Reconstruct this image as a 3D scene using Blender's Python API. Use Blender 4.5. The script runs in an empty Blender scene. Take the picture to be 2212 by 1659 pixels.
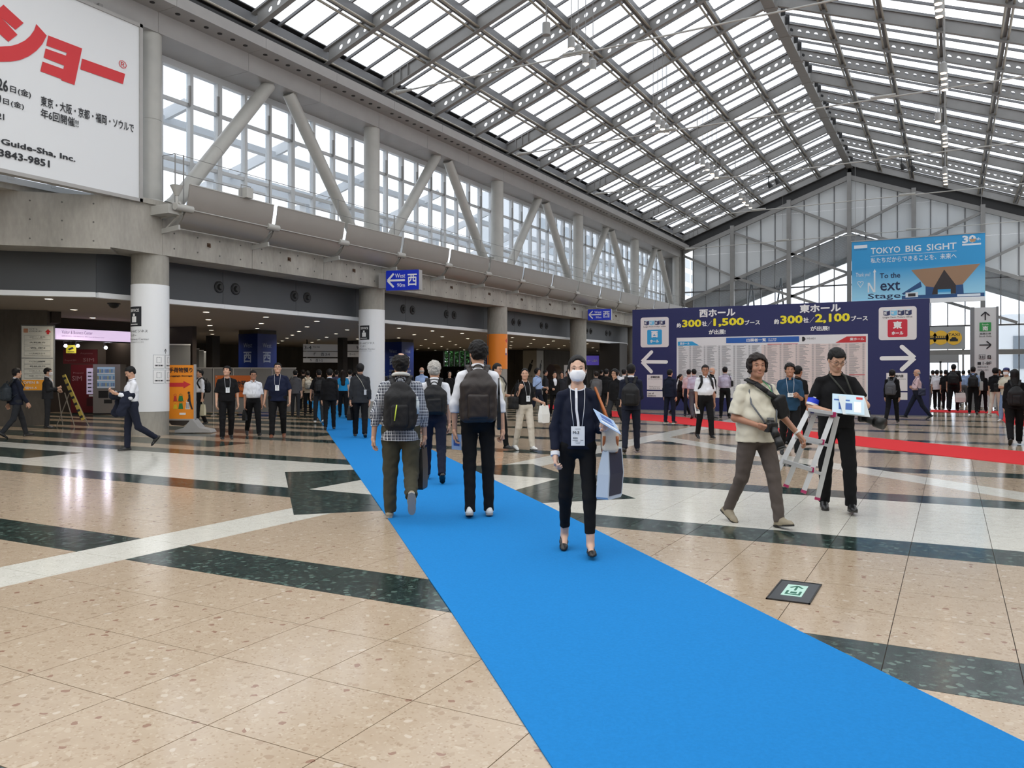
import bpy, math, random
import numpy as np
from mathutils import Vector, Matrix

random.seed(7)
SC = bpy.context.scene
COL = SC.collection
# ---------------------------------------------------------------- camera, sky, exposure
FPX, CX, HY, EYE, YAW = 1770.0, 1106.0, 808.0, 1.5, math.radians(28.2)
CS, SN = math.cos(YAW), math.sin(YAW)
cam_d = bpy.data.cameras.new('camera')
cam_d.sensor_width = 36.0
cam_d.lens = 36.0 * FPX / 2212.0
cam_d.shift_y = -(829.5 - HY) / 2212.0
cam_d.clip_end = 400
cam = bpy.data.objects.new('camera', cam_d)
COL.objects.link(cam)
cam.location = (0, 0, EYE)
cam.rotation_euler = (math.pi / 2, 0, YAW)
SC.camera = cam
world = bpy.data.worlds.new('overcast_sky')
SC.world = world
world.use_nodes = True
bg = world.node_tree.nodes['Background']
bg.inputs[0].default_value = (0.97, 0.985, 1.0, 1)
bg.inputs[1].default_value = 2.35
SC.view_settings.view_transform = 'Standard'
SC.view_settings.look = 'None'
SC.view_settings.gamma = 1.0
SC.view_settings.use_curve_mapping = False
SC.view_settings.exposure = 0.0
SC.cycles.transparent_max_bounces = 24
SC.cycles.max_bounces = 8
SC.cycles.diffuse_bounces = 5
SC.cycles.glossy_bounces = 3
SC.cycles.sample_clamp_indirect = 6.0
SC.cycles.caustics_reflective = False
SC.cycles.caustics_refractive = False

# ---------------------------------------------------------------- pixel <-> place helpers
def ray(px, py):
    t = (px - CX) / FPX
    return Vector((t * CS - SN, t * SN + CS, (HY - py) / FPX))
EYEV = Vector((0, 0, EYE))
def gp(px, py, z=0.0):
    r = ray(px, py)
    return EYEV + r * ((z - EYE) / r.z)
def at_depth(px, py, d):
    return EYEV + ray(px, py) * d
class Plane:
    """vertical plane through P with reading direction r (unit, horizontal)"""
    def __init__(s, P, r):
        s.P = Vector(P); s.r = Vector(r).normalized(); s.u = Vector((0, 0, 1)); s.n = s.r.cross(s.u)
    def hit(s, px, py):
        d = ray(px, py); t = (s.P - EYEV).dot(s.n) / d.dot(s.n)
        q = EYEV + d * t - s.P
        return (q.dot(s.r), q.z)
    def w(s, u, v, off=0.0):
        return s.P + s.r * u + s.u * v + s.n * off
    def mat(s, u=0, v=0, off=0.0):
        m = Matrix((s.r, s.u, s.n)).transposed().to_4x4()
        m.translation = s.w(u, v, off)
        return m

# ---------------------------------------------------------------- materials
def lin(c):
    return tuple(((x / 255.0) / 12.92 if x <= 10.3 else ((x / 255.0 + 0.055) / 1.055) ** 2.4) for x in c)
_M = {}
def M(name, rgb=None, rough=0.6, metal=0.0, spec=0.5, noise=0.0, nscale=8.0, bump=0.0, bscale=80.0, emit=0.0, trans=None, coat=0.0):
    if name in _M: return _M[name]
    m = bpy.data.materials.new(name); m.use_nodes = True
    nt = m.node_tree; b = nt.nodes['Principled BSDF']
    c = lin(rgb) + (1,)
    b.inputs['Base Color'].default_value = c
    b.inputs['Roughness'].default_value = rough
    b.inputs['Metallic'].default_value = metal
    b.inputs['Specular IOR Level'].default_value = spec
    b.inputs['Coat Weight'].default_value = coat
    if noise > 0:
        tc = nt.nodes.new('ShaderNodeTexCoord'); n = nt.nodes.new('ShaderNodeTexNoise')
        n.inputs['Scale'].default_value = nscale; n.inputs['Detail'].default_value = 6
        nt.links.new(tc.outputs['Object'], n.inputs['Vector'])
        r = nt.nodes.new('ShaderNodeMapRange'); r.inputs[1].default_value = 0.3; r.inputs[2].default_value = 0.7
        r.inputs[3].default_value = 1 - noise; r.inputs[4].default_value = 1 + noise
        nt.links.new(n.outputs['Fac'], r.inputs[0])
        mx = nt.nodes.new('ShaderNodeVectorMath'); mx.operation = 'SCALE'
        mx.inputs[0].default_value = c[:3]
        nt.links.new(r.outputs[0], mx.inputs['Scale']); nt.links.new(mx.outputs[0], b.inputs['Base Color'])
    if bump > 0:
        tc = nt.nodes.new('ShaderNodeTexCoord'); n = nt.nodes.new('ShaderNodeTexNoise')
        n.inputs['Scale'].default_value = bscale; n.inputs['Detail'].default_value = 4
        bp = nt.nodes.new('ShaderNodeBump'); bp.inputs['Strength'].default_value = bump; bp.inputs['Distance'].default_value = 0.01
        nt.links.new(tc.outputs['Object'], n.inputs['Vector'])
        nt.links.new(n.outputs['Fac'], bp.inputs['Height']); nt.links.new(bp.outputs[0], b.inputs['Normal'])
    if emit > 0:
        b.inputs['Emission Color'].default_value = c; b.inputs['Emission Strength'].default_value = emit
    if trans is not None:      # thin glass / sheet: part clear, part white scatter
        clear, tint = trans
        out = nt.nodes['Material Output']
        tr = nt.nodes.new('ShaderNodeBsdfTransparent'); tr.inputs[0].default_value = lin(tint) + (1,)
        mxs = nt.nodes.new('ShaderNodeMixShader'); mxs.inputs[0].default_value = clear
        nt.links.new(b.outputs[0], mxs.inputs[1]); nt.links.new(tr.outputs[0], mxs.inputs[2])
        nt.links.new(mxs.outputs[0], out.inputs['Surface'])
    _M[name] = m
    return m

# ---------------------------------------------------------------- mesh builder
class MB:
    def __init__(s): s.v = []; s.f = []; s.m = []
    def add(s, vs, fs, mi=0):
        o = len(s.v); s.v += [tuple(v) for v in vs]; s.f += [tuple(i + o for i in f) for f in fs]; s.m += [mi] * len(fs); return s
    def box(s, c, size, rz=0.0, mi=0, R=None):
        hx, hy, hz = size[0] / 2, size[1] / 2, size[2] / 2
        R = R or Matrix.Rotation(rz, 3, 'Z'); c = Vector(c)
        vs = [c + R @ Vector((x * hx, y * hy, z * hz)) for x in (-1, 1) for y in (-1, 1) for z in (-1, 1)]
        return s.add(vs, [(0, 1, 3, 2), (4, 6, 7, 5), (0, 4, 5, 1), (2, 3, 7, 6), (0, 2, 6, 4), (1, 5, 7, 3)], mi)
    def bb(s, x0, x1, y0, y1, z0, z1, mi=0):
        return s.box(((x0 + x1) / 2, (y0 + y1) / 2, (z0 + z1) / 2), (abs(x1 - x0), abs(y1 - y0), abs(z1 - z0)), mi=mi)
    def beam(s, p0, p1, w, h, up=(0, 0, 1), mi=0):
        p0, p1 = Vector(p0), Vector(p1); d = p1 - p0; L = d.length; y = d / L
        x = y.cross(Vector(up)); x = x.normalized() if x.length > 1e-5 else Vector((1, 0, 0)); z = x.cross(y)
        R = Matrix((x, y, z)).transposed()
        return s.box((p0 + p1) / 2, (w, L, h), mi=mi, R=R)
    def cyl(s, p0, p1, r0, r1=None, n=16, mi=0, caps=True):
        r1 = r0 if r1 is None else r1
        p0, p1 = Vector(p0), Vector(p1); d = (p1 - p0).normalized()
        a = d.cross(Vector((0, 0, 1))); a = a.normalized() if a.length > 1e-4 else Vector((1, 0, 0)); b = d.cross(a)
        vs = []
        for i in range(n):
            t = 2 * math.pi * i / n; e = a * math.cos(t) + b * math.sin(t); vs += [p0 + e * r0, p1 + e * r1]
        fs = [(2 * i, 2 * ((i + 1) % n), 2 * ((i + 1) % n) + 1, 2 * i + 1) for i in range(n)]
        if caps: fs += [tuple(2 * i for i in range(n))[::-1], tuple(2 * i + 1 for i in range(n))]
        return s.add(vs, fs, mi)
    def tube(s, pts, r, n=8, mi=0, closed=False):
        pts = [Vector(p) for p in pts]; N = len(pts); vs = []; prev = None
        for i, p in enumerate(pts):
            d = (pts[min(i + 1, N - 1)] - pts[max(i - 1, 0)]) if not closed else (pts[(i + 1) % N] - pts[i - 1])
            d = d.normalized()
            if prev is None:
                a = d.cross(Vector((0, 0, 1))); a = a.normalized() if a.length > 1e-3 else Vector((1, 0, 0))
            else:
                a = (prev - d * prev.dot(d)).normalized()
            prev = a; b = d.cross(a)
            rr = r[i] if isinstance(r, (list, tuple)) else r
            for k in range(n):
                t = 2 * math.pi * k / n; vs.append(p + (a * math.cos(t) + b * math.sin(t)) * rr)
        fs = []
        for i in range(N if closed else N - 1):
            j = (i + 1) % N
            for k in range(n):
                l = (k + 1) % n; fs.append((i * n + k, i * n + l, j * n + l, j * n + k))
        if not closed: fs += [tuple(range(n))[::-1], tuple((N - 1) * n + k for k in range(n))]
        return s.add(vs, fs, mi)
    def ell(s, c, r, R=None, nu=12, nv=8, mi=0):
        c = Vector(c); r = (r, r, r) if not hasattr(r, '__len__') else r; vs = []
        for j in range(nv + 1):
            ph = math.pi * j / nv
            for i in range(nu):
                th = 2 * math.pi * i / nu
                q = Vector((r[0] * math.sin(ph) * math.cos(th), r[1] * math.sin(ph) * math.sin(th), r[2] * math.cos(ph)))
                vs.append(c + (R @ q if R else q))
        fs = []
        for j in range(nv):
            for i in range(nu):
                k = (i + 1) % nu; fs.append((j * nu + i, (j + 1) * nu + i, (j + 1) * nu + k, j * nu + k))
        return s.add(vs, fs, mi)
    def prism(s, pts, M4, t0, t1, mi=0):
        """polygon in the xy plane of matrix M4, from depth t0 to t1 along its z"""
        n = len(pts)
        vs = [M4 @ Vector((x, y, t0)) for x, y in pts] + [M4 @ Vector((x, y, t1)) for x, y in pts]
        fs = [tuple(range(n))[::-1], tuple(range(n, 2 * n))] + [(i, (i + 1) % n, n + (i + 1) % n, n + i) for i in range(n)]
        return s.add(vs, fs, mi)
    def mesh(s, name, mats, smooth=False, off=None):
        me = bpy.data.meshes.new(name)
        v = np.array(s.v, dtype=np.float64) if s.v else np.zeros((0, 3))
        if off is not None and len(v): v = v - np.array(off)
        me.from_pydata(v.tolist(), [], s.f)
        mats = mats if isinstance(mats, (list, tuple)) else [mats]
        for m in mats: me.materials.append(m)
        if len(mats) > 1: me.polygons.foreach_set('material_index', s.m)
        if smooth:
            me.polygons.foreach_set('use_smooth', [True] * len(me.polygons))
            if smooth != 'all':
                try: me.set_sharp_from_angle(angle=math.radians(40))
                except Exception: pass
        me.update()
        return me
def tag(o, label=None, cat=None, group=None, kind=None):
    if label: o['label'] = label
    if cat: o['category'] = cat
    if group: o['group'] = group
    if kind: o['kind'] = kind
    return o
def thing(name, label=None, cat=None, loc=(0, 0, 0), group=None, kind=None, rz=0.0):
    o = bpy.data.objects.new(name, None); o.location = loc; o.rotation_euler = (0, 0, rz); o.empty_display_size = 0.1
    COL.objects.link(o); return tag(o, label, cat, group, kind)
def put(name, mb, mats, parent=None, smooth=False, label=None, cat=None, group=None, kind=None, origin=None, local=False):
    """mesh given in world coordinates; stored relative to its parent (or to its own origin)"""
    if isinstance(mb, MB):
        if parent is not None and not local:
            off = parent.get('_w') or tuple(parent.location)
        else: off = origin
        me = mb.mesh(name, mats, smooth, off=off)
    else: me = mb
    o = bpy.data.objects.new(name, me); COL.objects.link(o)
    if parent is not None: o.parent = parent
    elif origin is not None: o.location = origin
    return tag(o, label, cat, group, kind)
def link_copy(src, loc, parent=None, rz=None):
    c = src.copy(); COL.objects.link(c); c.location = loc; c.parent = parent
    if rz is not None: c.rotation_euler = (0, 0, rz)
    return c

# ---------------------------------------------------------------- lettering
_TC = {}
def glyphs(s, bold=0.0):
    k = (s, bold)
    if k in _TC: return _TC[k]
    cu = bpy.data.curves.new('lettering', 'FONT'); cu.body = s; cu.size = 1.0; cu.offset = 0.0; cu.resolution_u = 2; cu.fill_mode = 'FRONT'
    o = bpy.data.objects.new('lettering', cu); COL.objects.link(o)
    dg = bpy.context.evaluated_depsgraph_get(); me = bpy.data.meshes.new_from_object(o.evaluated_get(dg))
    n = len(me.vertices); v = np.zeros(n * 3); me.vertices.foreach_get('co', v); v = v.reshape(-1, 3)
    f = [tuple(p.vertices) for p in me.polygons]
    bpy.data.objects.remove(o); bpy.data.curves.remove(cu); bpy.data.meshes.remove(me)
    if bold > 0:      # a heavier weight: the glyphs printed several times, shifted by a little
        b = bold * .8; vs, fs = [], []
        for q, (dx, dy) in enumerate(((0, 0), (b, 0), (-b, 0), (0, b), (0, -b), (b * .7, b * .7), (-b * .7, b * .7), (b * .7, -b * .7), (-b * .7, -b * .7)) if bold > .025 else ((0, 0), (b, 0), (-b, 0), (0, b), (0, -b))):
            w = v.copy(); w[:, 0] += dx; w[:, 1] += dy; w[:, 2] = q * .0006; vs.append(w); fs += [tuple(i + q * n for i in p) for p in f]
        v = np.concatenate(vs); f = fs
    _TC[k] = (v, f); return _TC[k]
class Board:
    """prints laid on a plane: every rectangle, line of lettering or mark is a thin raised piece"""
    def __init__(s, pl, root): s.pl = pl; s.root = root; s.lv = 0.004
    def _put(s, name, mb, mat, label=None): return put(name, mb, mat, s.root, label=label)
    def poly(s, pts, mat, off=0.004, name='print', t=0.003, label=None):
        mb = MB().prism(pts, s.pl.mat(), off, off + t); return s._put(name, mb, mat, label)
    def rect(s, u0, v0, u1, v1, mat, off=0.004, name='print', t=0.003, label=None, rad=0.0):
        if rad > 0:
            pts = []
            for cx, cy, a0 in ((u1 - rad, v0 + rad, -90), (u1 - rad, v1 - rad, 0), (u0 + rad, v1 - rad, 90), (u0 + rad, v0 + rad, 180)):
                for k in range(5):
                    a = math.radians(a0 + 22.5 * k); pts.append((cx + rad * math.cos(a), cy + rad * math.sin(a)))
        else: pts = [(u0, v0), (u1, v0), (u1, v1), (u0, v1)]
        return s.poly(pts, mat, off, name, t, label)
    def disc(s, u, v, r, mat, off=0.004, name='print', n=24):
        return s.poly([(u + r * math.cos(2 * math.pi * k / n), v + r * math.sin(2 * math.pi * k / n)) for k in range(n)], mat, off, name)
    def text(s, body, u0, v0, w, h, mat, bold=0.0, off=0.008, t=0.002, name='lettering'):
        """lettering fitted to width w (None keeps the shape) and height h, lower left at (u0, v0)"""
        v, f = glyphs(body, bold)
        if not len(v): return
        mn, mx = v.min(0), v.max(0); sy = h / max(mx[1] - mn[1], 1e-6); sx = sy if w is None else w / max(mx[0] - mn[0], 1e-6)
        M4 = s.pl.mat(); vs = [M4 @ Vector(((p[0] - mn[0]) * sx + u0, (p[1] - mn[1]) * sy + v0, off + p[2])) for p in v]
        mb = MB().add(vs, f); return s._put(name, mb, mat)
    def ptext(s, body, p0, p1, top, mat, bold=0.0, off=0.008):
        a = s.pl.hit(*p0); b = s.pl.hit(*p1); c = s.pl.hit(*top)
        return s.text(body, a[0], a[1], b[0] - a[0], c[1] - a[1], mat, bold, off)
    def ppoly(s, pts, mat, off=0.004, name='print', t=0.003): return s.poly([s.pl.hit(*p) for p in pts], mat, off, name, t)
    def prect(s, p0, p1, mat, off=0.004, name='print', t=0.003, rad=0.0):
        a = s.pl.hit(*p0); b = s.pl.hit(*p1)
        return s.rect(min(a[0], b[0]), min(a[1], b[1]), max(a[0], b[0]), max(a[1], b[1]), mat, off, name, t, None, rad)
    def arrow(s, tail, tip, head, th, mat, off=0.006, rounded=False):
        """shaft and two strokes of a head"""
        tail, tip = Vector(tail), Vector(tip); d = (tip - tail).normalized(); n = Vector((-d.y, d.x)); h = th / 2
        e = tip - d * th * 0.55
        P = [tail - n * h, e - n * h, tail + n * h, e + n * h]
        mb = MB(); M4 = s.pl.mat()
        lv_ = [off]
        def bar(a, b):
            q = (b - a).normalized(); m = Vector((-q.y, q.x)) * h
            pts = [a - m, b - m, b + m, a + m]
            if rounded:
                pts = [a + Vector((math.cos(t), math.sin(t))) * h for t in [math.atan2(-q.y, -q.x) + math.radians(k) for k in (90, 60, 30, 0, -30, -60, -90)]][::-1] + [b - m, b + m]
            pts = [tuple(p) for p in pts]
            ar = sum(pts[i][0] * pts[(i + 1) % len(pts)][1] - pts[(i + 1) % len(pts)][0] * pts[i][1] for i in range(len(pts)))
            mb.prism(pts if ar > 0 else pts[::-1], M4, off, lv_[0] + 0.003); lv_[0] += .0015
        bar(tail, e)
        tp = tip
        for sg in (-1, 1): bar(tp - d * head + n * sg * head, tp)
        return s._put('arrow', mb, mat)
# ---------------------------------------------------------------- shared surfaces
def concrete(name, rgb, rough=0.75, joint=0.0):
    m = M(name, rgb, rough)
    nt = m.node_tree; b = nt.nodes['Principled BSDF']
    tc = nt.nodes.new('ShaderNodeTexCoord')
    mp = nt.nodes.new('ShaderNodeMapping'); mp.inputs['Scale'].default_value = (1, 1, 0.35)
    nt.links.new(tc.outputs['Object'], mp.inputs[0])
    n1 = nt.nodes.new('ShaderNodeTexNoise'); n1.inputs['Scale'].default_value = 1.7; n1.inputs['Detail'].default_value = 8
    n2 = nt.nodes.new('ShaderNodeTexNoise'); n2.inputs['Scale'].default_value = 14; n2.inputs['Detail'].default_value = 5
    for n in (n1, n2): nt.links.new(mp.outputs[0], n.inputs['Vector'])
    a = nt.nodes.new('ShaderNodeMath'); a.operation = 'MULTIPLY_ADD'; a.inputs[1].default_value = 0.45
    nt.links.new(n2.outputs[0], a.inputs[0]); nt.links.new(n1.outputs[0], a.inputs[2])
    r = nt.nodes.new('ShaderNodeMapRange'); r.inputs[1].default_value = 0.5; r.inputs[2].default_value = 0.95
    r.inputs[3].default_value = 0.78; r.inputs[4].default_value = 1.18
    nt.links.new(a.outputs[0], r.inputs[0])
    v = nt.nodes.new('ShaderNodeVectorMath'); v.operation = 'SCALE'; v.inputs[0].default_value = lin(rgb)
    nt.links.new(r.outputs[0], v.inputs['Scale']); nt.links.new(v.outputs[0], b.inputs['Base Color'])
    bp = nt.nodes.new('ShaderNodeBump'); bp.inputs['Strength'].default_value = 0.25; bp.inputs['Distance'].default_value = 0.01
    nt.links.new(n2.outputs[0], bp.inputs['Height']); nt.links.new(bp.outputs[0], b.inputs['Normal'])
    return m
CONC = concrete('board_formed_concrete', (158, 154, 146))
CONC2 = concrete('column_concrete', (152, 149, 141))
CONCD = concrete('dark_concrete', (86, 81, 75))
STEEL = M('grey_painted_steel', (132, 131, 129), 0.42, 0.0, 0.5, noise=0.05, nscale=3)
PIPE = M('pale_painted_pipe', (172, 171, 166), 0.4, 0.0, 0.5, noise=0.06, nscale=2.5)
FASC = M('fascia_aluminium', (158, 156, 154), 0.45, 0.0, 0.5, noise=0.04, nscale=2)
PURL = M('warm_grey_tube', (150, 143, 130), 0.3, 0.3)
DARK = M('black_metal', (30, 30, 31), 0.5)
BARM = M('glazing_bar_grey', (105, 106, 108), 0.45)
GLASS = M('roof_glass', (225, 235, 240), 0.05, 0, 0.5, trans=(0.86, (250, 252, 255)))
WGLASS = M('window_glass', (225, 235, 240), 0.05, 0, 0.5, trans=(0.9, (248, 251, 255)))
FRIT = M('frosted_gable_glass', (190, 193, 194), 0.35, 0, 0.4, trans=(0.2, (246, 248, 250)))
MULL = M('window_frame_aluminium', (196, 199, 201), 0.4)
RECESS = M('slate_grey_recess_panel', (70, 73, 77), 0.5, noise=0.03, nscale=1)
CEILM = M('concourse_ceiling_board', (158, 150, 142), 0.8)
WHITE = M('white_gloss_film', (232, 234, 236), 0.35)
REFL = M('perforated_metal_sheet', (142, 137, 131), 0.4, 0.15, noise=0.03, nscale=2)

# ---------------------------------------------------------------- floor
def floor_material():
    m = bpy.data.materials.new('terrazzo_tile'); m.use_nodes = True; nt = m.node_tree; b = nt.nodes['Principled BSDF']
    L = nt.links
    geo = nt.nodes.new('ShaderNodeNewGeometry'); sp = nt.nodes.new('ShaderNodeSeparateXYZ'); L.new(geo.outputs['Position'], sp.inputs[0])
    X, Y = sp.outputs[0], sp.outputs[1]
    def mt(op, a, b_=None, c=None):
        n = nt.nodes.new('ShaderNodeMath'); n.operation = op
        for i, q in enumerate((a, b_, c)):
            if q is None: continue
            if isinstance(q, (int, float)): n.inputs[i].default_value = q
            else: L.new(q, n.inputs[i])
        return n.outputs[0]
    gt = lambda a, v: mt('GREATER_THAN', a, v)
    lt = lambda a, v: mt('LESS_THAN', a, v)
    AND = lambda *q: q[0] if len(q) == 1 else mt('MULTIPLY', q[0], AND(*q[1:]))
    OR = lambda a, b_: mt('MAXIMUM', a, b_)
    NOT = lambda a: mt('SUBTRACT', 1.0, a)
    ym = mt('FLOORED_MODULO', mt('SUBTRACT', Y, 1.21), 3.15)
    stripe = lt(ym, 0.63)
    rowW = AND(gt(Y, 8.14), lt(Y, 10.66))
    y2 = mt('SUBTRACT', ym, 0.63)
    leftd = AND(lt(X, -13.4), gt(y2, 0.63), lt(y2, 1.75), gt(Y, 11.3))
    leftd2 = AND(lt(X, -14.54), gt(Y, 8.74), lt(Y, 9.88))
    col = lt(mt('ABSOLUTE', mt('ADD', X, 6.2)), 0.31)
    s = mt('ADD', X, Y)
    diag = AND(gt(s, 12.18), lt(s, 13.02), gt(X, -6.2))
    dx = mt('ABSOLUTE', mt('ADD', X, 6.17)); dy = mt('ABSOLUTE', mt('SUBTRACT', Y, 9.41))
    dia = lt(mt('ADD', dx, dy), 2.82)
    sq = AND(lt(dx, 1.2), lt(dy, 1.25))
    dark = AND(OR(OR(AND(stripe, NOT(OR(col, diag))), OR(leftd, leftd2)), dia), NOT(sq))
    whit = AND(OR(OR(OR(rowW, col), diag), sq), NOT(dark))
    # chips
    mp = nt.nodes.new('ShaderNodeMapping'); mp.inputs['Scale'].default_value = (1, 1, 1); L.new(geo.outputs['Position'], mp.inputs[0])
    wob = nt.nodes.new('ShaderNodeTexNoise'); wob.inputs['Scale'].default_value = 18; L.new(mp.outputs[0], wob.inputs['Vector'])
    va = nt.nodes.new('ShaderNodeVectorMath'); va.operation = 'MULTIPLY_ADD'; va.inputs[1].default_value = (0.05, 0.05, 0)
    L.new(wob.outputs['Color'], va.inputs[0]); L.new(mp.outputs[0], va.inputs[2])
    def chips(scale):
        v = nt.nodes.new('ShaderNodeTexVoronoi'); v.inputs['Scale'].default_value = scale; v.voronoi_dimensions = '2D'; L.new(va.outputs[0], v.inputs['Vector'])
        sc = nt.nodes.new('ShaderNodeSeparateColor'); L.new(v.outputs['Color'], sc.inputs[0])
        return v.outputs['Distance'], sc.outputs[0], sc.outputs[1]
    d1, r1, g1 = chips(24.0); d2, r2, g2 = chips(75.0)
    chip1 = AND(lt(d1, 0.42), gt(r1, 0.84)); chip2 = AND(lt(d2, 0.45), gt(r2, 0.62)); chip1d = AND(lt(d1, 0.46), gt(r1, 0.5)); chip2d = AND(lt(d2, 0.48), gt(r2, 0.35))
    def mix(f, A, B):
        n = nt.nodes.new('ShaderNodeMix'); n.data_type = 'RGBA'
        if isinstance(f, float): n.inputs[0].default_value = f
        else: L.new(f, n.inputs[0])
        for i, q in ((6, A), (7, B)):
            if isinstance(q, tuple): n.inputs[i].default_value = lin(q) + (1,)
            else: L.new(q, n.inputs[i])
        return n.outputs[2]
    def ramp(f, cols):
        n = nt.nodes.new('ShaderNodeValToRGB'); n.color_ramp.interpolation = 'CONSTANT'; L.new(f, n.inputs[0])
        e = n.color_ramp.elements
        e[0].position = 0; e[0].color = lin(cols[0]) + (1,); e[1].position = 1 / len(cols); e[1].color = lin(cols[1]) + (1,)
        for i, c in enumerate(cols[2:], 2): q = e.new(i / len(cols)); q.color = lin(c) + (1,)
        return n.outputs[0]
    big = nt.nodes.new('ShaderNodeTexNoise'); big.inputs['Scale'].default_value = 9; big.inputs['Detail'].default_value = 5; L.new(mp.outputs[0], big.inputs['Vector'])
    beige = mix(big.outputs[0], (172, 152, 129), (188, 170, 147))
    beige = mix(chip2, beige, ramp(g2, [(176, 156, 133), (190, 173, 151), (168, 147, 123), (186, 168, 145), (180, 160, 137), (162, 140, 116)]))
    beige = mix(chip1, beige, ramp(g1, [(194, 179, 159), (171, 151, 128), (188, 171, 149), (162, 141, 118), (196, 181, 163), (179, 159, 136), (167, 145, 122), (186, 168, 145), (148, 116, 97), (192, 175, 153)]))
    whitec = mix(big.outputs[0], (206, 203, 192), (222, 220, 210))
    whitec = mix(chip2, whitec, ramp(g2, [(210, 207, 196), (226, 224, 215), (196, 192, 180), (218, 214, 204)]))
    darkc = mix(big.outputs[0], (24, 36, 34), (38, 54, 51))
    darkc = mix(chip2d, darkc, ramp(g2, [(24, 36, 34), (66, 88, 80), (32, 48, 45), (46, 64, 59), (28, 40, 39)]))
    darkc = mix(chip1d, darkc, ramp(g1, [(34, 48, 45), (66, 90, 82), (26, 38, 36), (44, 62, 57), (88, 108, 100), (30, 46, 43)]))
    L.new(mix(whit, mix(dark, beige, darkc), whitec), b.inputs['Base Color'])
    b.inputs['Roughness'].default_value = 0.13
    rn = nt.nodes.new('ShaderNodeMapRange'); rn.inputs[3].default_value = 0.09; rn.inputs[4].default_value = 0.2; L.new(big.outputs[0], rn.inputs[0]); L.new(rn.outputs[0], b.inputs['Roughness'])
    b.inputs['Specular IOR Level'].default_value = 0.6
    return m
FLOORM = floor_material()
GROUT = M('tile_joint', (70, 62, 54), 0.8)
TX, TY, X0, Y0 = 0.622, 0.63, 0.31, 1.21
floor = put('floor', MB().bb(-44, 8, -9, 80, -0.12, -0.006), GROUT, kind='structure', label='polished floor of beige, white and dark green terrazzo tiles')
floor['_w'] = (0, 0, 0)
tile_me = MB().bb(-TX / 2 + .0024, TX / 2 - .0024, -TY / 2 + .0024, TY / 2 - .0024, -0.006, 0.0).mesh('tile', FLOORM)
cells = []; rest = []
for i in range(-70, 9):
    for j in range(-13, 124):
        cx, cy = X0 + (i + .5) * TX, Y0 + (j + .5) * TY
        if cx < -42 or cy > 78 or cx > 6: continue
        d = -SN * cx + CS * cy; l = CS * cx + SN * cy
        inside = d > 2.6 and abs(l / d) < 0.66 and d < 60
        hid = 2.0 < cx + cy < 3.9 and cy < 18
        (cells if inside and not hid else rest).append((d, cx, cy))
cells.sort()
for d, cx, cy in cells[:300]:
    o = bpy.data.objects.new('tile', tile_me); COL.objects.link(o); o.parent = floor; o.location = (cx, cy, 0)
rest += cells[300:]
mb = MB()
for d, cx, cy in rest:
    mb.bb(cx - TX / 2 + .0024, cx + TX / 2 - .0024, cy - TY / 2 + .0024, cy + TY / 2 - .0024, -0.006, 0.0)
put('tiles', mb, FLOORM, floor, kind='stuff')

# ---------------------------------------------------------------- carpets
def fabric_floor(name, rgb):
    m = M(name, rgb, 0.95, 0, 0.1, noise=0.05, nscale=60, bump=0.35, bscale=500); return m
def strip(name, Lp, Rp, mat, label, cat):
    """ribbon between two edges with the same number of points"""
    org = Lp[0]
    mb = MB(); n = len(Lp); vs = []
    for z in (0.0005, 0.007):
        for a, b in zip(Lp, Rp): vs += [(a[0], a[1], z), (b[0], b[1], z)]
    fs = []
    for i in range(n - 1):
        a = 2 * i; t = 2 * n
        fs += [(t + a, t + a + 1, t + a + 3, t + a + 2), (a, a + 2, a + 3, a + 1), (a, t + a, t + a + 2, a + 2), (a + 1, a + 3, t + a + 3, t + a + 1)]
    fs += [(0, 1, 2 * n + 1, 2 * n), (2 * n - 2, 4 * n - 2, 4 * n - 1, 2 * n - 1)]
    mb.add(vs, fs)
    return put(name, mb, mat, label=label, cat=cat, origin=(org[0], org[1], 0))
strip('carpet', [(3.6, -2.1), (-1.34, 2.82), (-2.77, 4.36), (-6.21, 8.0), (-12.3, 14.4), (-18.63, 21.08), (-25.5, 28.4), (-32, 35)],
      [(6.2, -2.1), (0.26, 3.92), (-.7, 4.91), (-4.1, 8.45), (-10.1, 14.6), (-16.5, 21.2), (-23.6, 28.8), (-30, 35.4)],
      fabric_floor('blue_exhibition_carpet', (34, 124, 192)), 'long bright blue carpet runner laid diagonally across the floor', 'carpet')
redm = fabric_floor('red_exhibition_carpet', (208, 54, 58))
ub = [(1184, 874), (1383.6, 893.9), (1429.7, 897), (1500, 904), (1587, 914), (1700, 927), (1839, 941), (2012.5, 958.4), (2212, 975.7)]
lb = [(1184, 882), (1383.6, 907.5), (1435, 911.5), (1511, 921), (1585.7, 930.5), (1700, 945.6), (1839, 961.9), (2024, 983.8), (2212, 1004.7)]
A = [tuple(gp(*p))[:2] for p in ub]; B = [tuple(gp(*p))[:2] for p in lb]
A.append((4.9, 17.2)); B.append((4.9, 13.3))
strip('carpet', A, B, redm, 'red carpet runner curving past the foot of the blue notice wall', 'carpet')
strip('carpet', [(-0.75, 38.5), (5.0, 38.7)], [(-0.75, 36.2), (5.0, 36.4)], redm, 'far red carpet strip under the crowd right of the blue wall', 'carpet')
strip('carpet', [(1.5, 36.3), (1.45, 29.0)], [(2.7, 36.3), (2.9, 24.0)], redm, 'short red carpet branch beside the woman in black at the far right', 'carpet')

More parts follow.
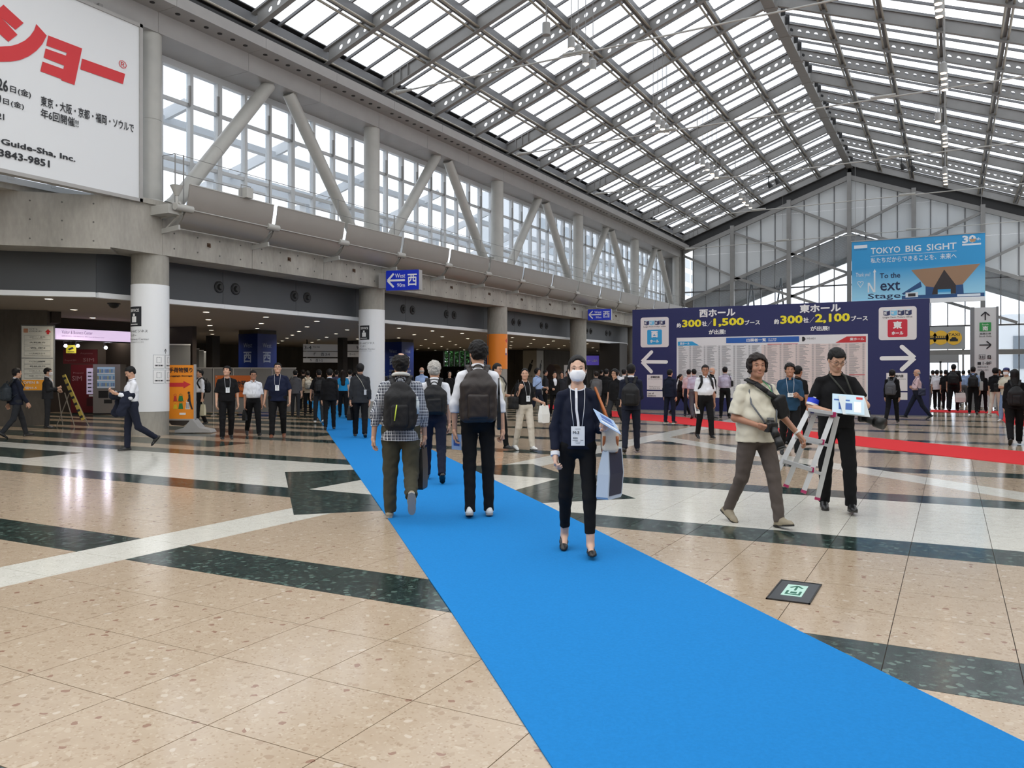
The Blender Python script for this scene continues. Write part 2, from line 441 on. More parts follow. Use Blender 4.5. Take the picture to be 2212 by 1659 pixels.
# ---------------------------------------------------------------- columns
CY = [13.66 + 8.81 * i for i in range(8)]
CXL = -17.5
col_thing = []
seam = M('seam_dark', (92, 90, 86), 0.7)
for i, y in enumerate(CY[:6]):
    lab = ['round concrete column with white film wrap beside the orange luggage sign', 'round concrete column with white film wrap behind the bald man in plaid',
           'round concrete column with orange wrap behind the tall backpack man', 'bare round concrete column behind the masked woman in the hall arcade',
           'bare round concrete column just left of the blue notice wall', 'farthest round column, at the gable end of the hall'][i]
    t = thing('column', lab, 'column', (CXL, y, 0), group='round columns of the arcade', kind='thing'); col_thing.append(t)
    put('shaft', MB().cyl((CXL, y, 0), (CXL, y, 5.72), .435, n=40), CONC2, t, smooth=True)
    mb = MB().cyl((CXL, y, 5.72), (CXL, y, 7.76), .27, n=32).cyl((CXL, y, 7.775), (CXL, y, 9.9), .27, n=32).cyl((CXL, y, 7.7), (CXL, y, 7.8), .262, n=32)
    put('upper_shaft', mb, PIPE, t, smooth=True)
    put('base_ring', MB().cyl((CXL, y, 5.66), (CXL, y, 5.8), .36, .30, n=32), PIPE, t, smooth=True)
    if i < 2: put('film_wrap', MB().cyl((CXL, y, .58), (CXL, y, 3.69), .442, n=48), WHITE, t, smooth=True)
    if i == 2:
        org_ = M('orange_film', (238, 136, 34), 0.45)
        vs = []; fs = []; a0, a1, n = math.radians(-118), math.radians(60), 30
        for k in range(n + 1):
            a = a0 + (a1 - a0) * k / n
            for z in (1.72, 3.24): vs += [(CXL + .445 * math.cos(a), y + .445 * math.sin(a), z), (CXL + .43 * math.cos(a), y + .43 * math.sin(a), z)]
        for k in range(n):
            q = 4 * k; fs += [(q, q + 4, q + 6, q + 2), (q, q + 1, q + 5, q + 4), (q + 2, q + 6, q + 7, q + 3)]
        put('orange_wrap', MB().add(vs, fs), org_, t, smooth=True, label='orange vinyl wrap')
        vs = []; fs = []; a0, a1, n = math.radians(-150), math.radians(-124), 8
        for k in range(n + 1):
            a = a0 + (a1 - a0) * k / n
            for z in (1.72, 3.24): vs += [(CXL + .445 * math.cos(a), y + .445 * math.sin(a), z), (CXL + .43 * math.cos(a), y + .43 * math.sin(a), z)]
        for k in range(n):
            q = 4 * k; fs += [(q, q + 4, q + 6, q + 2), (q, q + 1, q + 5, q + 4), (q + 2, q + 6, q + 7, q + 3)]
        put('orange_wrap', MB().add(vs, fs), org_, t, smooth=True)

# ---------------------------------------------------------------- concrete beam over the arcade, joints every third of a bay
S3 = 8.81 / 3
beam = thing('wall_left', kind='structure', loc=(-17.5, 13.66, 0), label='board-formed concrete beam along the left arcade')
hole_mb = MB()
for k in range(0, 15):
    y0 = 13.66 + S3 * k; y1 = y0 + S3
    put('panel', MB().bb(-18.0, -17.06, y0 + .008, y1 - .008, 4.42, 5.7), CONC, beam)
    for a in range(4):
        for z in (4.62, 5.0): hole_mb.cyl((-17.058, y0 + .35 + a * .72, z), (-17.052, y0 + .35 + a * .72, z), .022, n=8)
CH = Vector((-.72, -.69, 0)).normalized(); P1 = Vector((-17.06, 12.25, 0)); NN = Vector((CH.y, -CH.x, 0))
if NN.x > 0: NN = -NN
put('panel', MB().bb(-18.0, -17.06, 12.25, 13.65, 4.42, 5.62), CONC, beam)
q = P1; w_ = Vector((-18.0, 12.62, 0))
for k in range(4):
    a = P1 + CH * (2.62 * k); b = P1 + CH * (2.62 * (k + 1) - .016); back = -Vector((-CH.y, CH.x, 0)) * .94
    if back.x > 0: back = -back
    pts = [a, b, b + back, a + back]
    mbp = MB(); vs = [(p.x, p.y, z) for z in (4.38, 5.6) for p in pts]
    mbp.add(vs, [(0, 1, 2, 3), (4, 7, 6, 5), (0, 4, 5, 1), (1, 5, 6, 2), (2, 6, 7, 3), (3, 7, 4, 0)])
    put('panel', mbp, CONC, beam)
    for s_ in range(4):
        for z in (4.55, 4.98, 5.4):
            p = a + CH * (.35 + s_ * .65); nrm = -back.normalized(); hole_mb.cyl(p + Vector((0, 0, z)) + nrm * .001, p + Vector((0, 0, z)) + nrm * .006, .02, n=8)
put('tie_holes', hole_mb, seam, beam, kind='stuff')
brk = M('brown_hook', (84, 62, 46), 0.5, 0.4)
for k in range(0, 13):
    y = 13.66 + S3 * (k + .48)
    put('hook', MB().box((-17.02, y, 4.83), (.09, .03, .03)).cyl((-16.99, y, 4.78), (-16.99, y, 4.89), .018, n=8).box((-17.045, y, 4.86), (.03, .07, .09)), brk, beam)
# low recess under the beam
rec = thing('wall_left', kind='structure', loc=(-18.2, 13.66, 3.5), label='slate grey recessed panels with round air nozzles under the beam')
for k in range(0, 17):
    y0 = 12.7 + .96 + S3 * k
    put('panel', MB().bb(-18.3, -18.2, y0 + .006, y0 + S3 - .006, 3.46, 4.9), RECESS, rec)
    put('white_trim', MB().bb(-18.32, -18.12, y0 + .004, y0 + S3 - .004, 3.35, 3.47), WHITE, rec)
I0 = Vector((-18.2, 12.7, 0))
put('panel', MB().bb(-18.3, -18.2, 12.7, 13.65, 3.46, 4.9), RECESS, rec)
put('white_trim', MB().bb(-18.32, -18.12, 12.7, 13.65, 3.35, 3.47), WHITE, rec)
for k in range(4):
    a = I0 + CH * (2.5 * k); b = I0 + CH * (2.5 * (k + 1) - .012)
    put('panel', MB().beam(a + Vector((0, 0, 4.18)), b + Vector((0, 0, 4.18)), .1, 1.44), RECESS, rec)
    put('white_trim', MB().beam(a + Vector((0, 0, 3.41)), b + Vector((0, 0, 3.41)), .2, .12), WHITE, rec)
NOZ = M('nozzle_black', (34, 35, 37), 0.5)
for b_ in range(0, 5):
    for dy in (2.8, 3.4, 5.8, 6.38):
        y = CY[b_] + dy
        mbn = MB().tube([(-18.19 + .0, y + .15 * math.cos(t), 3.95 + .15 * math.sin(t)) for t in [2 * math.pi * k / 20 for k in range(20)]], .022, n=6, closed=True)
        mbn.cyl((-18.2, y, 3.95), (-18.17, y, 3.95), .135, n=20).cyl((-18.17, y, 3.95), (-18.11, y, 3.95), .09, .06, n=16)
        put('air_nozzle', mbn, NOZ, rec, smooth=True)

# ---------------------------------------------------------------- curved reflector sheets with their brackets
arc = [(-16.74, 5.08), (-16.56, 5.13), (-16.42, 5.25), (-16.32, 5.42), (-16.245, 5.62), (-16.20, 5.84), (-16.17, 6.07)]
refl_g = 'curved metal reflector sheets along the arcade'
L0 = S3 - .16
def reflector_mb():
    vs = []; fs = []; n = len(arc)
    for y in (0, L0):
        for (x, z) in arc: vs.append((x + 16.74, y, z - 5.08))
        for (x, z) in arc: vs.append((x + 16.74 - .035, y, z - 5.08 + .012))
    N = 2 * n
    for i in range(n - 1):
        fs += [(i, i + 1, N + i + 1, N + i), (n + i, N + n + i, N + n + i + 1, n + i + 1), (i, n + i, n + i + 1, i + 1), (N + i, N + i + 1, N + n + i + 1, N + n + i)]
    fs += [(0, N, N + n, n), (n - 1, 2 * n - 1, N + 2 * n - 1, N + n - 1)]
    return MB().add(vs, fs)
sheet_me = reflector_mb().mesh('sheet', REFL, True)
rod_me = MB().cyl((0.47, -.05, .40), (0.47, L0 + .05, .40), .014, n=8).mesh('rod', PIPE, True)
lip_me = MB().bb(.555, .585, 0, L0, .985, 1.01).bb(-.03, .02, 0, L0, -.02, .01).mesh('edge_trim', PIPE)
for k in range(15):
    y = 13.66 + S3 * k + .08
    near = ['nearest', 'second', 'third', 'fourth', 'fifth', 'sixth', 'seventh', 'eighth', 'ninth', 'tenth', 'eleventh', 'twelfth', 'thirteenth', 'fourteenth', 'fifteenth'][k]
    t = thing('reflector_sheet', f'{near} curved grey metal reflector sheet counted from the white billboard', 'reflector', (-16.74, y, 5.08), group=refl_g)
    for nm, me in (('sheet', sheet_me), ('rod', rod_me), ('edge_trim', lip_me)):
        o = bpy.data.objects.new(nm, me); COL.objects.link(o); o.parent = t
for k in range(16):
    y = 13.66 + S3 * k
    near = ['first', 'second', 'third', 'fourth', 'fifth', 'sixth', 'seventh', 'eighth', 'ninth', 'tenth', 'eleventh', 'twelfth', 'thirteenth', 'fourteenth', 'fifteenth', 'sixteenth'][k]
    t = thing('reflector_bracket', f'{near} cylindrical reflector bracket counted from the white billboard', 'bracket', (-17.06, y, 5.5), group='brackets between the reflector sheets')
    L_ = .42 if k else .5
    put('sleeve', MB().cyl((-16.3, y - L_ / 2, 5.5), (-16.3, y + L_ / 2, 5.5), .085, n=20), PIPE, t, smooth=True)
    put('arm', MB().beam((-17.06, y, 5.35), (-16.36, y, 5.47), .12, .10).beam((-17.06, y, 5.0), (-16.45, y, 5.05), .05, .12).beam((-17.0, y, 5.0), (-16.35, y, 5.4), .04, .04), PIPE, t)
    if k == 0: put('end_box', MB().bb(-17.08, -16.42, y - .34, y + .1, 5.34, 5.56), PIPE, t)

# ---------------------------------------------------------------- ledge rail
rail = thing('guard_rail', 'thin wire guard rail with posts along the clerestory ledge', 'railing', (-16.95, 13.66, 5.72))
put('ledge', MB().bb(-18.4, -17.0, 12.3, 58, 5.6, 5.72), CONC, beam)
for z in (6.5, 6.96): put('wire', MB().cyl((-16.95, 13.9, z), (-16.95, 57.9, z), .009, n=6), STEEL, rail)
for k in range(15):
    y = 14.2 + S3 * k; put('post', MB().cyl((-16.95, y, 5.72), (-16.95, y, 6.98), .018, n=8), STEEL, rail)
put('end_gate', MB().tube([(-16.95, 13.95, 5.75), (-16.95, 13.95, 6.96), (-17.9, 13.95, 6.96), (-17.9, 13.95, 5.75)], .016, n=6).cyl((-17.4, 13.95, 5.75), (-17.4, 13.95, 6.96), .012, n=6), STEEL, rail)

# ---------------------------------------------------------------- clerestory, bay by bay
WXP = -18.4
pane_me = {}
for b_ in range(-1, 5):
    y0 = CY[0] + 8.81 * b_ + .0
    t = thing('window_%d' % (b_ + 2), kind='structure', loc=(WXP, y0, 5.72))
    put('window_frame', MB().bb(WXP - .08, WXP + .08, y0, y0 + 8.81, 5.72, 5.86).bb(WXP - .09, WXP + .1, y0, y0 + 8.81, 9.72, 9.9), MULL, t)
    dyw = 8.81 / 9
    for k in range(9 if b_ < 4 else 10):
        y = y0 + dyw * k
        w_m = .11 if k % 3 else .16
        put('mullion', MB().bb(WXP - .07, WXP + .09, y - w_m / 2, y + w_m / 2, 5.8, 9.8), MULL, t)
        if k < 9 and b_ >= 0:
            put('vent_stay', MB().bb(WXP + .09, WXP + .14, y + dyw - .12, y + dyw - .06, 8.85, 9.35).cyl((WXP + .12, y + dyw - .09, 8.8), (WXP + .12, y + dyw - .09, 8.9), .03, n=8), STEEL, t)
    for z in (7.25, 8.85): put('transom', MB().bb(WXP - .05, WXP + .06, y0, y0 + 8.81, z - .045, z + .045), MULL, t)
    for k in range(9):
        for (za, zb) in ((5.86, 7.2), (7.3, 8.8), (8.9, 9.72)):
            key = (round(zb - za, 2))
            if key not in pane_me: pane_me[key] = MB().bb(-.004, .004, .06, dyw - .06, 0, zb - za).mesh('pane', WGLASS)
            o = bpy.data.objects.new('pane', pane_me[key]); COL.objects.link(o); o.parent = t; o.location = (0, dyw * k, za - 5.72)
# braces
for b_ in range(0, 5):
    ym = CY[b_] + 4.405
    bn = ['nearest', 'second', 'third', 'fourth', 'farthest'][b_]
    for sg, nm in ((-1, 'leans away'), (1, 'leans back')):
        top = Vector((CXL, ym + sg * .4, 9.9)); bot = Vector((CXL, CY[b_] + .62 if sg < 0 else CY[b_ + 1] - .62, 5.72))
        t = thing('pipe_brace', f'{"rising" if sg < 0 else "falling"} round steel brace of the {bn} clerestory bay', 'brace', tuple(bot), group='slanted pipe braces of the clerestory')
        d = (top - bot).normalized(); mid = bot + d * 2.3
        put('pipe', MB().cyl(bot, mid, .19, n=28).cyl(mid + d * .012, top, .19, n=28).cyl(mid - d * .02, mid + d * .03, .184, n=28), PIPE, t, smooth=True)
        put('collar', MB().cyl(bot, bot + d * .18, .23, .2, n=24), PIPE, t, smooth=True)
# outdoor frame seen through the glass
outf = thing('outdoor_canopy_frame', 'pale steel canopy frame standing outside the clerestory windows', 'canopy', (-22, 14, 0))
OUTM = M('outdoor_white_steel', (214, 217, 220), 0.5)
for k in range(12):
    y = 10.5 + 4.4 * k
    put('post', MB().bb(-21.75, -21.45, y - .15, y + .15, 3.6, 8.1), OUTM, outf)
    put('rafter', MB().beam((-22.6, y, 7.6), (-19.4, y + 1.5, 9.3), .16, .3), OUTM, outf)
put('edge_beam', MB().bb(-21.8, -21.4, 6, 62, 7.9, 8.35), OUTM, outf)
put('edge_beam', MB().bb(-20.2, -19.95, 6, 62, 8.75, 8.95), OUTM, outf)
sheetm = M('canopy_sheet', (226, 232, 236), 0.3, trans=(0.9, (250, 251, 252)))
for k in range(0, 12, 3):
    y = 8.6 + 4.4 * k
    put('canopy_sheet', MB().beam((-21.6, y + 2.1, 8.4), (-20.1, y + 2.1, 9.0), 4.2, .02), sheetm, outf)

bld = thing('building', 'grey banded office facade outside the far clerestory bays', 'building', (-34, 68, 0))
FAC = M('facade_grey', (196, 200, 204), .6); WIN_ = M('facade_window', (130, 142, 152), .3)
put('wall', MB().bb(-40, -34, 68, 130, 0, 19), FAC, bld)
for z in range(5, 19, 2):
    for k in range(13): put('window', MB().bb(-34.0, -33.94, 69 + 4.6 * k, 72.8 + 4.6 * k, z, z + 1.2), WIN_, bld)

# ---------------------------------------------------------------- eave fascia
eave = thing('trim_1', kind='structure', loc=(-17, 13.66, 9.9), label='boxed grey eave beam with a row of round downlight holes')
HOLE = M('downlight_black', (22, 22, 22), 0.6)
for k in range(-4, 15):
    y0 = 13.66 + S3 * k
    a, b = y0 + .005, y0 + S3 - .005
    put('panel', MB().bb(-18.6, -17.2, a, b, 9.9, 10.41), FASC, eave)
    put('panel', MB().bb(-18.6, -16.54, a, b, 10.41, 10.7), FASC, eave)
    if y0 > 8:
        for j in range(6):
            if k >= 0 or j > 2:
                y = y0 + .25 + j * .4405 + .05
                put('downlight_hole', MB().cyl((-16.87, y, 10.398), (-16.87, y, 10.412), .062, n=14), HOLE, eave)
mb = MB().bb(-18.6, -16.75, 2, 58, 10.7, 10.9)
mb.bb(-17.24, -17.1, 2, 58, 10.7, 11.6); put('gutter', mb, DARK, eave)

# ---------------------------------------------------------------- roof
RX, RZ, EX, EZ = -5.9, 15.15, -17.1, 10.97
SL = (RZ - EZ) / (RX - EX); SLL = math.hypot(1, SL)
RH = .46
def web_mesh(name, holed, sgn):
    """rafter in local coordinates: x from the ridge outwards, z relative to the ridge bottom"""
    L_ = 11.15
    zf = lambda x: -SL * x
    mb = MB()
    def slab(x0, x1, w, za, zb):
        vs = []
        for x in (x0, x1):
            for y in (-w / 2, w / 2):
                for z in (za, zb): vs.append((sgn * x, y, zf(x) + z))
        mb.add(vs, [(0, 1, 3, 2), (4, 6, 7, 5), (0, 4, 5, 1), (2, 3, 7, 6), (0, 2, 6, 4), (1, 5, 7, 3)])
    slab(0.1, L_, .17, 0, .022); slab(0.1, L_, .17, RH - .022, RH)
    if not holed:
        slab(0.1, L_, .03, .02, RH - .02)
        for q in (L_ - .5, L_ - .8, L_ - 1.1): slab(q, q + .02, .17, .02, RH - .02)
    else:
        st = .31; n0 = int(L_ / st); r = .072; th = .012
        for c in range(n0):
            xa = .1 + c * st; xb = xa + st; xm = (xa + xb) / 2
            if c % 6 == 5 or c == n0 - 1: slab(xa, xb, .024, .02, RH - .02); continue
            N = 12; ring = []; outr = []
            for i in range(N):
                t = 2 * math.pi * (i + .5) / N; ct, sn_ = math.cos(t), math.sin(t)
                ring.append((xm + r * ct, RH / 2 + r * sn_))
                hx, hz = st / 2, RH / 2 - .02; s_ = min(hx / max(abs(ct), 1e-6), hz / max(abs(sn_), 1e-6)); outr.append((xm + s_ * ct, RH / 2 + s_ * sn_))
            # corner points
            vs = []
            for y in (-th, th):
                for (x, z) in ring + outr: vs.append((sgn * x, y, zf(x) + z))
            fs = []
            for i in range(N):
                j = (i + 1) % N; M2 = 2 * N
                fs += [(i, j, N + j, N + i), (M2 + i, M2 + N + i, M2 + N + j, M2 + j), (i, M2 + i, M2 + j, j)]
            mb.add(vs, fs)
            for cxn, czn in ((xa, .02), (xb, .02), (xa, RH - .02), (xb, RH - .02)):
                # fill the four corner triangles
                sx = 1 if cxn == xb else -1; sz = 1 if czn > .1 else -1
                c2 = [p for p in outr if (p[0] - xm) * sx > 0 and (p[1] - RH / 2) * sz > 0]
                c2.sort(key=lambda p: math.hypot(p[0] - cxn, p[1] - czn)); p, q_ = c2[0], c2[1]
                for y in (-th, th): mb.add([(sgn * cxn, y, zf(cxn) + czn), (sgn * p[0], y, zf(p[0]) + p[1]), (sgn * q_[0], y, zf(q_[0]) + q_[1])], [(0, 1, 2)])
    return mb.mesh(name, STEEL)
roofs = []
for sgn, sname in ((-1, 'left'), (1, 'right')):
    t = thing('ceiling', kind='structure', loc=(RX, 13.66, RZ), label='%s slope of the glazed steel roof' % sname); roofs.append(t)
    hol = web_mesh('rafter', True, sgn); sol = web_mesh('rafter', False, sgn)
    for k in range(-3, 16):
        y = 13.66 + S3 * k
        o = bpy.data.objects.new('rafter', sol if k % 3 == 0 else hol); COL.objects.link(o); o.parent = t; o.location = (0, y - 13.66, 0)
    for r_ in range(1, 7):
        x = RX + sgn * 1.86 * r_; z = RZ - SL * 1.86 * r_
        mb = MB().bb(x - .05, x + .05, 4.8, 57.9, z + .16, z + RH + .03)
        put('purlin', mb, BARM, t)
        for dx in (-.1, .1): put('purlin_tube', MB().cyl((x + dx, 4.8, z + .12 - SL * sgn * dx), (x + dx, 57.9, z + .12 - SL * sgn * dx), .038, n=8), PURL, t, smooth=True)
    zt = RH + .1
    bar = MB()
    xs0, xs1 = .12, 11.15
    vs = []
    for x in (xs0, xs1):
        for yy in (-.03, .03):
            for z in (0, .09): vs.append((sgn * x, yy, -SL * x + RH + z))
    bar.add(vs, [(0, 1, 3, 2), (4, 6, 7, 5), (0, 4, 5, 1), (2, 3, 7, 6), (0, 2, 6, 4), (1, 5, 7, 3)])
    bar_me = bar.mesh('glazing_bar', BARM)
    for k in range(-3, 15):
        for j in range(3):
            o = bpy.data.objects.new('glazing_bar', bar_me); COL.objects.link(o); o.parent = t; o.location = (0, S3 * k + S3 * j / 3, 0)
    pv = []
    x0_, x1_ = .07, 1.79
    for x in (x0_, x1_):
        for yy in (.035, S3 / 3 - .035):
            for z in (0, .012): pv.append((sgn * x, yy, -SL * x + zt + z))
    pme = MB().add(pv, [(0, 1, 3, 2), (4, 6, 7, 5), (0, 4, 5, 1), (2, 3, 7, 6), (0, 2, 6, 4), (1, 5, 7, 3)]).mesh('glass_pane', GLASS)
    x1_ = 1.74; pv = []
    for x in (x0_, x1_):
        for yy in (.035, S3 / 3 - .035):
            for z in (0, .012): pv.append((sgn * x, yy, -SL * x + zt + z))
    pme2 = MB().add(pv, [(0, 1, 3, 2), (4, 6, 7, 5), (0, 4, 5, 1), (2, 3, 7, 6), (0, 2, 6, 4), (1, 5, 7, 3)]).mesh('glass_pane', GLASS)
    for k in range(0, 15):
        for j in range(3):
            for r_ in range(6):
                o = bpy.data.objects.new('glass_pane', pme if r_ < 5 else pme2); COL.objects.link(o); o.parent = t
                o.location = (sgn * 1.86 * r_, S3 * k + S3 * j / 3, -SL * 1.86 * r_)
    # dark closing strip above the eave
    xa, xb = 11.06, 11.2
    put('eave_strip', MB().add([(RX + sgn * x, y, RZ - SL * x + zt + z) for x in (xa, xb) for y in (2, 58) for z in (0, .03)], [(0, 1, 3, 2), (4, 6, 7, 5), (0, 4, 5, 1), (2, 3, 7, 6), (0, 2, 6, 4), (1, 5, 7, 3)]), DARK, t)
ridge = thing('trim_2', kind='structure', loc=(RX, 13.66, RZ), label='ridge beam of the glazed roof')
put('ridge_beam', MB().bb(RX - .14, RX + .14, 4.8, 58, RZ - .12, RZ + .42).bb(RX - .2, RX + .2, 4.8, 58, RZ - .14, RZ - .11), STEEL, ridge)
for k in range(18):
    y = 13.66 + S3 * (k - 3)
    put('plate', MB().bb(RX - .26, RX + .26, y - .12, y + .12, RZ - .15, RZ + .05), STEEL, ridge)
    if k > 2:
        for j in range(3): put('clip', MB().bb(RX + .14, RX + .3, y + .4 + .9 * j, y + .46 + .9 * j, RZ + .1, RZ + .5), DARK, ridge)
# tie rods
for i, y in enumerate([13.66, 22.47, 31.28, 40.09, 48.9, 56.6]):
    zr = 10.98 if i < 5 else 10.3
    t = thing('tie_rod', ['nearest', 'second', 'third', 'fourth', 'fifth', 'farthest'][i] + ' horizontal steel tie rod spanning under the glass roof', 'tie rod', (-16.2, y, zr), group='tie rods under the roof')
    put('rod', MB().cyl((-16.0, y, zr), (4.4, y, zr + .2), .026, n=10), PIPE, t, smooth=True)
    for x in (-9.9, -2.1): put('turnbuckle', MB().cyl((x - .4, y, zr + .06 + (x + 16) * .01), (x + .4, y, zr + .06 + (x + 16) * .01), .05, n=12), PIPE, t, smooth=True)
    put('end_socket', MB().cyl((-16.5, y, zr), (-15.85, y, zr), .075, .045, n=14).cyl((-16.45, y - .12, zr), (-16.45, y + .12, zr), .06, n=12), PIPE, t, smooth=True)
    for x in (-9.9,): put('hanger', MB().cyl((x, y, zr + .05), (x, y, RZ - SL * abs(x - RX) + .1), .006, n=6), STEEL, t)

# ---------------------------------------------------------------- gable end
GY = 58.0
gab = thing('wall_far', kind='structure', loc=(RX, GY, 0), label='glazed gable end wall with steel truss posts')
roofz = lambda x: RZ - SL * abs(x - RX)
for k in range(-3, 4):
    x = RX + 3.8 * k
    if x < -17.3 or x > 5.5: continue
    top = roofz(x) - .45
    put('post', MB().bb(x - .13, x + .13, GY - .35, GY - .05, 0 if x > -6 else 5.0, top), STEEL, gab)
n = 0
xs = [RX + .95 * k for k in range(-12, 12)]
for x in xs:
    if x > 5.2 or x < -17.2: continue
    top = roofz(x) - .5
    big = round((x - RX) / .95) % 2 == 0
    put('mullion', MB().bb(x - .03, x + .03, GY, GY + .1, 4.5 if not big else 0.0, top), BARM, gab)
    ch = 11.0 - 4.35 / 11.1 * abs(x + .475 - RX); levels = sorted([4.6] + [q_ for q_ in (7.4, 10.0, 12.4, 14.8) if abs(q_ - ch) > .4] + [ch])
    for a, b in zip(levels[:-1], levels[1:]):
        xl, xr = x + .03, x + .92
        tl, tr = min(b - .004, roofz(xl) - .4), min(b - .004, roofz(xr) - .4)
        if max(tl, tr) < a + .05 or xr > 5.4: continue
        tl, tr = max(tl, a), max(tr, a)
        put('pane', MB().prism([(xl, a), (xr, a), (xr, tr), (xl, tl)], Matrix(((1, 0, 0, 0), (0, 0, -1, GY + .06), (0, 1, 0, 0), (0, 0, 0, 1))), 0, .012), FRIT if (a + b) / 2 > 11.0 - 4.35 / 11.1 * abs(xl + .45 - RX) + .2 else WGLASS, gab)
put('end_panel', MB().bb(-18.6, -17.25, GY - .1, GY + .1, 4.5, 10.9).bb(-17.25, -16.95, GY + .02, GY + .08, 4.5, 10.6), STEEL, gab)
for z in (4.5, 7.38): put('transom', MB().bb(-17.0, 5.3, GY, GY + .1, z - .05, z + .05), BARM, gab)
put('transom', MB().bb(-17.0, 5.3, GY - .3, GY + .1, 2.7, 3.0), STEEL, gab)
# big clear panes low down on the right
for k in range(0, 6):
    x = RX + 1.9 * k
    put('pane', MB().bb(x + .03, x + 1.87, GY + .05, GY + .062, 3.02, 4.44), WGLASS, gab)
    if k > 2: put('pane', MB().bb(x + .03, x + 1.87, GY + .05, GY + .062, .05, 2.68), WGLASS, gab)
for sgn in (-1, 1):
    E = RX + sgn * 11.1
    zc = lambda x, dz: roofz(x) - dz
    def gb(x0, z0, x1, z1, w=.2, nm='chord'):
        put(nm, MB().beam((x0, GY - .2, z0), (x1, GY - .2, z1), .2, w, up=(0, 1, 0)) if False else MB().beam((x0, GY - .2, z0), (x1, GY - .2, z1), .18, w), STEEL, gab)
    gb(E, zc(E, .75), RX, zc(RX, .75), .3, 'rake_beam')
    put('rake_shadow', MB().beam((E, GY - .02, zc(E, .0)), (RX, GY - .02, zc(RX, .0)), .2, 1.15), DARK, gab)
    gb(E, 6.65, RX, 11.0)                       # lower chord parallel to the roof
    gb(E, zc(E, 1.0), RX + sgn * 7.6, 8.35, .16, 'diagonal')
    gb(RX + sgn * 7.6, zc(RX + sgn * 7.6, .9), RX + sgn * 3.8, 9.75, .16, 'diagonal')
    gb(RX + sgn * 3.8, zc(RX + sgn * 3.8, .9), RX, 11.0, .16, 'diagonal')
    gb(RX + sgn * 7.6, 8.3, RX, 5.4, .18, 'diagonal')
    gb(RX + sgn * 3.8, 9.7, RX, 8.1, .16, 'diagonal')
    gb(RX + sgn * 9.4, 4.6, RX, 8.1, .16, 'diagonal')
# dark ribbed canopy roof just outside
can = thing('entrance_canopy', 'dark ribbed canopy roof seen through the gable glass', 'canopy', (RX, 60, 8))
CANM = M('dark_ribbed_soffit', (70, 71, 73), 0.6)
for sgn in (-1, 1):
    for k in range(15):
        y = GY + .35 + .62 * k
        put('slat', MB().beam((RX + sgn * 11.5, y, 6.5), (RX, y, 10.8), .56, .06), CANM, can)
for sgn in (-1, 1):
    put('edge_beam', MB().beam((RX + sgn * 11.5, 67.4, 6.4), (RX, 67.4, 10.7), .3, .5), STEEL, can)
DKM = M('dark_steel', (60, 62, 64), 0.5)
for x in (-13.0, -12.2, -11.0, -10.2):
    put('prop', MB().beam((x, 59.4, 4.6), (x + (.5 if x in (-13.0, -11.0) else -.3), 59.4, 8.2), .1, .1), DKM, can)
# entrance doors
doors = thing('door_1', kind='structure', loc=(-1, GY, 0))
DGR = M('door_grey', (150, 152, 154), 0.4)
for k in range(2):
    x = -1.6 + 1.0 * k
    put('door_frame', MB().bb(x, x + .06, GY - .35, GY - .25, 0, 2.3).bb(x + .94, x + 1.0, GY - .35, GY - .25, 0, 2.3).bb(x, x + 1, GY - .35, GY - .25, 2.2, 2.7), DGR, doors)
    put('pane', MB().bb(x + .08, x + .92, GY - .31, GY - .30, .1, 2.2), WGLASS, doors)
    put('handle', MB().cyl((x + .85 - .7 * k, GY - .4, .8), (x + .85 - .7 * k, GY - .4, 1.4), .02, n=8), PIPE, doors)
# outdoor ground and pale buildings beyond
put('ground', MB().bb(-60, 40, 58.3, 120, -.2, -.02), M('pale_paving', (200, 200, 196), 0.8), kind='structure')
bl = thing('building', 'pale building across the square beyond the gable doors', 'building', (8, 90, 0))
put('wall', MB().bb(4, 22, 88, 92, 0, 7), M('pale_block', (206, 210, 214), 0.8), bl)
for k in range(6): put('window', MB().bb(5 + 2.6 * k, 7 + 2.6 * k, 87.9, 88, 2, 5), M('window_dark', (110, 120, 130), 0.3), bl)

# ---------------------------------------------------------------- right and rear walls (hardly seen)
put('wall_right', MB().bb(5.3, 5.7, -8, 58, 0, 5.72), CONC, kind='structure')
mb = MB().bb(5.0, 6.4, 0, 58, 9.9, 10.7)
for i in range(6): mb.cyl((5.5, CY[i], 5.7), (5.5, CY[i], 9.9), .27, n=20)
put('trim_3', mb, PIPE, kind='structure')
put('wall_rear', MB().bb(-30, 5.7, -8.4, -8, 0, 10), CONC, kind='structure')

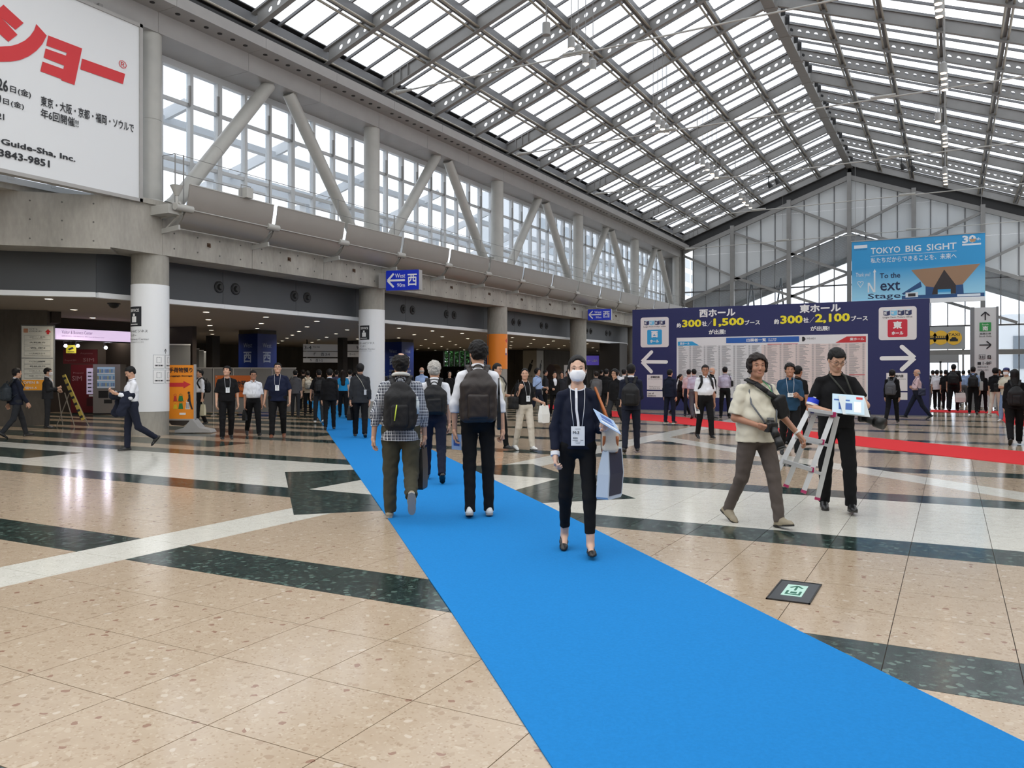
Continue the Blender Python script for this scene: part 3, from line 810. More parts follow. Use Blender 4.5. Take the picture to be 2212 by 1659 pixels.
# ---------------------------------------------------------------- concourse behind the arcade
cl = MB(); pl_ = [(-18.3, 12.7), (-18.3, 76), (-30, 76), (-30, 56.4), (-42, 56.4), (-42, -2)]
e = I0 + CH * 11; pl_.append((e.x - .1, e.y))
cl.prism([(x, y) for x, y in pl_], Matrix.Identity(4), 3.36, 3.5)
ceil = put('ceiling', cl, CEILM, kind='structure', origin=(-30, 30, 3.36))
ceil['_w'] = (-30, 30, 3.36)
DL = M('downlight_glow', (255, 240, 214), 0.5, emit=9.0)
dlm = MB().cyl((0, 0, 0), (0, 0, -.012), .085, n=16).mesh('lens', DL)
rgm = MB().tube([(.1 * math.cos(t), .1 * math.sin(t), -.006) for t in [2 * math.pi * k / 16 for k in range(16)]], .012, n=6, closed=True).mesh('trim_ring', WHITE)
cnt = 0
for i in range(7):
    for j in range(-2, 22):
        x, y = -19.6 - 2.65 * i, 12.4 + 2.42 * j
        if (Vector((x, y, 0)) - I0).dot(NN) < .4 and y < 12.6: continue
        if y > 55 and x < -29: continue
        d = -SN * x + CS * y; l = (CS * x + SN * y) / d
        if d < 6 or abs(l) > .64: continue
        ORD = 'first second third fourth fifth sixth seventh eighth ninth tenth eleventh twelfth thirteenth fourteenth fifteenth sixteenth seventeenth eighteenth nineteenth twentieth'.split() + ['twenty-first', 'twenty-second', 'twenty-third', 'twenty-fourth']
        t = thing('downlight', f'round downlight, {ORD[i]} row back from the arcade, {ORD[j + 2]} along it from the near end', 'downlight', (x, y, 3.36), group='downlights in the concourse ceiling')
        for nm, me in (('lens', dlm), ('trim_ring', rgm)):
            o = bpy.data.objects.new(nm, me); COL.objects.link(o); o.parent = t
        cnt += 1
        if i < 6 and j % 2 == i % 2 and j < 17:
            L = bpy.data.lights.new('downlight_lamp', 'SPOT'); L.energy = 170; L.color = (1, .9, .76); L.spot_size = math.radians(150); L.spot_blend = 1; L.shadow_soft_size = .09
            o = bpy.data.objects.new('downlight_lamp', L); COL.objects.link(o); o.parent = t; o.location = (0, 0, -.03)
# walls of the concourse
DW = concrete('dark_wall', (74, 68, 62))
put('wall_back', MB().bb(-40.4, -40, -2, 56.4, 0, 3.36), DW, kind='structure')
wn = thing('wall_north', kind='structure', loc=(-34, 56, 0))
put('wall_panel', MB().bb(-40, -36.4, 56, 56.3, 0, 3.36), DW, wn)
put('wall_panel', MB().bb(-36.4, -33.4, 56, 56.3, 0, 2.1), DARK, wn)
for k in range(5):
    put('wall_panel', MB().bb(-33.4 + 1.2 * k, -33.4 + 1.2 * k + 1.185, 56, 56.3, 0, 3.36), DW, wn)
put('wall_panel', MB().bb(-30.2, -17.2, 76, 76.3, 0, 3.36), DW, wn)
put('wall_panel', MB().bb(-27.7, -27.4, 56.3, 76, 0, 3.36), DW, wn)
wg = thing('window_8', kind='structure', loc=(-35, 56.1, 2.1))
for k in range(7): put('mullion', MB().bb(-36.4 + .5 * k - .03, -36.4 + .5 * k + .03, 56.05, 56.2, 2.1, 3.36), STEEL, wg)
for k in range(6): put('pane', MB().bb(-36.37 + .5 * k, -35.93 + .5 * k, 56.12, 56.13, 2.1, 3.36), WGLASS, wg)
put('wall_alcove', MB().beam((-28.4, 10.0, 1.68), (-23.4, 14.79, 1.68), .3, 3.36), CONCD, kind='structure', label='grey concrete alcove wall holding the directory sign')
put('wall_alcove', MB().beam((-23.5, 15.1, 3.2), (-26.1, 16.2, 3.2), .25, .34).bb(-26.2, -26.02, 16.2, 19.8, 3.02, 3.36).bb(-31.4, -31.2, 12, 22.4, 0, 3.36).bb(-31.4, -26.0, 22.2, 22.4, 0, 3.36), M('alcove_brown', (58, 50, 46), 0.6), kind='structure', label='dark walls of the vending alcove')
put('wall_upper', MB().bb(-30, -18.4, -2, 12.3, 5.6, 5.72), CONC, kind='structure', label='concrete ledge behind the white billboard')
put('wall_upper_back', MB().beam((-19.4, 11.2, 6.0), (-27, 3.9, 6.0), .3, .6), CONC, kind='structure', label='concrete upstand behind the white billboard')
# ---------------------------------------------------------------- print colours
INK = M('black_print', (26, 28, 34), 0.6); WPR = M('white_print', (236, 236, 236), 0.5)
REDP = M('red_print', (196, 44, 50), 0.55); NAVYP = M('navy_wall_print', (30, 36, 90), 0.55); YEL = M('yellow_print', (240, 226, 40), 0.5)
CYAN = M('cyan_print', (42, 158, 214), 0.5); CARDW = M('card_white_print', (224, 220, 220), 0.5); RUBY = M('ruby_print', (200, 32, 56), 0.5)
GREYP = M('grey_print', (128, 130, 134), 0.6); BLUEL = M('blue_sign_face', (14, 40, 164), 0.3, emit=0.25)
# ---------------------------------------------------------------- white billboard at the left
pl = Plane((-16.98, 12, 0), (0, 1, 0))
bb = thing('billboard', 'big white billboard with red katakana letters hanging beside the first column', 'billboard', (-17.0, 12.0, 5.6))
e0 = pl.hit(307, 437); top = pl.hit(307, 54)
ZB, ZT, UR = e0[1], top[1], e0[0]
BW = M('billboard_white', (214, 216, 218), 0.45)
put('panel', MB().bb(-17.14, -16.985, 3.0, 12 + UR - .05, ZB + .06, ZT - .05), BW, bb)
mb = MB().bb(-17.16, -16.95, 12 + UR - .08, 12 + UR, ZB, ZT).bb(-17.16, -16.95, 2.9, 12 + UR, ZB, ZB + .08).bb(-17.16, -16.95, 2.9, 12 + UR, ZT - .08, ZT)
put('frame', mb, FASC, bb)
put('hanger', MB().bb(-17.3, -17.1, 8, 8.1, 9.5, 9.95).bb(-17.3, -17.1, 12.0, 12.1, 9.5, 9.95), STEEL, bb)
B = Board(pl, bb); q = lambda u, v: (u / 3.456, v / 3.456)
B.ppoly([q(*p) for p in ((25, 35), (-40, 90), (115, 222), (175, 172))], REDP)
B.ppoly([q(*p) for p in ((0, 122), (-60, 180), (-30, 230), (62, 312), (130, 260))], REDP)
B.ppoly([q(*p) for p in ((270, 180), (255, 225), (225, 268), (185, 303), (130, 330), (80, 343), (0, 348), (-60, 345), (-60, 462), (0, 462), (80, 460), (150, 448), (215, 420), (270, 380), (315, 330), (348, 266))], REDP)
B.ppoly([q(*p) for p in ((360, 265), (345, 340), (498, 395), (492, 416), (340, 362), (325, 430), (478, 490), (472, 516), (317, 460), (300, 532), (457, 590), (457, 600), (555, 635), (612, 362))], REDP)
B.ppoly([q(*p) for p in ((612, 437), (598, 517), (917, 628), (933, 552))], REDP)
B.ptext('®', q(885, 500), q(945, 520), q(885, 440), REDP)
def bt(s, x0, y0, x1, y1, yt, bold=0.02): B.ptext(s, q(x0, y0), q(x1, y1), q(x0, yt), INK, bold)
bt('26', -20, 668, 58, 686, 578, .03); bt('日(金)', 75, 695, 230, 738, 634); bt('19', -50, 770, 8, 790, 690, .03); bt('日(金)', 22, 782, 178, 825, 728)
bt('21', -20, 885, 30, 900, 838, .03)
bt('東京・大阪・京都・福岡・ソウルで', 303, 790, 998, 985, 712, .02); bt('年6回開催!!', 303, 878, 585, 944, 806, .02)
bt('Guide-Sha, Inc.', 5, 1082, 562, 1222, 1030, .035); bt('3843-9851', -12, 1165, 370, 1245, 1108, .035)

# ---------------------------------------------------------------- blue notice wall
WY_ = 32.2
pw = Plane((-11.62, WY_, 0), (1, 0, 0))
nw = thing('notice_wall', 'huge navy notice wall listing exhibitors with arrows to both halls', 'notice wall', (-6.15, WY_, 0))
XL, XR, HT = -11.62, -0.68, 4.15
put('panel', MB().bb(XL, XR, WY_ + .001, WY_ + .34, 0.0, HT), NAVYP, nw)
put('side_trim', MB().bb(XR, XR + .012, WY_, WY_ + .34, 0.0, HT), M('navy_side', (30, 34, 66), .6), nw)
put('kerb', MB().bb(XL - .05, XR + .05, WY_ - .06, WY_ + .4, 0, .04), M('grey_kerb', (110, 110, 116), .6), nw)
B = Board(pw, nw)
c5 = lambda u, v: (1360 + u / 2.596, 380 + v / 2.596); c6 = lambda u, v: (1440 + u / 4.809, 650 + v / 4.809)
a = pw.hit(*c6(105, 390)); b = pw.hit(*c6(2090, 335)); c_ = pw.hit(*c5(1335, 1255)); U0, V1, U1, V0 = a[0], (a[1] + b[1]) / 2, b[0], c_[1]
B.rect(U0, V0, U1, V1, M('list_sheet', (226, 226, 228), .5), .002)
Wd, Hd = U1 - U0, V1 - V0
mid = U0 + Wd * .47
B.rect(mid, V0 + .06, U1 - .05, V1 - Hd * .14, M('list_pink', (230, 214, 210), .5), .0055, t=.001)
n_l = MB(); M4 = pw.mat(); rnd = random.Random(3)
for ci in range(12):
    xa = U0 + .07 + (Wd - .12) * ci / 12; xb = xa + (Wd - .12) / 12 - .06
    for ri in range(52):
        y = V1 - Hd * .15 - ri * Hd * .82 / 52
        if ri > 46 and ci % 5 == 4: continue
        w1 = rnd.uniform(.25, .75) * (xb - xa)
        n_l.prism([(xa, y), (xa + w1, y), (xa + w1, y + .013), (xa, y + .013)], M4, .0075, .008)
        n_l.prism([(xb - .07, y), (xb, y), (xb, y + .013), (xb - .07, y + .013)], M4, .0075, .008)
        n_l.prism([(xa, y - .018), (xb, y - .018), (xb, y - .0155), (xa, y - .0155)], M4, .0075, .008)
put('small_print', n_l, GREYP, nw, kind='stuff')
for ri, ci in ((0, 6), (0, 7), (31, 11)):
    xa = U0 + .07 + (Wd - .12) * ci / 12; y = V1 - Hd * .15 - ri * Hd * .82 / 52; B.rect(xa, y + .03, xa + (Wd - .12) / 12 - .05, y + .05, REDP, .0085)
for ci in range(1, 12):
    x = U0 + .04 + (Wd - .12) * ci / 12; B.rect(x, V0 + .08, x + .006, V1 - Hd * .14, GREYP, .0075, t=.001)
h1 = Hd * .055
B.rect(U0 + Wd * .28, V1 - .04 - h1 * 1.6, U0 + Wd * .665, V1 - .04, M('list_blue_header', (28, 92, 176), .5), .007)
B.rect(U0 + Wd * .45, V1 - .04 - h1 * 1.6, U0 + Wd * .665, V1 - .04, CYAN, .0078, t=.002)
B.text('出展者一覧', U0 + Wd * .39, V1 - .02 - h1 * 1.45, Wd * .105, h1 * .95, WPR, .03, .012)
B.text('（五十音順）', U0 + Wd * .505, V1 - .02 - h1 * .95, Wd * .045, h1 * .4, WPR, .02, .012); B.text('Exhibitor List', U0 + Wd * .507, V1 - .02 - h1 * 1.4, Wd * .04, h1 * .3, WPR, .02, .012)
B.poly([(U0 + .05, V1 - Hd * .135), (U0 + Wd * .13, V1 - Hd * .135), (U0 + Wd * .09, V1 - Hd * .065), (U0 + .05, V1 - Hd * .065)], CYAN, .008)
B.text('西ホール', U0 + Wd * .02, V1 - Hd * .118, Wd * .055, h1 * .7, WPR, .03, .013)
B.poly([(U1 - .06, V1 - Hd * .128), (U1 - Wd * .155, V1 - Hd * .128), (U1 - Wd * .10, V1 - Hd * .035), (U1 - .06, V1 - Hd * .035)][::-1], REDP, .008)
B.text('東ホール', U1 - Wd * .085, V1 - Hd * .10, Wd * .068, h1 * .85, WPR, .03, .013)
B.poly([(U0 + Wd * .68, V1 - .06 - h1 * 1.3), (U0 + Wd * .69, V1 - .06 - h1 * 1.3), (U0 + Wd * .698, V1 - .06 - h1 * .65), (U0 + Wd * .69, V1 - .06), (U0 + Wd * .68, V1 - .06)], INK, .008)
B.text('W5-AD1', U0 + Wd * .702, V1 - .05 - h1 * .85, Wd * .045, h1 * .5, GREYP, .02, .012)
# headline lettering
def ht(s, x0, y0, x1, y1, yt, m, bold=.05): B.ptext(s, c6(x0, y0), c6(x1, y1), c6(x0, yt), m, bold)
ht('西ホール', 340, 172, 715, 150, 90, WPR, .05); ht('東ホール', 1382, 127, 1810, 102, 40, WPR, .05)
ht('約', 105, 278, 150, 276, 232, WPR); ht('300', 160, 276, 362, 266, 198, YEL, .05); ht('社', 368, 264, 418, 262, 212, WPR); ht('／', 424, 266, 470, 262, 208, WPR, .0)
ht('1,500', 486, 272, 806, 252, 182, YEL, .05); ht('ブース', 812, 250, 970, 242, 200, WPR, .04); ht('が出展!', 438, 350, 612, 340, 298, WPR, .04)
ht('約', 1116, 242, 1168, 238, 190, WPR); ht('300', 1180, 240, 1415, 228, 154, YEL, .05); ht('社', 1420, 228, 1476, 226, 174, WPR); ht('／', 1484, 228, 1536, 222, 166, WPR, .0)
ht('2,100', 1542, 236, 1905, 208, 136, YEL, .05); ht('ブース', 1915, 208, 2090, 198, 156, WPR, .04); ht('が出展!', 1494, 314, 1692, 304, 262, WPR, .04)
def card(x0, y0, x1, y1, col, kan, side):
    a = pw.hit(*c5(x0, y1)); b = pw.hit(*c5(x1, y0)); w = b[0] - a[0]; h = b[1] - a[1]
    B.rect(a[0], a[1], b[0], b[1], CARDW, .004, rad=.1)
    cx = a[0] + w / 2
    for k in range(4):
        x = a[0] + w * (.12 + .19 * k); s_ = w * .19; y = a[1] + h * .76; cc = [M('cube_navy', (40, 48, 92), .5), M('cube_sky', (120, 196, 232), .5), M('cube_navy', (40, 48, 92), .5), M('cube_navy', (40, 48, 92), .5)][k]
        B.poly([(x + .01, y), (x + s_ / 2, y - s_ * .14), (x + s_ / 2, y + s_ * .55), (x + .01, y + s_ * .68)], cc, .009)
        B.poly([(x + s_ / 2 + .004, y - s_ * .14), (x + s_ - .01, y), (x + s_ - .01, y + s_ * .68), (x + s_ / 2 + .004, y + s_ * .55)], cc, .009)
        B.poly([(x + .012, y + s_ * .74), (x + s_ / 2, y + s_ * .62), (x + s_ - .012, y + s_ * .74), (x + s_ / 2, y + s_ * .86)], M('cube_top', (206, 226, 236), .5), .009)
        B.text('国物総展'[k], x + .03, y + s_ * .08, s_ * .34, s_ * .4, WPR, .03, .014)
    B.text('Logis-Tech Tokyo 2026', a[0] + w * .11, a[1] + h * .655, w * .78, h * .055, INK, .01, .009)
    s_ = w * .52; B.rect(cx - s_ / 2, a[1] + h * .09, cx + s_ / 2, a[1] + h * .09 + s_ * .98, col, .009, rad=.05)
    B.text(kan, cx - s_ * .23, a[1] + h * .09 + s_ * .46, s_ * .46, s_ * .42, WPR, .06, .014); B.text('ホール', cx - s_ * .30, a[1] + h * .09 + s_ * .12, s_ * .6, s_ * .2, WPR, .06, .014)
card(62, 790, 220, 962, CYAN, '西', 0); card(1397, 730, 1610, 922, RUBY, '東', 1)
t_ = pw.hit(*c5(206, 1043)); p_ = pw.hit(*c5(70, 1042)); B.arrow(t_, p_, .40, .14, WPR, rounded=True)
t_ = pw.hit(*c5(1415, 1023)); p_ = pw.hit(*c5(1598, 1021)); B.arrow(t_, p_, .40, .15, WPR, rounded=True)
B.prect(c5(98, 1198), c5(185, 1115), CARDW); B.prect(c5(98, 1240), c5(185, 1208), CARDW); B.prect(c5(1440, 1205), c5(1558, 1105), CARDW); B.prect(c5(1440, 1254), c5(1558, 1214), CARDW)
B.ptext('会場案内図', c5(118, 1134), c5(168, 1133), c5(118, 1122), INK, .03); B.ptext('It\'s the best guide', c5(104, 1142), c5(182, 1141), c5(104, 1136), INK); B.ptext('Read more on', c5(112, 1185), c5(172, 1184), c5(112, 1178), INK); B.ptext('the official Web', c5(112, 1194), c5(172, 1193), c5(112, 1187), INK)
B.ptext('List of', c5(102, 1224), c5(136, 1223), c5(102, 1214), INK, .02); B.ptext('Exhibitors', c5(102, 1237), c5(148, 1236), c5(102, 1227), INK, .02)
B.ptext('会場案内図', c5(1462, 1130), c5(1535, 1128), c5(1462, 1114), INK, .03); B.ptext('Please see more', c5(1470, 1142), c5(1548, 1140), c5(1470, 1134), INK)

# ---------------------------------------------------------------- blue hanging arrow signs on the columns
def west_sign(px0, py0, px1, py1, X, lab, colx):
    # faces the camera side of the hall: a box across the arcade, reading along the wall's normal
    d = (px0, py0)
    Yc = X
    pl = Plane((-17.05, Yc, 0), (.985, .174, 0))
    a = pl.hit(px0, py1); b = pl.hit(px1, py0)
    r = thing('hanging_sign', lab, 'sign', tuple(pl.w(a[0], a[1])), group='blue arrow signs on the arcade columns')
    w, h = b[0] - a[0], b[1] - a[1]
    mb = MB().prism([(a[0], a[1]), (b[0], a[1]), (b[0], b[1]), (a[0], b[1])], pl.mat(), -.26, -.002); put('case', mb, FASC, r)
    put('bracket', MB().prism([(a[0] - .3, a[1] + h * .15), (a[0] + .02, a[1] + h * .15), (a[0] + .02, b[1] - h * .1), (a[0] - .3, b[1] - h * .1)], pl.mat(), -.6, -.05), FASC, r)
    B = Board(pl, r); B.rect(a[0], a[1], b[0], b[1], BLUEL, 0.0, 'face', .006, rad=.03)
    B.arrow((a[0] + w * .58, a[1] + h * .5), (a[0] + w * .05, a[1] + h * .5), h * .34, h * .10, WPR, .008)
    B.text('West', a[0] + w * .28, a[1] + h * .62, w * .31, h * .22, WPR, .01, .009); B.text('90m', a[0] + w * .34, a[1] + h * .16, w * .24, h * .19, WPR, .01, .009)
    B.text('西', a[0] + w * .66, a[1] + h * .2, w * .28, h * .6, WPR, .02, .009)
west_sign(834, 582, 905, 628, CY[1] - .55, 'nearest blue arrow sign reading West 90m, on the second column', 0)
west_sign(1270, 667, 1320, 692, CY[3] - .55, 'farther blue arrow sign reading West 90m, on the fourth column', 0)

# ---------------------------------------------------------------- hanging banner on the gable
by = 55.5
pb = Plane((-5, by, 0), (1, 0, 0)); a = pb.hit(1840, 653); b = pb.hit(2128, 503)
bn = thing('banner', 'large sky blue banner with building picture hung before the gable', 'banner', tuple(pb.w(a[0], a[1])))
B = Board(pb, bn); w, h = b[0] - a[0], b[1] - a[1]
SKYB = M('banner_sky_blue', (58, 158, 208), .55)
mm = SKYB.node_tree; bs = mm.nodes['Principled BSDF']
tc = mm.nodes.new('ShaderNodeTexCoord'); sp = mm.nodes.new('ShaderNodeSeparateXYZ'); mm.links.new(tc.outputs['Generated'], sp.inputs[0]); cr = mm.nodes.new('ShaderNodeValToRGB'); mm.links.new(sp.outputs[2], cr.inputs[0])
cr.color_ramp.elements[0].color = lin((150, 206, 232)) + (1,); cr.color_ramp.elements[0].position = .1; cr.color_ramp.elements[1].color = lin((46, 146, 202)) + (1,); cr.color_ramp.elements[1].position = .55
mm.links.new(cr.outputs[0], bs.inputs['Base Color'])
B.rect(a[0], a[1], b[0], b[1], SKYB, 0.0, 'cloth', .02)
put('frame', MB().prism([(a[0] - .04, b[1]), (b[0] + .04, b[1]), (b[0] + .04, b[1] + .06), (a[0] - .04, b[1] + .06)], pb.mat(), -.02, .05), FASC, bn)
put('bottom_roll', MB().beam(pb.w(a[0], a[1] - .08), pb.w(b[0], a[1] - .08), .3, .26), WHITE, bn)
for x in (a[0] + .2, b[0] - .2): put('wire', MB().cyl(pb.w(x, b[1]), pb.w(x, roofz(-5 + x) + .2), .012, n=6), STEEL, bn)
z = lambda u, v: (a[0] + w * (u) / 2120, a[1] + h * (1 - v / 930.))    # picture laid out on a 2120 x 930 grid
def zt(s, u0, v0, u1, v1, m, bold=.0):
    p = z(u0, v1); p2 = z(u1, v0); B.text(s, p[0], p[1], p2[0] - p[0], p2[1] - p[1], m, bold, .026)
PALE = M('pale_banner_print', (214, 220, 226), .5); NVB = M('deep_navy_print', (18, 34, 74), .5); BRN = M('building_brown_print', (150, 118, 92), .5); DBR = M('building_dark_print', (48, 40, 42), .5); BLB = M('building_blue_print', (34, 74, 122), .5)
zt('TOKYO', 320, 110, 805, 205, PALE, .02); zt('BIG', 890, 110, 1140, 205, PALE, .02); zt('SIGHT', 1225, 110, 1690, 205, PALE, .02)
B.rect(*z(320, 238), *z(1690, 233), PALE, .024); zt('私たちだからできることを、未来へ', 320, 262, 1690, 345, PALE, .015)
B.rect(*z(40, 105), *z(262, 55), PALE, .024); zt('TOKYO BIG SIGHT', 42, 118, 260, 132, NVB)
zt('To the', 470, 505, 805, 585, NVB, .02); zt('ext', 478, 640, 805, 775, NVB, .02); zt('Stage', 270, 810, 810, 915, NVB, .01)
B.rect(*z(270, 790), *z(292, 640), PALE, .024); B.poly([z(270, 640), z(300, 640), z(395, 790), z(362, 790)][::-1], PALE, .025); B.rect(*z(372, 790), *z(397, 470), PALE, .024); B.poly([z(358, 485), z(386, 435), z(414, 485)][::-1], PALE, .025)
zt('Thank you!', 70, 480, 310, 560, PALE); zt('♡', 95, 610, 200, 710, PALE)
B.poly([z(980, 480), z(2050, 440), z(1780, 730), z(1680, 735), z(1500, 500), z(1340, 755), z(1210, 735)][::-1], BRN, .024)
B.poly([z(1500, 500), z(1680, 735), z(1680, 860), z(1600, 860), z(1600, 790), z(1400, 790), z(1400, 860), z(1310, 860), z(1340, 755)][::-1], DBR, .025)
B.poly([z(1210, 735), z(1340, 755), z(1310, 880), z(1210, 880)][::-1], BLB, .024); B.poly([z(1680, 735), z(1790, 730), z(1800, 880), z(1660, 880)][::-1], BLB, .024)
B.poly([z(1130, 660), z(1150, 740), z(860, 850), z(830, 830)][::-1], BLB, .024)
B.rect(*z(1400, 860), *z(1600, 790), SKYB, .024); B.rect(*z(830, 930), *z(2110, 862), BLB, .0235); B.rect(*z(890, 890), *z(1090, 815), PALE, .026); B.rect(*z(930, 878), *z(1050, 832), DBR, .027); B.rect(*z(1700, 905), *z(2050, 872), PALE, .026)
ORG = M('bronze_print', (176, 138, 104), .5)
zt('30', 1775, 20, 1985, 130, PALE, .05); zt('th', 1990, 60, 2050, 100, PALE, .02); B.poly([z(1880, 75), z(1990, 75), z(1965, 120), z(1905, 120)][::-1], ORG, .03); B.rect(*z(1775, 165), *z(2060, 140), PALE, .024)

# ---------------------------------------------------------------- vertical white guide sign and taxi sign
pv = Plane((.9, 40, 0), (1, 0, 0)); a = pv.hit(2105, 880); b = pv.hit(2152, 663)
vs_ = thing('guide_sign', 'tall white guide sign pillar with arrows and green square above the crowd', 'sign', tuple(pv.w(a[0], 0)))
SW = M('sign_white', (206, 210, 210), .4)
put('panel', MB().bb(.9 + a[0], .9 + b[0], 40.01, 40.2, .1, b[1]), SW, vs_)
put('frame', MB().bb(.9 + a[0] - .16, .9 + a[0], 40.0, 40.35, 0, b[1] + .02).bb(.9 + b[0], .9 + b[0] + .09, 40.0, 40.35, 0, b[1] + .02), M('sign_frame', (120, 124, 126), .4), vs_)
B = Board(pv, vs_); w = b[0] - a[0]; T_ = b[1]; cx = (a[0] + b[0]) / 2; GRN = M('green_print', (44, 150, 74), .5)
B.arrow((cx, T_ - w * .68), (cx, T_ - w * .25), w * .2, w * .06, INK); B.rect(cx - w * .27, T_ - w * 1.27, cx + w * .27, T_ - w * .8, GRN, rad=.02)
B.text('South', cx - w * .15, T_ - w * .95, w * .3, w * .08, WPR); B.text('南', cx - w * .13, T_ - w * 1.24, w * .26, w * .25, WPR, .02)
B.text('南展示棟', cx - w * .26, T_ - w * 1.45, w * .52, w * .1, INK, .01); B.text('South Halls', cx - w * .28, T_ - w * 1.58, w * .56, w * .09, INK)
B.arrow((cx - w * .27, T_ - w * 2.0), (cx + w * .26, T_ - w * 2.0), w * .2, w * .06, INK)
B.rect(cx - w * .29, T_ - w * 2.75, cx - w * .0, T_ - w * 2.5, INK, rad=.0); B.rect(cx - w * .27, T_ - w * 2.73, cx - w * .02, T_ - w * 2.52, SW, .009)
for k in range(3): B.rect(cx - w * (.24 - .08 * k), T_ - w * 2.71, cx - w * (.20 - .08 * k), T_ - w * 2.56, INK, .014)
B.text('♿', cx + w * .1, T_ - w * 2.75, w * .16, w * .2, INK); B.text('1-8F', cx - w * .12, T_ - w * 3.05, w * .4, w * .17, INK, .01); B.rect(cx - w * .36, T_ - w * 3.05, cx - w * .2, T_ - w * 2.9, INK)
B.text('国際会議場', cx - w * .36, T_ - w * 3.2, w * .5, w * .07, INK); B.text('会議棟のご案内', cx - w * .36, T_ - w * 3.36, w * .5, w * .07, INK)
pt = Plane((-1, 52, 0), (1, 0, 0)); a = pt.hit(1985, 755); b = pt.hit(2085, 705)
tx = thing('transport_sign', 'grey sign board with yellow bus and taxi discs behind the notice wall', 'sign', tuple(pt.w(a[0], a[1])))
put('panel', MB().bb(-1 + a[0], -1 + b[0], 52.01, 52.2, a[1], b[1]), M('sign_grey', (150, 154, 156), .4), tx); put('pole', MB().bb(-1 + a[0] + .2, -1 + a[0] + .3, 52.1, 52.2, 0, a[1]).bb(-1 + b[0] - .15, -1 + b[0] - .05, 52.1, 52.2, 0, a[1]), STEEL, tx)
B = Board(pt, tx); YT = M('taxi_yellow', (222, 176, 52), .5)
for k, px in enumerate((2007, 2032, 2060.5)):
    c0 = pt.hit(px, 729.5); r = .40; B.disc(c0[0], c0[1], r, YT)
    if k == 2: B.text('TAXI', c0[0] - .28, c0[1] + .10, .56, .15, INK, .02); B.rect(c0[0] - .2, c0[1] - .2, c0[0] + .2, c0[1] - .06, INK, .009); B.poly([(c0[0] - .14, c0[1] - .06), (c0[0] + .14, c0[1] - .06), (c0[0] + .09, c0[1] + .03), (c0[0] - .09, c0[1] + .03)], INK, .009)
    else:
        B.rect(c0[0] - .28, c0[1] - .1, c0[0] + .28, c0[1] + .1, INK, .009, rad=.02)
        for j in range(5): B.rect(c0[0] - .24 + j * .1, c0[1] + .0, c0[0] - .17 + j * .1, c0[1] + .07, YT, .013)

# ---------------------------------------------------------------- square pillars in blue film, bottle pillar, far signs
BLF = M('navy_blue_film', (22, 46, 120), .35)
def pillar(x, y, w, mat, lab, txt=True, blue=True):
    r = thing('square_pillar', lab, 'pillar', (x - w / 2, y + w / 2, 0), group='square pillars in the concourse')
    put('core', MB().bb(x - w, x, y, y + w, 0, 3.36), CONCD, r)
    put('film_wrap', MB().bb(x - w - .01, x + .01, y - .01, y + w + .01, 0, 3.2), mat, r)
    for pln in (Plane((x - w, y - .011, 0), (1, 0, 0)), Plane((x + .011, y, 0), (0, 1, 0))):
        B = Board(pln, r)
        if blue:
            PB = M('faded_print', (150, 164, 196), .5)
            B.text('West', w * .26, 2.62, w * .46, .19, PB, .0, .004); B.text('西', w * .27, 1.98, w * .42, .46, PB, .03, .004)
            B.text('西展示棟', w * .26, 1.62, w * .5, .11, PB, .01, .004); B.text('West Halls', w * .26, 1.46, w * .5, .10, PB, .0, .004); B.text('西展示楼 · 서관', w * .1, 1.36, w * .75, .05, PB, .0, .004)
        else:
            B.poly([(w * .3, 1.7), (w * .52, 1.6), (w * .72, 2.15), (w * .5, 2.3)], INK, .004); B.poly([(w * .58, 2.3), (w * .68, 2.25), (w * .76, 2.5), (w * .66, 2.55)], INK, .004)
            B.text('消火器', w * .3, 1.28, w * .4, .12, INK, .0, .004); B.text('Fire Extinguisher', w * .2, 1.12, w * .6, .08, GREYP, .0, .004)
pillar(-25.6, 25.2, 1.08, BLF, 'nearest navy blue square pillar reading West, behind the luggage partitions')
pillar(-25.6, 35.4, 1.08, BLF, 'second navy blue square pillar, just right of the second round column')
pillar(-25.6, 44.9, 1.08, BLF, 'farthest navy blue square pillar, left of the orange column')
pillar(-26.4, 53.0, 1.1, M('bottle_pillar_white', (150, 148, 142), .5), 'pale square pillar with black bottle pictograms behind the masked woman', blue=False)
for i, (px, d, w, h_) in enumerate([(762, 46, .5, 3.36), (740, 42, .35, 3.36), (460, 40, .45, 3.36)]):
    p = at_depth(px, 808, d); t = thing('dark_column', ['dark square column right of the stacked guide signs', 'slim dark column between the stacked guide signs', 'dark square column left of the nearest blue pillar'][i], 'column', (p.x, p.y, 0))
    put('shaft', MB().box((p.x, p.y, h_ / 2), (w, w, h_)), M('dark_column_paint', (44, 40, 38), .6), t); put('shoe', MB().box((p.x, p.y, .08), (w + .06, w + .06, .16)), DARK, t)
p = at_depth(1325, 808, 50); t = thing('dark_column', 'dark square column left of the notice wall', 'column', (p.x, p.y, 0)); put('shaft', MB().box((p.x, p.y, 1.68), (1.3, 1.3, 3.36)), M('dark_column_paint'), t); put('shoe', MB().box((p.x, p.y, .08), (1.36, 1.36, .16)), DARK, t)
pf = Plane(tuple(at_depth(655, 808, 44)), (.72, .69, 0)); pf.P.z = 0
SGF = M('overhead_sign_face', (172, 170, 168), .5, emit=.12)
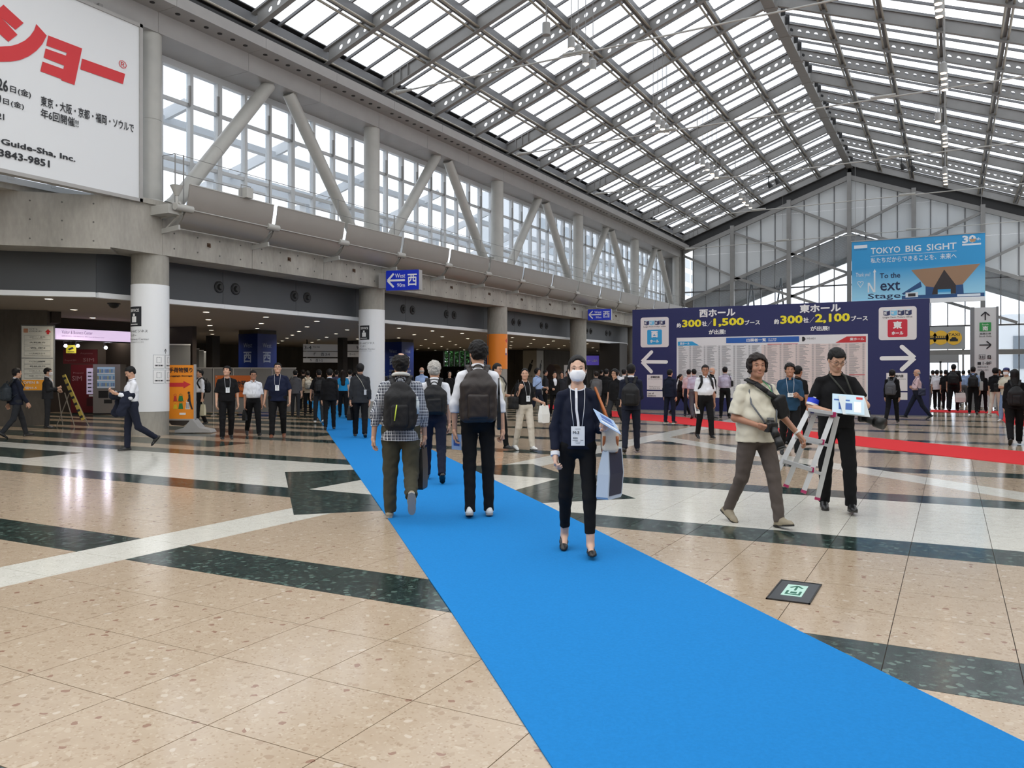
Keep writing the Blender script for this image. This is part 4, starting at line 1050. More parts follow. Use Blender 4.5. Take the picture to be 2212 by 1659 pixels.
for i, (x0, y0, x1, y1, txts) in enumerate([(655, 744, 731, 758, [('3-4', .03, .25, .2, .5), ('West Halls', .27, .5, .2, .22)]), (741, 744, 786, 758, [('↑', .62, .2, .12, .6), ('西', .82, .2, .12, .6)]), (655, 760, 731, 771, [('↖', .3, .2, .08, .6), ('西 3-4', .5, .2, .25, .6)]), (655, 774, 731, 783, [('↑', .18, .2, .06, .6), ('西 1-2', .35, .2, .2, .6)]), (741, 760, 786, 771, [('ホール', .3, .3, .3, .4)])]):
    a = pf.hit(x0, y1); b = pf.hit(x1, y0)
    r = thing('overhead_sign', ['top overhead sign reading 3-4 left of the slim dark column', 'top overhead sign with up arrow right of the slim column', 'middle overhead sign with slanting arrow', 'lowest overhead sign reading 1-2', 'middle overhead sign right of the slim column'][i], 'sign', tuple(pf.w(a[0], a[1])), group='overhead signs by the escalators')
    put('case', MB().prism([(a[0], a[1]), (b[0], a[1]), (b[0], b[1]), (a[0], b[1])], pf.mat(), -.2, -.001), SGF, r); B = Board(pf, r); w, h = b[0] - a[0], b[1] - a[1]
    for s_, u, v, ww, hh in txts: B.text(s_, a[0] + w * u, a[1] + h * v, w * ww, h * hh, INK, .01, .004)
    put('hanger', MB().beam(pf.w(a[0] + .2, a[1], -.22), pf.w(a[0] + .2, 3.36, -.22), .04, .04), STEEL, r)
# stepped grey fins at the back left
FIN = M('pale_grey_fin', (128, 130, 130), .5)
for k in range(7):
    px = 384 + 11.5 * k; d = 31.5 + 2.6 * k; p = at_depth(px, 808, d)
    t = thing('baffle_panel', ['first', 'second', 'third', 'fourth', 'fifth', 'sixth', 'seventh'][k] + ' tall grey baffle panel counted from the white-wrapped column', 'panel', (p.x, p.y, 0), group='row of tall grey baffle panels')
    put('sheet', MB().box((p.x, p.y, 1.3), (.9, .06, 2.6), rz=YAW + math.radians(18)), FIN, t); put('cap', MB().box((p.x, p.y, 2.63), (.92, .1, .05), rz=YAW + math.radians(18)), WHITE, t)
# small far things near the arcade
p = at_depth(1280, 782, 52); t = thing('wall_screen', 'small screen with violet picture on stand right of the fourth column', 'screen', (p.x, p.y, 0))
pl = Plane((p.x - .3, p.y, 0), (CS, SN, 0)); put('frame', MB().box((p.x, p.y + .03, p.z), (.95, .06, 1.0), rz=YAW), DARK, t); B = Board(Plane((p.x, p.y, 0), (CS, SN, 0)), t); B.rect(-.4, p.z - .2, .4, p.z + .4, M('violet_screen', (60, 50, 120), .3, emit=1.0), .01); B.text('ホール案内', -.3, p.z, .6, .16, WPR, .02, .02); put('stand', MB().cyl((p.x, p.y + .05, 0), (p.x, p.y + .05, p.z - .5), .04), DARK, t)
p = gp(1122, 868); t = thing('leaflet_rack', 'low white display rack with red header beside the orange column', 'rack', (-17.0, 37.2, 0))
put('body', MB().bb(-17.05, -16.2, 37.3, 37.7, 0, 1.95), M('rack_white', (190, 190, 190), .5), t); B = Board(Plane((-17.05, 37.29, 0), (1, 0, 0)), t); B.rect(.08, 1.15, .77, 1.4, REDP); B.rect(.08, .5, .77, 1.1, GREYP)
p = at_depth(1190, 808, 50); t = thing('round_sculpture', 'big dark bronze disc standing behind the blue shirted man', 'sculpture', (p.x, p.y, 0)); put('disc', MB().cyl((p.x, p.y, 1.15), (p.x + .25, p.y + .3, 1.15), .95, n=36), M('bronze', (66, 56, 50), .35, .6), t, smooth=True); put('base', MB().box((p.x, p.y, .12), (1.1, .8, .24)), DARK, t)
for k, px in enumerate((60, 1316)): pass

# ---------------------------------------------------------------- column wrap prints
def curved_text(col_y, body, th0, z, w, h, mat, root, R_=.4465, bold=0.0, center=False):
    v, f = glyphs(body, bold); mn, mx = v.min(0), v.max(0); sx = w / (mx[0] - mn[0]); sy = h / (mx[1] - mn[1])
    vs = []
    for p in v:
        s_ = (p[0] - mn[0]) * sx; th = th0 + s_ / R_; r2 = R_ + p[2]; vs.append((CXL + r2 * math.cos(th), col_y + r2 * math.sin(th), z + (p[1] - mn[1]) * sy))
    return put('lettering', MB().add(vs, f), mat, root)
def curved_rect(col_y, th0, w, z0, z1, mat, root, R_=.4455, name='print'):
    n = max(2, int(w / .05)); vs = []; fs = []
    for k in range(n + 1):
        th = th0 + w * k / n / R_
        for z in (z0, z1): vs += [(CXL + R_ * math.cos(th), col_y + R_ * math.sin(th), z)]
    for k in range(n): fs.append((2 * k, 2 * k + 2, 2 * k + 3, 2 * k + 1))
    return put(name, MB().add(vs, fs), mat, root)
for ci in (0, 1):
    y = CY[ci]; r = col_thing[ci]; th0 = math.atan2(-y, 17.5)    # towards the camera
    s0 = th0 - math.radians(80 if ci == 0 else 62)
    R_ = .4465
    curved_rect(y, s0, .42 if ci == 0 else .40, 2.66, 3.14, INK, r)
    curved_text(y, 'SERVICE', s0 + .05 / R_, 3.01, .31, .075, WPR, r, .4475, .02)
    curved_rect(y, s0 + .12 / R_, .16, 2.76, 2.90, WPR, r, .4475); curved_rect(y, s0 + .165 / R_, .07, 2.905, 2.97, WPR, r, .4475); curved_rect(y, s0 + .04 / R_, .28, 2.70, 2.72, WPR, r, .4475)
    curved_text(y, 'ビジター&ビジネス', s0 - .15 / R_, 2.51, .72, .07, INK, r); curved_text(y, 'センター', s0 + .03 / R_, 2.41, .25, .065, INK, r)
    curved_text(y, 'Visitor & Business Center', s0 - .32 / R_, 2.32, .92, .055, GREYP, r); curved_text(y, '访客&商务中心 / 방문객&비즈니스 센터', s0 - .25 / R_, 2.26, .72, .032, GREYP, r)
y = CY[0]; r = col_thing[0]; th0 = math.atan2(-y, 17.5) + math.radians(4)
for k in range(2):
    for j in range(2):
        t0 = th0 + (.035 + k * .325) / .4465; zb = 1.64 - j * .37
        curved_rect(y, t0, .29, zb, zb + .33, GREYP, r, .4452); curved_rect(y, t0 + .008 / .4465, .274, zb + .008, zb + .322, WPR, r, .4458)
        curved_rect(y, t0 + .04 / .4465, .21, zb + .05, zb + .085, INK, r, .4464); curved_rect(y, t0 + .08 / .4465, .12, zb + .13, zb + .27, GREYP, r, .4464); curved_rect(y, t0 + .09 / .4465, .10, zb + .14, zb + .26, WPR, r, .4468)
        curved_text(y, ['コピー', 'プリント', '名刺', 'PC'][2 * j + k], t0 + .09 / .4465, zb + .056, .1, .022, WPR, r, .447)
t0 = th0 + .31 / .4465
curved_rect(y, t0 + .05 / .4465, .014, 2.0, 2.11, INK, r, .446)
for sg in (-1, 1):
    vs = []
    for (s_, z) in ((0, 2.125), (sg * .052, 2.06), (sg * .052, 2.04), (0, 2.105)): th = t0 + (.057 + s_) / .4465; vs.append((CXL + .4462 * math.cos(th), y + .4462 * math.sin(th), z))
    put('print', MB().add(vs, [(0, 1, 2, 3)]), INK, r)
y = CY[2]; r = col_thing[2]; t0 = math.atan2(-y, 17.5) + math.radians(52)
curved_rect(y, t0, .1, 2.42, 2.62, WPR, r, .448); curved_rect(y, t0, .1, 2.32, 2.40, M('blue_bit', (50, 90, 170), .5), r, .448)
vs = []
for (s_, z) in ((0, 2.95), (.12, 3.06), (.12, 2.84)): th = t0 + s_ / .448; vs.append((CXL + .449 * math.cos(th), y + .449 * math.sin(th), z))
put('print', MB().add(vs, [(0, 1, 2)]), REDP, r)

# ---------------------------------------------------------------- orange luggage standee, partitions
OR_ = M('standee_orange', (228, 138, 28), .5, emit=.06)
ps = Plane(tuple(gp(405, 935)), (CS, SN, 0)); ps.P.z = 0
def sp_(u, v): return ps.hit(280 + u / 4.61, 600 + v / 4.61)
st = thing('luggage_standee', 'orange luggage storage standee with red arrow beside the first white column', 'sign', tuple(ps.w(0, 0)))
a = sp_(370, 1405); b = sp_(645, 870); B = Board(ps, st)
B.rect(a[0], a[1], b[0], b[1], OR_, 0, 'face', .02); put('frame', MB().prism([(b[0], a[1] - .02), (b[0] + .04, a[1] - .02), (b[0] + .04, b[1] + .02), (b[0], b[1] + .02)], ps.mat(), -.03, .05).prism([(a[0] - .04, a[1] - .04), (b[0] + .04, a[1] - .04), (b[0] + .04, a[1]), (a[0] - .04, a[1])], ps.mat(), -.03, .04), FASC, st)
cb = M('bowl_base_brown', (60, 54, 50), .2)
u0, u1 = a[0] + .05, b[0] - .02; bot = .14
put('lower_panel', MB().prism([(u0, a[1] - .02), (u0, .3), (u0 + .08, .2), (u1 - .25, .18), (u1 - .08, .28), (u1, a[1] - .02)], ps.mat(), -.02, .02), cb, st)
fl = [(b[0] - .42, .02), (b[0] + .5, .02), (b[0] + .45, .09), (b[0] + .2, .14), (b[0] + .06, .3), (b[0] + .02, a[1]), (b[0] - .03, a[1]), (b[0] - .06, .3), (b[0] - .2, .14), (b[0] - .42, .08)]
put('foot', MB().prism(fl, ps.mat(), -.2, .2), FASC, st)
def s_t(s, x0, y0, x1, y1, m, bold=.02): p = sp_(x0, y1); p2 = sp_(x1, y0); B.text(s, p[0], p[1], p2[0] - p[0], p2[1] - p[1], m, bold, .026)
s_t('手荷物預り', 395, 893, 630, 945, INK, .03); s_t('Luggage Storage', 400, 968, 628, 988, INK, .03)
B.poly([sp_(400, 1085), sp_(540, 1085), sp_(540, 1102), sp_(612, 1062), sp_(540, 1028), sp_(540, 1045), sp_(400, 1045)], REDP, .022)
for (x0, y0, x1, y1, c) in ((440, 1175, 476, 1228, (190, 60, 50)), (488, 1175, 538, 1226, (40, 120, 60)), (438, 1262, 480, 1305, (220, 190, 40)), (490, 1250, 537, 1305, (40, 50, 90)), (560, 1238, 604, 1308, (226, 226, 226))):
    p = sp_(x0, y1); p2 = sp_(x1, y0); B.poly([(p[0], p[1]), (p2[0], p[1]), (p2[0] - .02, p2[1]), (p[0] + .02, p2[1])], M('bag_%d' % c[0], c, .5), .024)
    mbh = MB(); mx_ = (p[0] + p2[0]) / 2; pts = [ps.w(mx_ + .04 * math.cos(t), p2[1] + .05 * math.sin(t), .027) for t in [math.pi * k / 6 for k in range(7)]]; put('print', mbh.tube(pts, .004, n=4), M('bag_%d' % c[0]), st)
for k in range(4): p = sp_(567 + 9 * k, 1302); p2 = sp_(570 + 9 * k, 1245); B.rect(p[0], p[1], p2[0], p2[1], INK, .028)
B.poly([sp_(*q_) for q_ in ((588, 1160), (608, 1160), (612, 1230), (634, 1308), (622, 1312), (602, 1262), (596, 1240), (578, 1225), (590, 1195))], INK, .029); B.disc(*sp_(594, 1145), .032, INK, .029)
B.rect(*sp_(500, 1364), *sp_(562, 1344), WPR, .024); B.rect(*sp_(436, 1230), *sp_(545, 1227), M('brown_line', (120, 70, 20), .5), .023)
# partitions
PG = M('partition_grey', (112, 112, 112), .7, noise=.04, nscale=4); PA = Plane(tuple(at_depth(418, 897, 29.6)), (.80, .60, 0)); PA.P.z = 0
edges = [418, 460, 503, 542, 588, 640]
for k in range(5):
    a = PA.hit(edges[k], 897); b = PA.hit(edges[k + 1], 797)
    t = thing('partition_screen', ['first', 'second', 'third', 'fourth', 'fifth'][k] + ' grey partition panel from the luggage standee, behind the three walking men', 'partition', tuple(PA.w(a[0], 0)), group='grey partition screens')
    put('panel', MB().prism([(a[0] + .02, .12), (b[0] - .02, .12), (b[0] - .02, 1.70), (a[0] + .02, 1.70)], PA.mat(), -.03, 0), PG, t); put('frame', MB().prism([(a[0], .02), (a[0] + .035, .02), (a[0] + .035, 1.74), (a[0], 1.74)], PA.mat(), -.04, .01).prism([(a[0], 1.70), (b[0], 1.70), (b[0], 1.74), (a[0], 1.74)], PA.mat(), -.04, .01).prism([(a[0] - .02, 0), (a[0] + .1, 0), (a[0] + .1, .03), (a[0] - .02, .03)], PA.mat(), -.25, .25), FASC, t)
a = PA.hit(465, 858); b = PA.hit(546, 811)
t = thing('luggage_banner', 'orange luggage storage banner on the partitions behind the three men', 'banner', tuple(PA.w(a[0], a[1], .05)))
B = Board(PA, t); B.rect(a[0], a[1], b[0], b[1], M('banner_orange_dull', (190, 96, 34), .6), .02, 'cloth', .01); h = b[1] - a[1]; w = b[0] - a[0]
B.text('手荷物預り', a[0] + w * .25, a[1] + h * .45, w * .7, h * .32, INK, .03, .034); B.text('Luggage Storage', a[0] + w * .4, a[1] + h * .2, w * .5, h * .12, INK, .02, .034); put('eyelet', MB().cyl(PA.w(a[0] + .05, b[1] - .05, .03), PA.w(a[0] + .05, b[1] - .05, .036), .02), FASC, t)

# ---------------------------------------------------------------- alcove at the far left: directory, lit sign, machines
pd = Plane((-23.6 + .12, 14.6 - .12, 0), (.722, .692, 0)); a = pd.hit(47.5, 843); b = pd.hit(115, 705)
dr = thing('directory_sign', 'white directory sign with orange foot at the alcove, behind the suited men', 'sign', tuple(pd.w(a[0], a[1])))
DS = M('directory_face', (186, 186, 178), .5, emit=.10); B = Board(pd, dr); w, h = b[0] - a[0], b[1] - a[1]
B.rect(a[0], a[1], b[0], b[1], DS, 0, 'face', .03); put('frame', MB().prism([(a[0] - .03, a[1] - .03), (b[0] + .03, a[1] - .03), (b[0] + .03, b[1] + .03), (a[0] - .03, b[1] + .03)], pd.mat(), -.08, -.001), M('sign_frame'), dr)
B.rect(a[0], a[1], b[0], a[1] + h * .16, M('directory_orange', (222, 150, 40), .5, emit=.08), .031, t=.004)
B.rect(a[0], a[1] + h * .5 - .01, b[0], a[1] + h * .5 + .015, M('sign_frame'), .031, t=.004)
B.text('OPEN 8:', a[0] + w * .06, a[1] + h * .1, w * .5, h * .04, WPR, .02, .038); B.text('☎03-5', a[0] + w * .1, a[1] + h * .015, w * .38, h * .042, WPR, .02, .038)
B.text('ビジター&', a[0] + w * .25, a[1] + h * .945, w * .25, h * .018, INK, .02, .034); B.text('ビジネスセンター', a[0] + w * .25, a[1] + h * .91, w * .4, h * .02, INK, .02, .034); B.rect(a[0] + w * .06, a[1] + h * .895, a[0] + w * .2, a[1] + h * .96, M('peach', (206, 150, 120), .5), .032)
B.poly([(a[0] + w * .8, a[1] + h * .875), (a[0] + w * .88, a[1] + h * .875), (a[0] + w * .88, a[1] + h * .905), (a[0] + w * .94, a[1] + h * .905), (a[0] + w * .84, a[1] + h * .955), (a[0] + w * .74, a[1] + h * .905), (a[0] + w * .8, a[1] + h * .905)], REDP, .032)
for k, s_ in enumerate(['コピー・出力', '大判出力', '名刺', 'レンタルPCスペース', 'ビッグサイト出展者事務', '貸館窓口', 'レンタルミーティング', 'お土産、コピーサービス']):
    y = a[1] + h * ((.80 - .085 * k) if k < 4 else (.42 - .075 * (k - 4))); B.rect(a[0] + w * .08, y - .02, a[0] + w * .92, y + h * .055, M('sign_frame'), .031); B.rect(a[0] + w * .085, y - .015, a[0] + w * .915, y + h * .055 - .005, DS, .0335); B.text(s_, a[0] + w * .25, y + h * .02, w * .5, h * .02, INK, .01, .038); B.text('Copying & Printing', a[0] + w * .33, y + .0, w * .34, h * .012, INK, 0, .038)
pz = Plane((-26.0, 16.6, 0), (0, 1, 0)); a = pz.hit(117.5, 733); b = pz.hit(283, 715)
zt0 = 3.01
ls = thing('lit_sign', 'glowing lilac Visitor and Business Center sign band over the alcove', 'sign', (-26, 16.6, 2.6))
put('face', MB().bb(-26.0, -25.9, 16.6 + a[0], 16.6 + b[0], 2.64, 3.01), M('lilac_light', (228, 206, 240), .5, emit=.85), ls); put('frame', MB().bb(-26.02, -25.89, 16.6 + a[0] - .03, 16.6 + b[0] + .03, 2.60, 2.64).bb(-26.02, -25.89, 16.6 + a[0] - .03, 16.6 + b[0] + .03, 3.01, 3.05), DARK, ls)
B = Board(Plane((-25.9, 16.6, 0), (0, 1, 0)), ls); B.text('Visitor & Business Center', .22, 2.84, 1.1, .11, M('faint_violet', (160, 140, 170), .5), .0); B.text('访客&商务中心 / 방문객&비즈니스 센터 / Visitor & Business Center', .22, 2.74, 1.55, .05, M('faint_violet'), .0)
SPW = M('spot_white', (230, 225, 255), .5, emit=14)
for i, (px, py) in enumerate(((141.5, 747), (168, 747), (228.5, 751))):
    p = at_depth(px, py, 29.5); t = thing('spot_lamp', ['left one of two bright violet-white spots under the lit sign', 'right one of two bright violet-white spots under the lit sign', 'single bright spot lamp above the drinks machine'][i], 'lamp', tuple(p), group='spot lamps in the alcove')
    put('housing', MB().cyl(p + Vector((-.12, .02, .03)), p, .05, .07), DARK, t, smooth=True); put('lens', MB().cyl(p, p + Vector((.01, -.002, -.002)), .06), SPW, t); put('stem', MB().cyl(p + Vector((-.1, 0, 0)), (p.x - .1, p.y, 3.3), .012), DARK, t)
    L = bpy.data.lights.new('spot_lamp_light', 'POINT'); L.energy = 9; L.color = (.9, .85, 1); L.shadow_soft_size = .1; o = bpy.data.objects.new('spot_lamp_light', L); COL.objects.link(o); o.parent = t; o.location = (.15, -.02, -.02)
p = at_depth(154, 754, 29.9); pc = Plane((p.x, p.y, 0), (CS, SN, 0)); t = thing('camera_notice', 'small yellow security camera notice under the lit sign', 'sign', (p.x, p.y, p.z)); B = Board(pc, t); B.rect(-.18, p.z - .15, .18, p.z + .15, M('notice_yellow', (206, 196, 50), .5, emit=.1), 0, 'face', .02); B.poly([(-.12, p.z), (.06, p.z + .08), (.1, p.z + .02), (-.06, p.z - .05)], INK, .024); B.rect(-.12, p.z - .11, .12, p.z - .09, INK, .024)
put('hanger', MB().cyl(pc.w(0, p.z + .15, .01), pc.w(0, 3.1, .01), .006), DARK, t)
# vending machines face the hall
def machine(px0, px1, d, lab, col, W_, drink):
    p = at_depth((px0 + px1) / 2, 808, d); pl = Plane((p.x, p.y, 0), (.80, .60, 0)); pl.P = Vector((p.x, p.y, 0)); r = thing('vending_machine', lab, 'vending machine', (p.x, p.y, 0))
    body = M('machine_%d' % col[0], col, .35); put('cabinet', MB().prism([(-W_ / 2, .06), (W_ / 2, .06), (W_ / 2, 1.86), (-W_ / 2, 1.86)], pl.mat(), -.7, 0), body, r); put('plinth', MB().prism([(-W_ / 2 + .03, 0), (W_ / 2 - .03, 0), (W_ / 2 - .03, .06), (-W_ / 2 + .03, .06)], pl.mat(), -.65, -.03), DARK, r)
    B = Board(pl, r)
    if drink:
        B.rect(-W_ * .34, .98, W_ * .30, 1.76, M('machine_window', (150, 176, 196), .2, emit=.25), .002, 'window')
        for rr in range(3):
            for k in range(9):
                u = -W_ * .31 + k * W_ * .072; c = [(60, 110, 170), (60, 130, 110), (160, 150, 70), (170, 176, 180), (80, 90, 150)][(k * 3 + rr * 2) % 5]
                put('bottle', MB().cyl(pl.w(u, 1.05 + .25 * rr, .018), pl.w(u, 1.18 + .25 * rr, .018), .018, n=8), M('bottle_%d' % c[0], c, .3), r)
            B.rect(-W_ * .34, 1.0 + .25 * rr, W_ * .3, 1.035 + .25 * rr, WPR, .03)
        B.rect(-W_ * .3, .62, W_ * .05, .88, DARK, .002); B.rect(-W_ * .1, .42, W_ * .2, .56, DARK, .002); B.rect(W_ * .12, .66, W_ * .22, .9, GREYP, .004)
    else:
        B.rect(-W_ * .02, .75, W_ * .34, 1.72, M('sim_window', (170, 160, 184), .3, emit=.5), .002, 'window')
        for rr in range(6):
            for k in range(2): B.rect(W_ * (.02 + .15 * k), .84 + .14 * rr, W_ * (.13 + .15 * k), .88 + .14 * rr, INK, .01)
            put('lamp', MB().cyl(pl.w(W_ * .31, .83 + .14 * rr, .012), pl.w(W_ * .31, .83 + .14 * rr, .02), .02, n=8), M('lamp_violet', (220, 210, 255), .5, emit=4), r)
        B.text('SIM', -W_ * .46, 1.25, W_ * .3, .18, M('dull_pink_print', (150, 110, 112), .5), .02); B.text('Prepaid', -W_ * .42, 1.5, W_ * .3, .07, M('dull_pink_print'), 0)
        B.rect(W_ * -.02, .3, W_ * .34, .6, M('machine_dark', (60, 20, 24), .4), .002); B.rect(W_ * .05, .66, W_ * .2, .72, WPR, .004)
    return r, pl
machine(172, 205, 30.6, 'dark red prepaid card vending machine in the alcove', (92, 24, 30), 1.15, False)
machine(207, 254, 30.2, 'silver drinks vending machine right of the red one in the alcove', (134, 130, 126), .95, True)
p = at_depth(174, 795, 31.6); pl = Plane((p.x, p.y, 0), (.8, .6, 0)); t = thing('advert_panel', 'dark red prepaid card advert panel above the red machine', 'panel', (p.x, p.y, 1.9)); B = Board(pl, t); B.rect(-.62, 1.9, .62, 2.45, M('advert_red', (104, 26, 34), .5), 0, 'face', .03)
B.text('SIM', .1, 1.98, .4, .14, M('dull_pink_print'), .02, .034); B.text('Prepaid SIM', -.55, 1.98, .4, .08, M('dull_pink_print'), 0, .034); B.text('Anytime', .0, 2.25, .45, .08, M('dull_pink_print'), 0, .034); B.text('Any Day', -.5, 2.25, .35, .07, M('dull_pink_print'), 0, .034)
# folding stand with yellow striped bar
BARR = M('stand_grey_tube', (120, 112, 100), .4); t0_ = gp(166, 921); t = thing('barrier_stand', 'folding barrier stand leaning a yellow striped bar near the alcove', 'barrier', (t0_.x, t0_.y, 0)); pq = Plane((t0_.x, t0_.y, 0), (CS, SN, 0))
def sq(px, py): return pq.hit(px, py)
def bar_(a, b, r=.014, o=0.0): A_ = pq.w(*sq(*a), o); B_ = pq.w(*sq(*b), o); return MB().cyl(A_, B_, r, n=8)
put('leg', bar_((122, 921), (150, 850)), BARR, t); put('leg', bar_((188, 921), (138, 812), .014, -.1), BARR, t); put('leg', bar_((146, 917), (136, 848), .014, .25), BARR, t); put('leg', bar_((171, 919), (150, 848), .014, .25), BARR, t)
put('striped_bar', MB().beam(pq.w(*sq(140, 810), .05), pq.w(*sq(182, 907), .05), .05, .09, up=(CS, SN, 0)), M('barrier_yellow', (176, 158, 74), .5), t)
for k in range(7): a_ = pq.w(*sq(141.5 + 6 * k, 815 + 13.8 * k), .078); b_ = pq.w(*sq(143.5 + 6 * k, 819.6 + 13.8 * k), .078); put('black_stripe', MB().beam(a_, b_, .012, .092, up=(CS, SN, 0)), INK, t)
# dome camera
p = at_depth(246, 668, 21.5); t = thing('dome_camera', 'black dome camera under the alcove ceiling', 'camera', (p.x, p.y, 3.36)); put('dome', MB().ell((p.x, p.y, 3.33), (.13, .13, .11)), DARK, t, smooth=True); put('collar', MB().cyl((p.x, p.y, 3.33), (p.x, p.y, 3.36), .16), DARK, t)

# ---------------------------------------------------------------- floor exit plate
pe = thing('floor_exit_light', 'dark framed floor plate with green exit light', 'floor sign', (-.95, 5.89, 0))
put('frame', MB().bb(-1.08, -.82, 5.62, 6.16, 0.0005, .006), M('plate_slate', (62, 66, 70), .35, noise=.1, nscale=10), pe)
put('rim', MB().bb(-1.09, -1.08, 5.61, 6.17, .0005, .009).bb(-.82, -.81, 5.61, 6.17, .0005, .009).bb(-1.09, -.81, 5.61, 5.62, .0005, .009).bb(-1.09, -.81, 6.16, 6.17, .0005, .009), DARK, pe)
put('light_panel', MB().bb(-1.02, -.885, 5.75, 6.06, .006, .008), M('mint_glass', (176, 214, 200), .2, emit=.15), pe)
PG_ = M('exit_green', (30, 96, 76), .5)
put('arrow', MB().bb(-.958, -.944, 5.90, 6.02, .008, .0095).beam((-.951, 6.03, .0088), (-.99, 5.97, .0088), .016, .0015).beam((-.951, 6.03, .0088), (-.912, 5.97, .0088), .016, .0015), PG_, pe)
put('print', MB().bb(-1.0, -.90, 5.78, 5.80, .008, .0095).bb(-1.0, -.985, 5.80, 5.88, .008, .0095).bb(-.915, -.90, 5.80, 5.88, .008, .0095).bb(-.97, -.93, 5.82, 5.86, .008, .0095), PG_, pe)
t = thing('floor_hatch', 'thin dark slot cover in the floor before the notice wall', 'floor hatch', (-2.2, 25.6, 0)); c0 = gp(1964, 927.5); t.location = (c0.x, c0.y, 0)
put('slot', MB().bb(c0.x - .3, c0.x + .3, c0.y - .1, c0.y + .1, .0005, .008), DARK, t); put('rim', MB().bb(c0.x - .34, c0.x + .34, c0.y - .13, c0.y - .1, .0005, .01), STEEL, t)

# ---------------------------------------------------------------- hanging lamps and black spotlights
GLOW = M('lamp_glow', (255, 222, 186), .5, emit=12); LHS = M('lamp_housing', (150, 150, 148), .4)
lamp_meshes = None
clusters = [((1234, 105), (1249, 122), (1265, 138), (1281, 152)), ((1411, 262), (1421, 271), (1431, 279), (1440, 288)), ((1518, 357), (1528, 367), (1538, 376), (1548, 384)), ((1600, 430), (1607, 437), (1614, 443), (1621, 449)),
            ((2038, 158), (2039, 170), (2040, 182), (2041, 194)), ((2040, 290), (2041, 299), (2042, 308), (2042, 316)), ((2041, 376), (2042, 384), (2042, 391), (2043, 398)), ((2026, -6), (2027, 8), (2028, 22), (2029, 36)), ((2026, 262),)]
hl = MB().cyl((0, 0, 0), (0, 0, .30), .105, n=20).cyl((0, 0, .3), (0, 0, .36), .105, .04, n=20).mesh('housing', LHS, True)
gl = MB().cyl((0, 0, -.012), (0, 0, -.001), .088, n=20).mesh('bulb', GLOW)
names = ['first', 'second', 'third', 'fourth']; places = ['nearest lamp cluster left of the ridge', 'second lamp cluster left of the ridge', 'third lamp cluster left of the ridge', 'farthest lamp cluster left of the ridge', 'nearest lamp cluster right of the ridge', 'middle lamp cluster right of the ridge', 'farthest lamp cluster right of the ridge', 'lamp cluster cut off at the top right', 'small lamp right of the ridge']
for ci, cl_ in enumerate(clusters):
    for k, (px, py) in enumerate(cl_):
        p = gp(px, py, 11.0) if ci not in (2, 6) else gp(px, py, 10.9)
        t = thing('hanging_lamp', f'{names[k]} round lamp of the {places[ci]}', 'lamp', (p.x, p.y, p.z), group='round lamps hung in rows under the roof')
        for nm, me in (('housing', hl), ('bulb', gl)): o = bpy.data.objects.new(nm, me); COL.objects.link(o); o.parent = t
        put('stem', MB().cyl((p.x, p.y, p.z + .35), (p.x, p.y, roofz(p.x) + .58), .012, n=6), STEEL, t)
for i, (px, py) in enumerate(((1180, 65), (1506, 346), (1588, 412))):
    p = gp(px, py, 11.6); t = thing('hanging_speaker', ['nearest', 'second', 'farthest'][i] + ' small grey canister hanging under the left roof slope', 'speaker', (p.x, p.y, p.z), group='grey canisters under the roof')
    put('housing', MB().cyl((p.x, p.y, p.z - .15), (p.x, p.y, p.z + .2), .12, n=18), LHS, t, smooth=True); put('stem', MB().cyl((p.x, p.y, p.z + .2), (p.x, p.y, roofz(p.x) + .1), .02, n=6), STEEL, t)
for i, (px, py) in enumerate(((1947, 358), (1969, 362), (1660, 398), (1676, 390))):
    p = gp(px, py, 12.2 if i < 2 else 11.9); t = thing('spotlight', ['left black spotlight of the pair near the ridge, right slope', 'right black spotlight of the pair near the ridge, right slope', 'left black spotlight of the pair on the left slope', 'right black spotlight of the pair on the left slope'][i], 'spotlight', (p.x, p.y, p.z), group='black spotlights under the roof')
    put('body', MB().cyl((p.x, p.y, p.z + .1), (p.x + .12, p.y + .1, p.z - .16), .07, .15, n=16), DARK, t, smooth=True); put('yoke', MB().beam((p.x, p.y, p.z + .05), (p.x, p.y, p.z + .42), .04, .04).beam((p.x - .12, p.y, p.z + .42), (p.x + .12, p.y, p.z + .42), .05, .05), DARK, t)
# loudspeaker horn and floodlight on the ledge
t = thing('horn_speaker', 'grey horn loudspeaker on the ledge beside the billboard', 'loudspeaker', (-16.75, 13.5, 5.6)); p = at_depth(382, 412, 19.6)
put('horn', MB().cyl(p + Vector((0, 0, -.12)), p + Vector((0, 0, .12)), .05, .16, n=20), PIPE, t, smooth=True); put('stalk', MB().cyl(p + Vector((0, 0, -.42)), p + Vector((0, 0, -.1)), .035, n=10).cyl(p + Vector((-.12, 0, -.3)), p + Vector((.12, 0, -.3)), .03, n=8), PIPE, t, smooth=True)
for i, (px, py, d) in enumerate(((531, 418, 21.3), (1063, 562, 35), (1317, 640, 47))):
    p = at_depth(px, py, d); t = thing('floodlight', ['nearest', 'second', 'farthest'][i] + ' small white floodlight behind the reflector sheets', 'floodlight', tuple(p), group='floodlights on the ledge')
    put('body', MB().box(p, (.3, .22, .26)), PIPE, t); put('bracket', MB().tube([p + Vector((0, -.16, -.1)), p + Vector((0, -.16, .2)), p + Vector((0, .16, .2)), p + Vector((0, .16, -.1))], .012, n=6), STEEL, t)
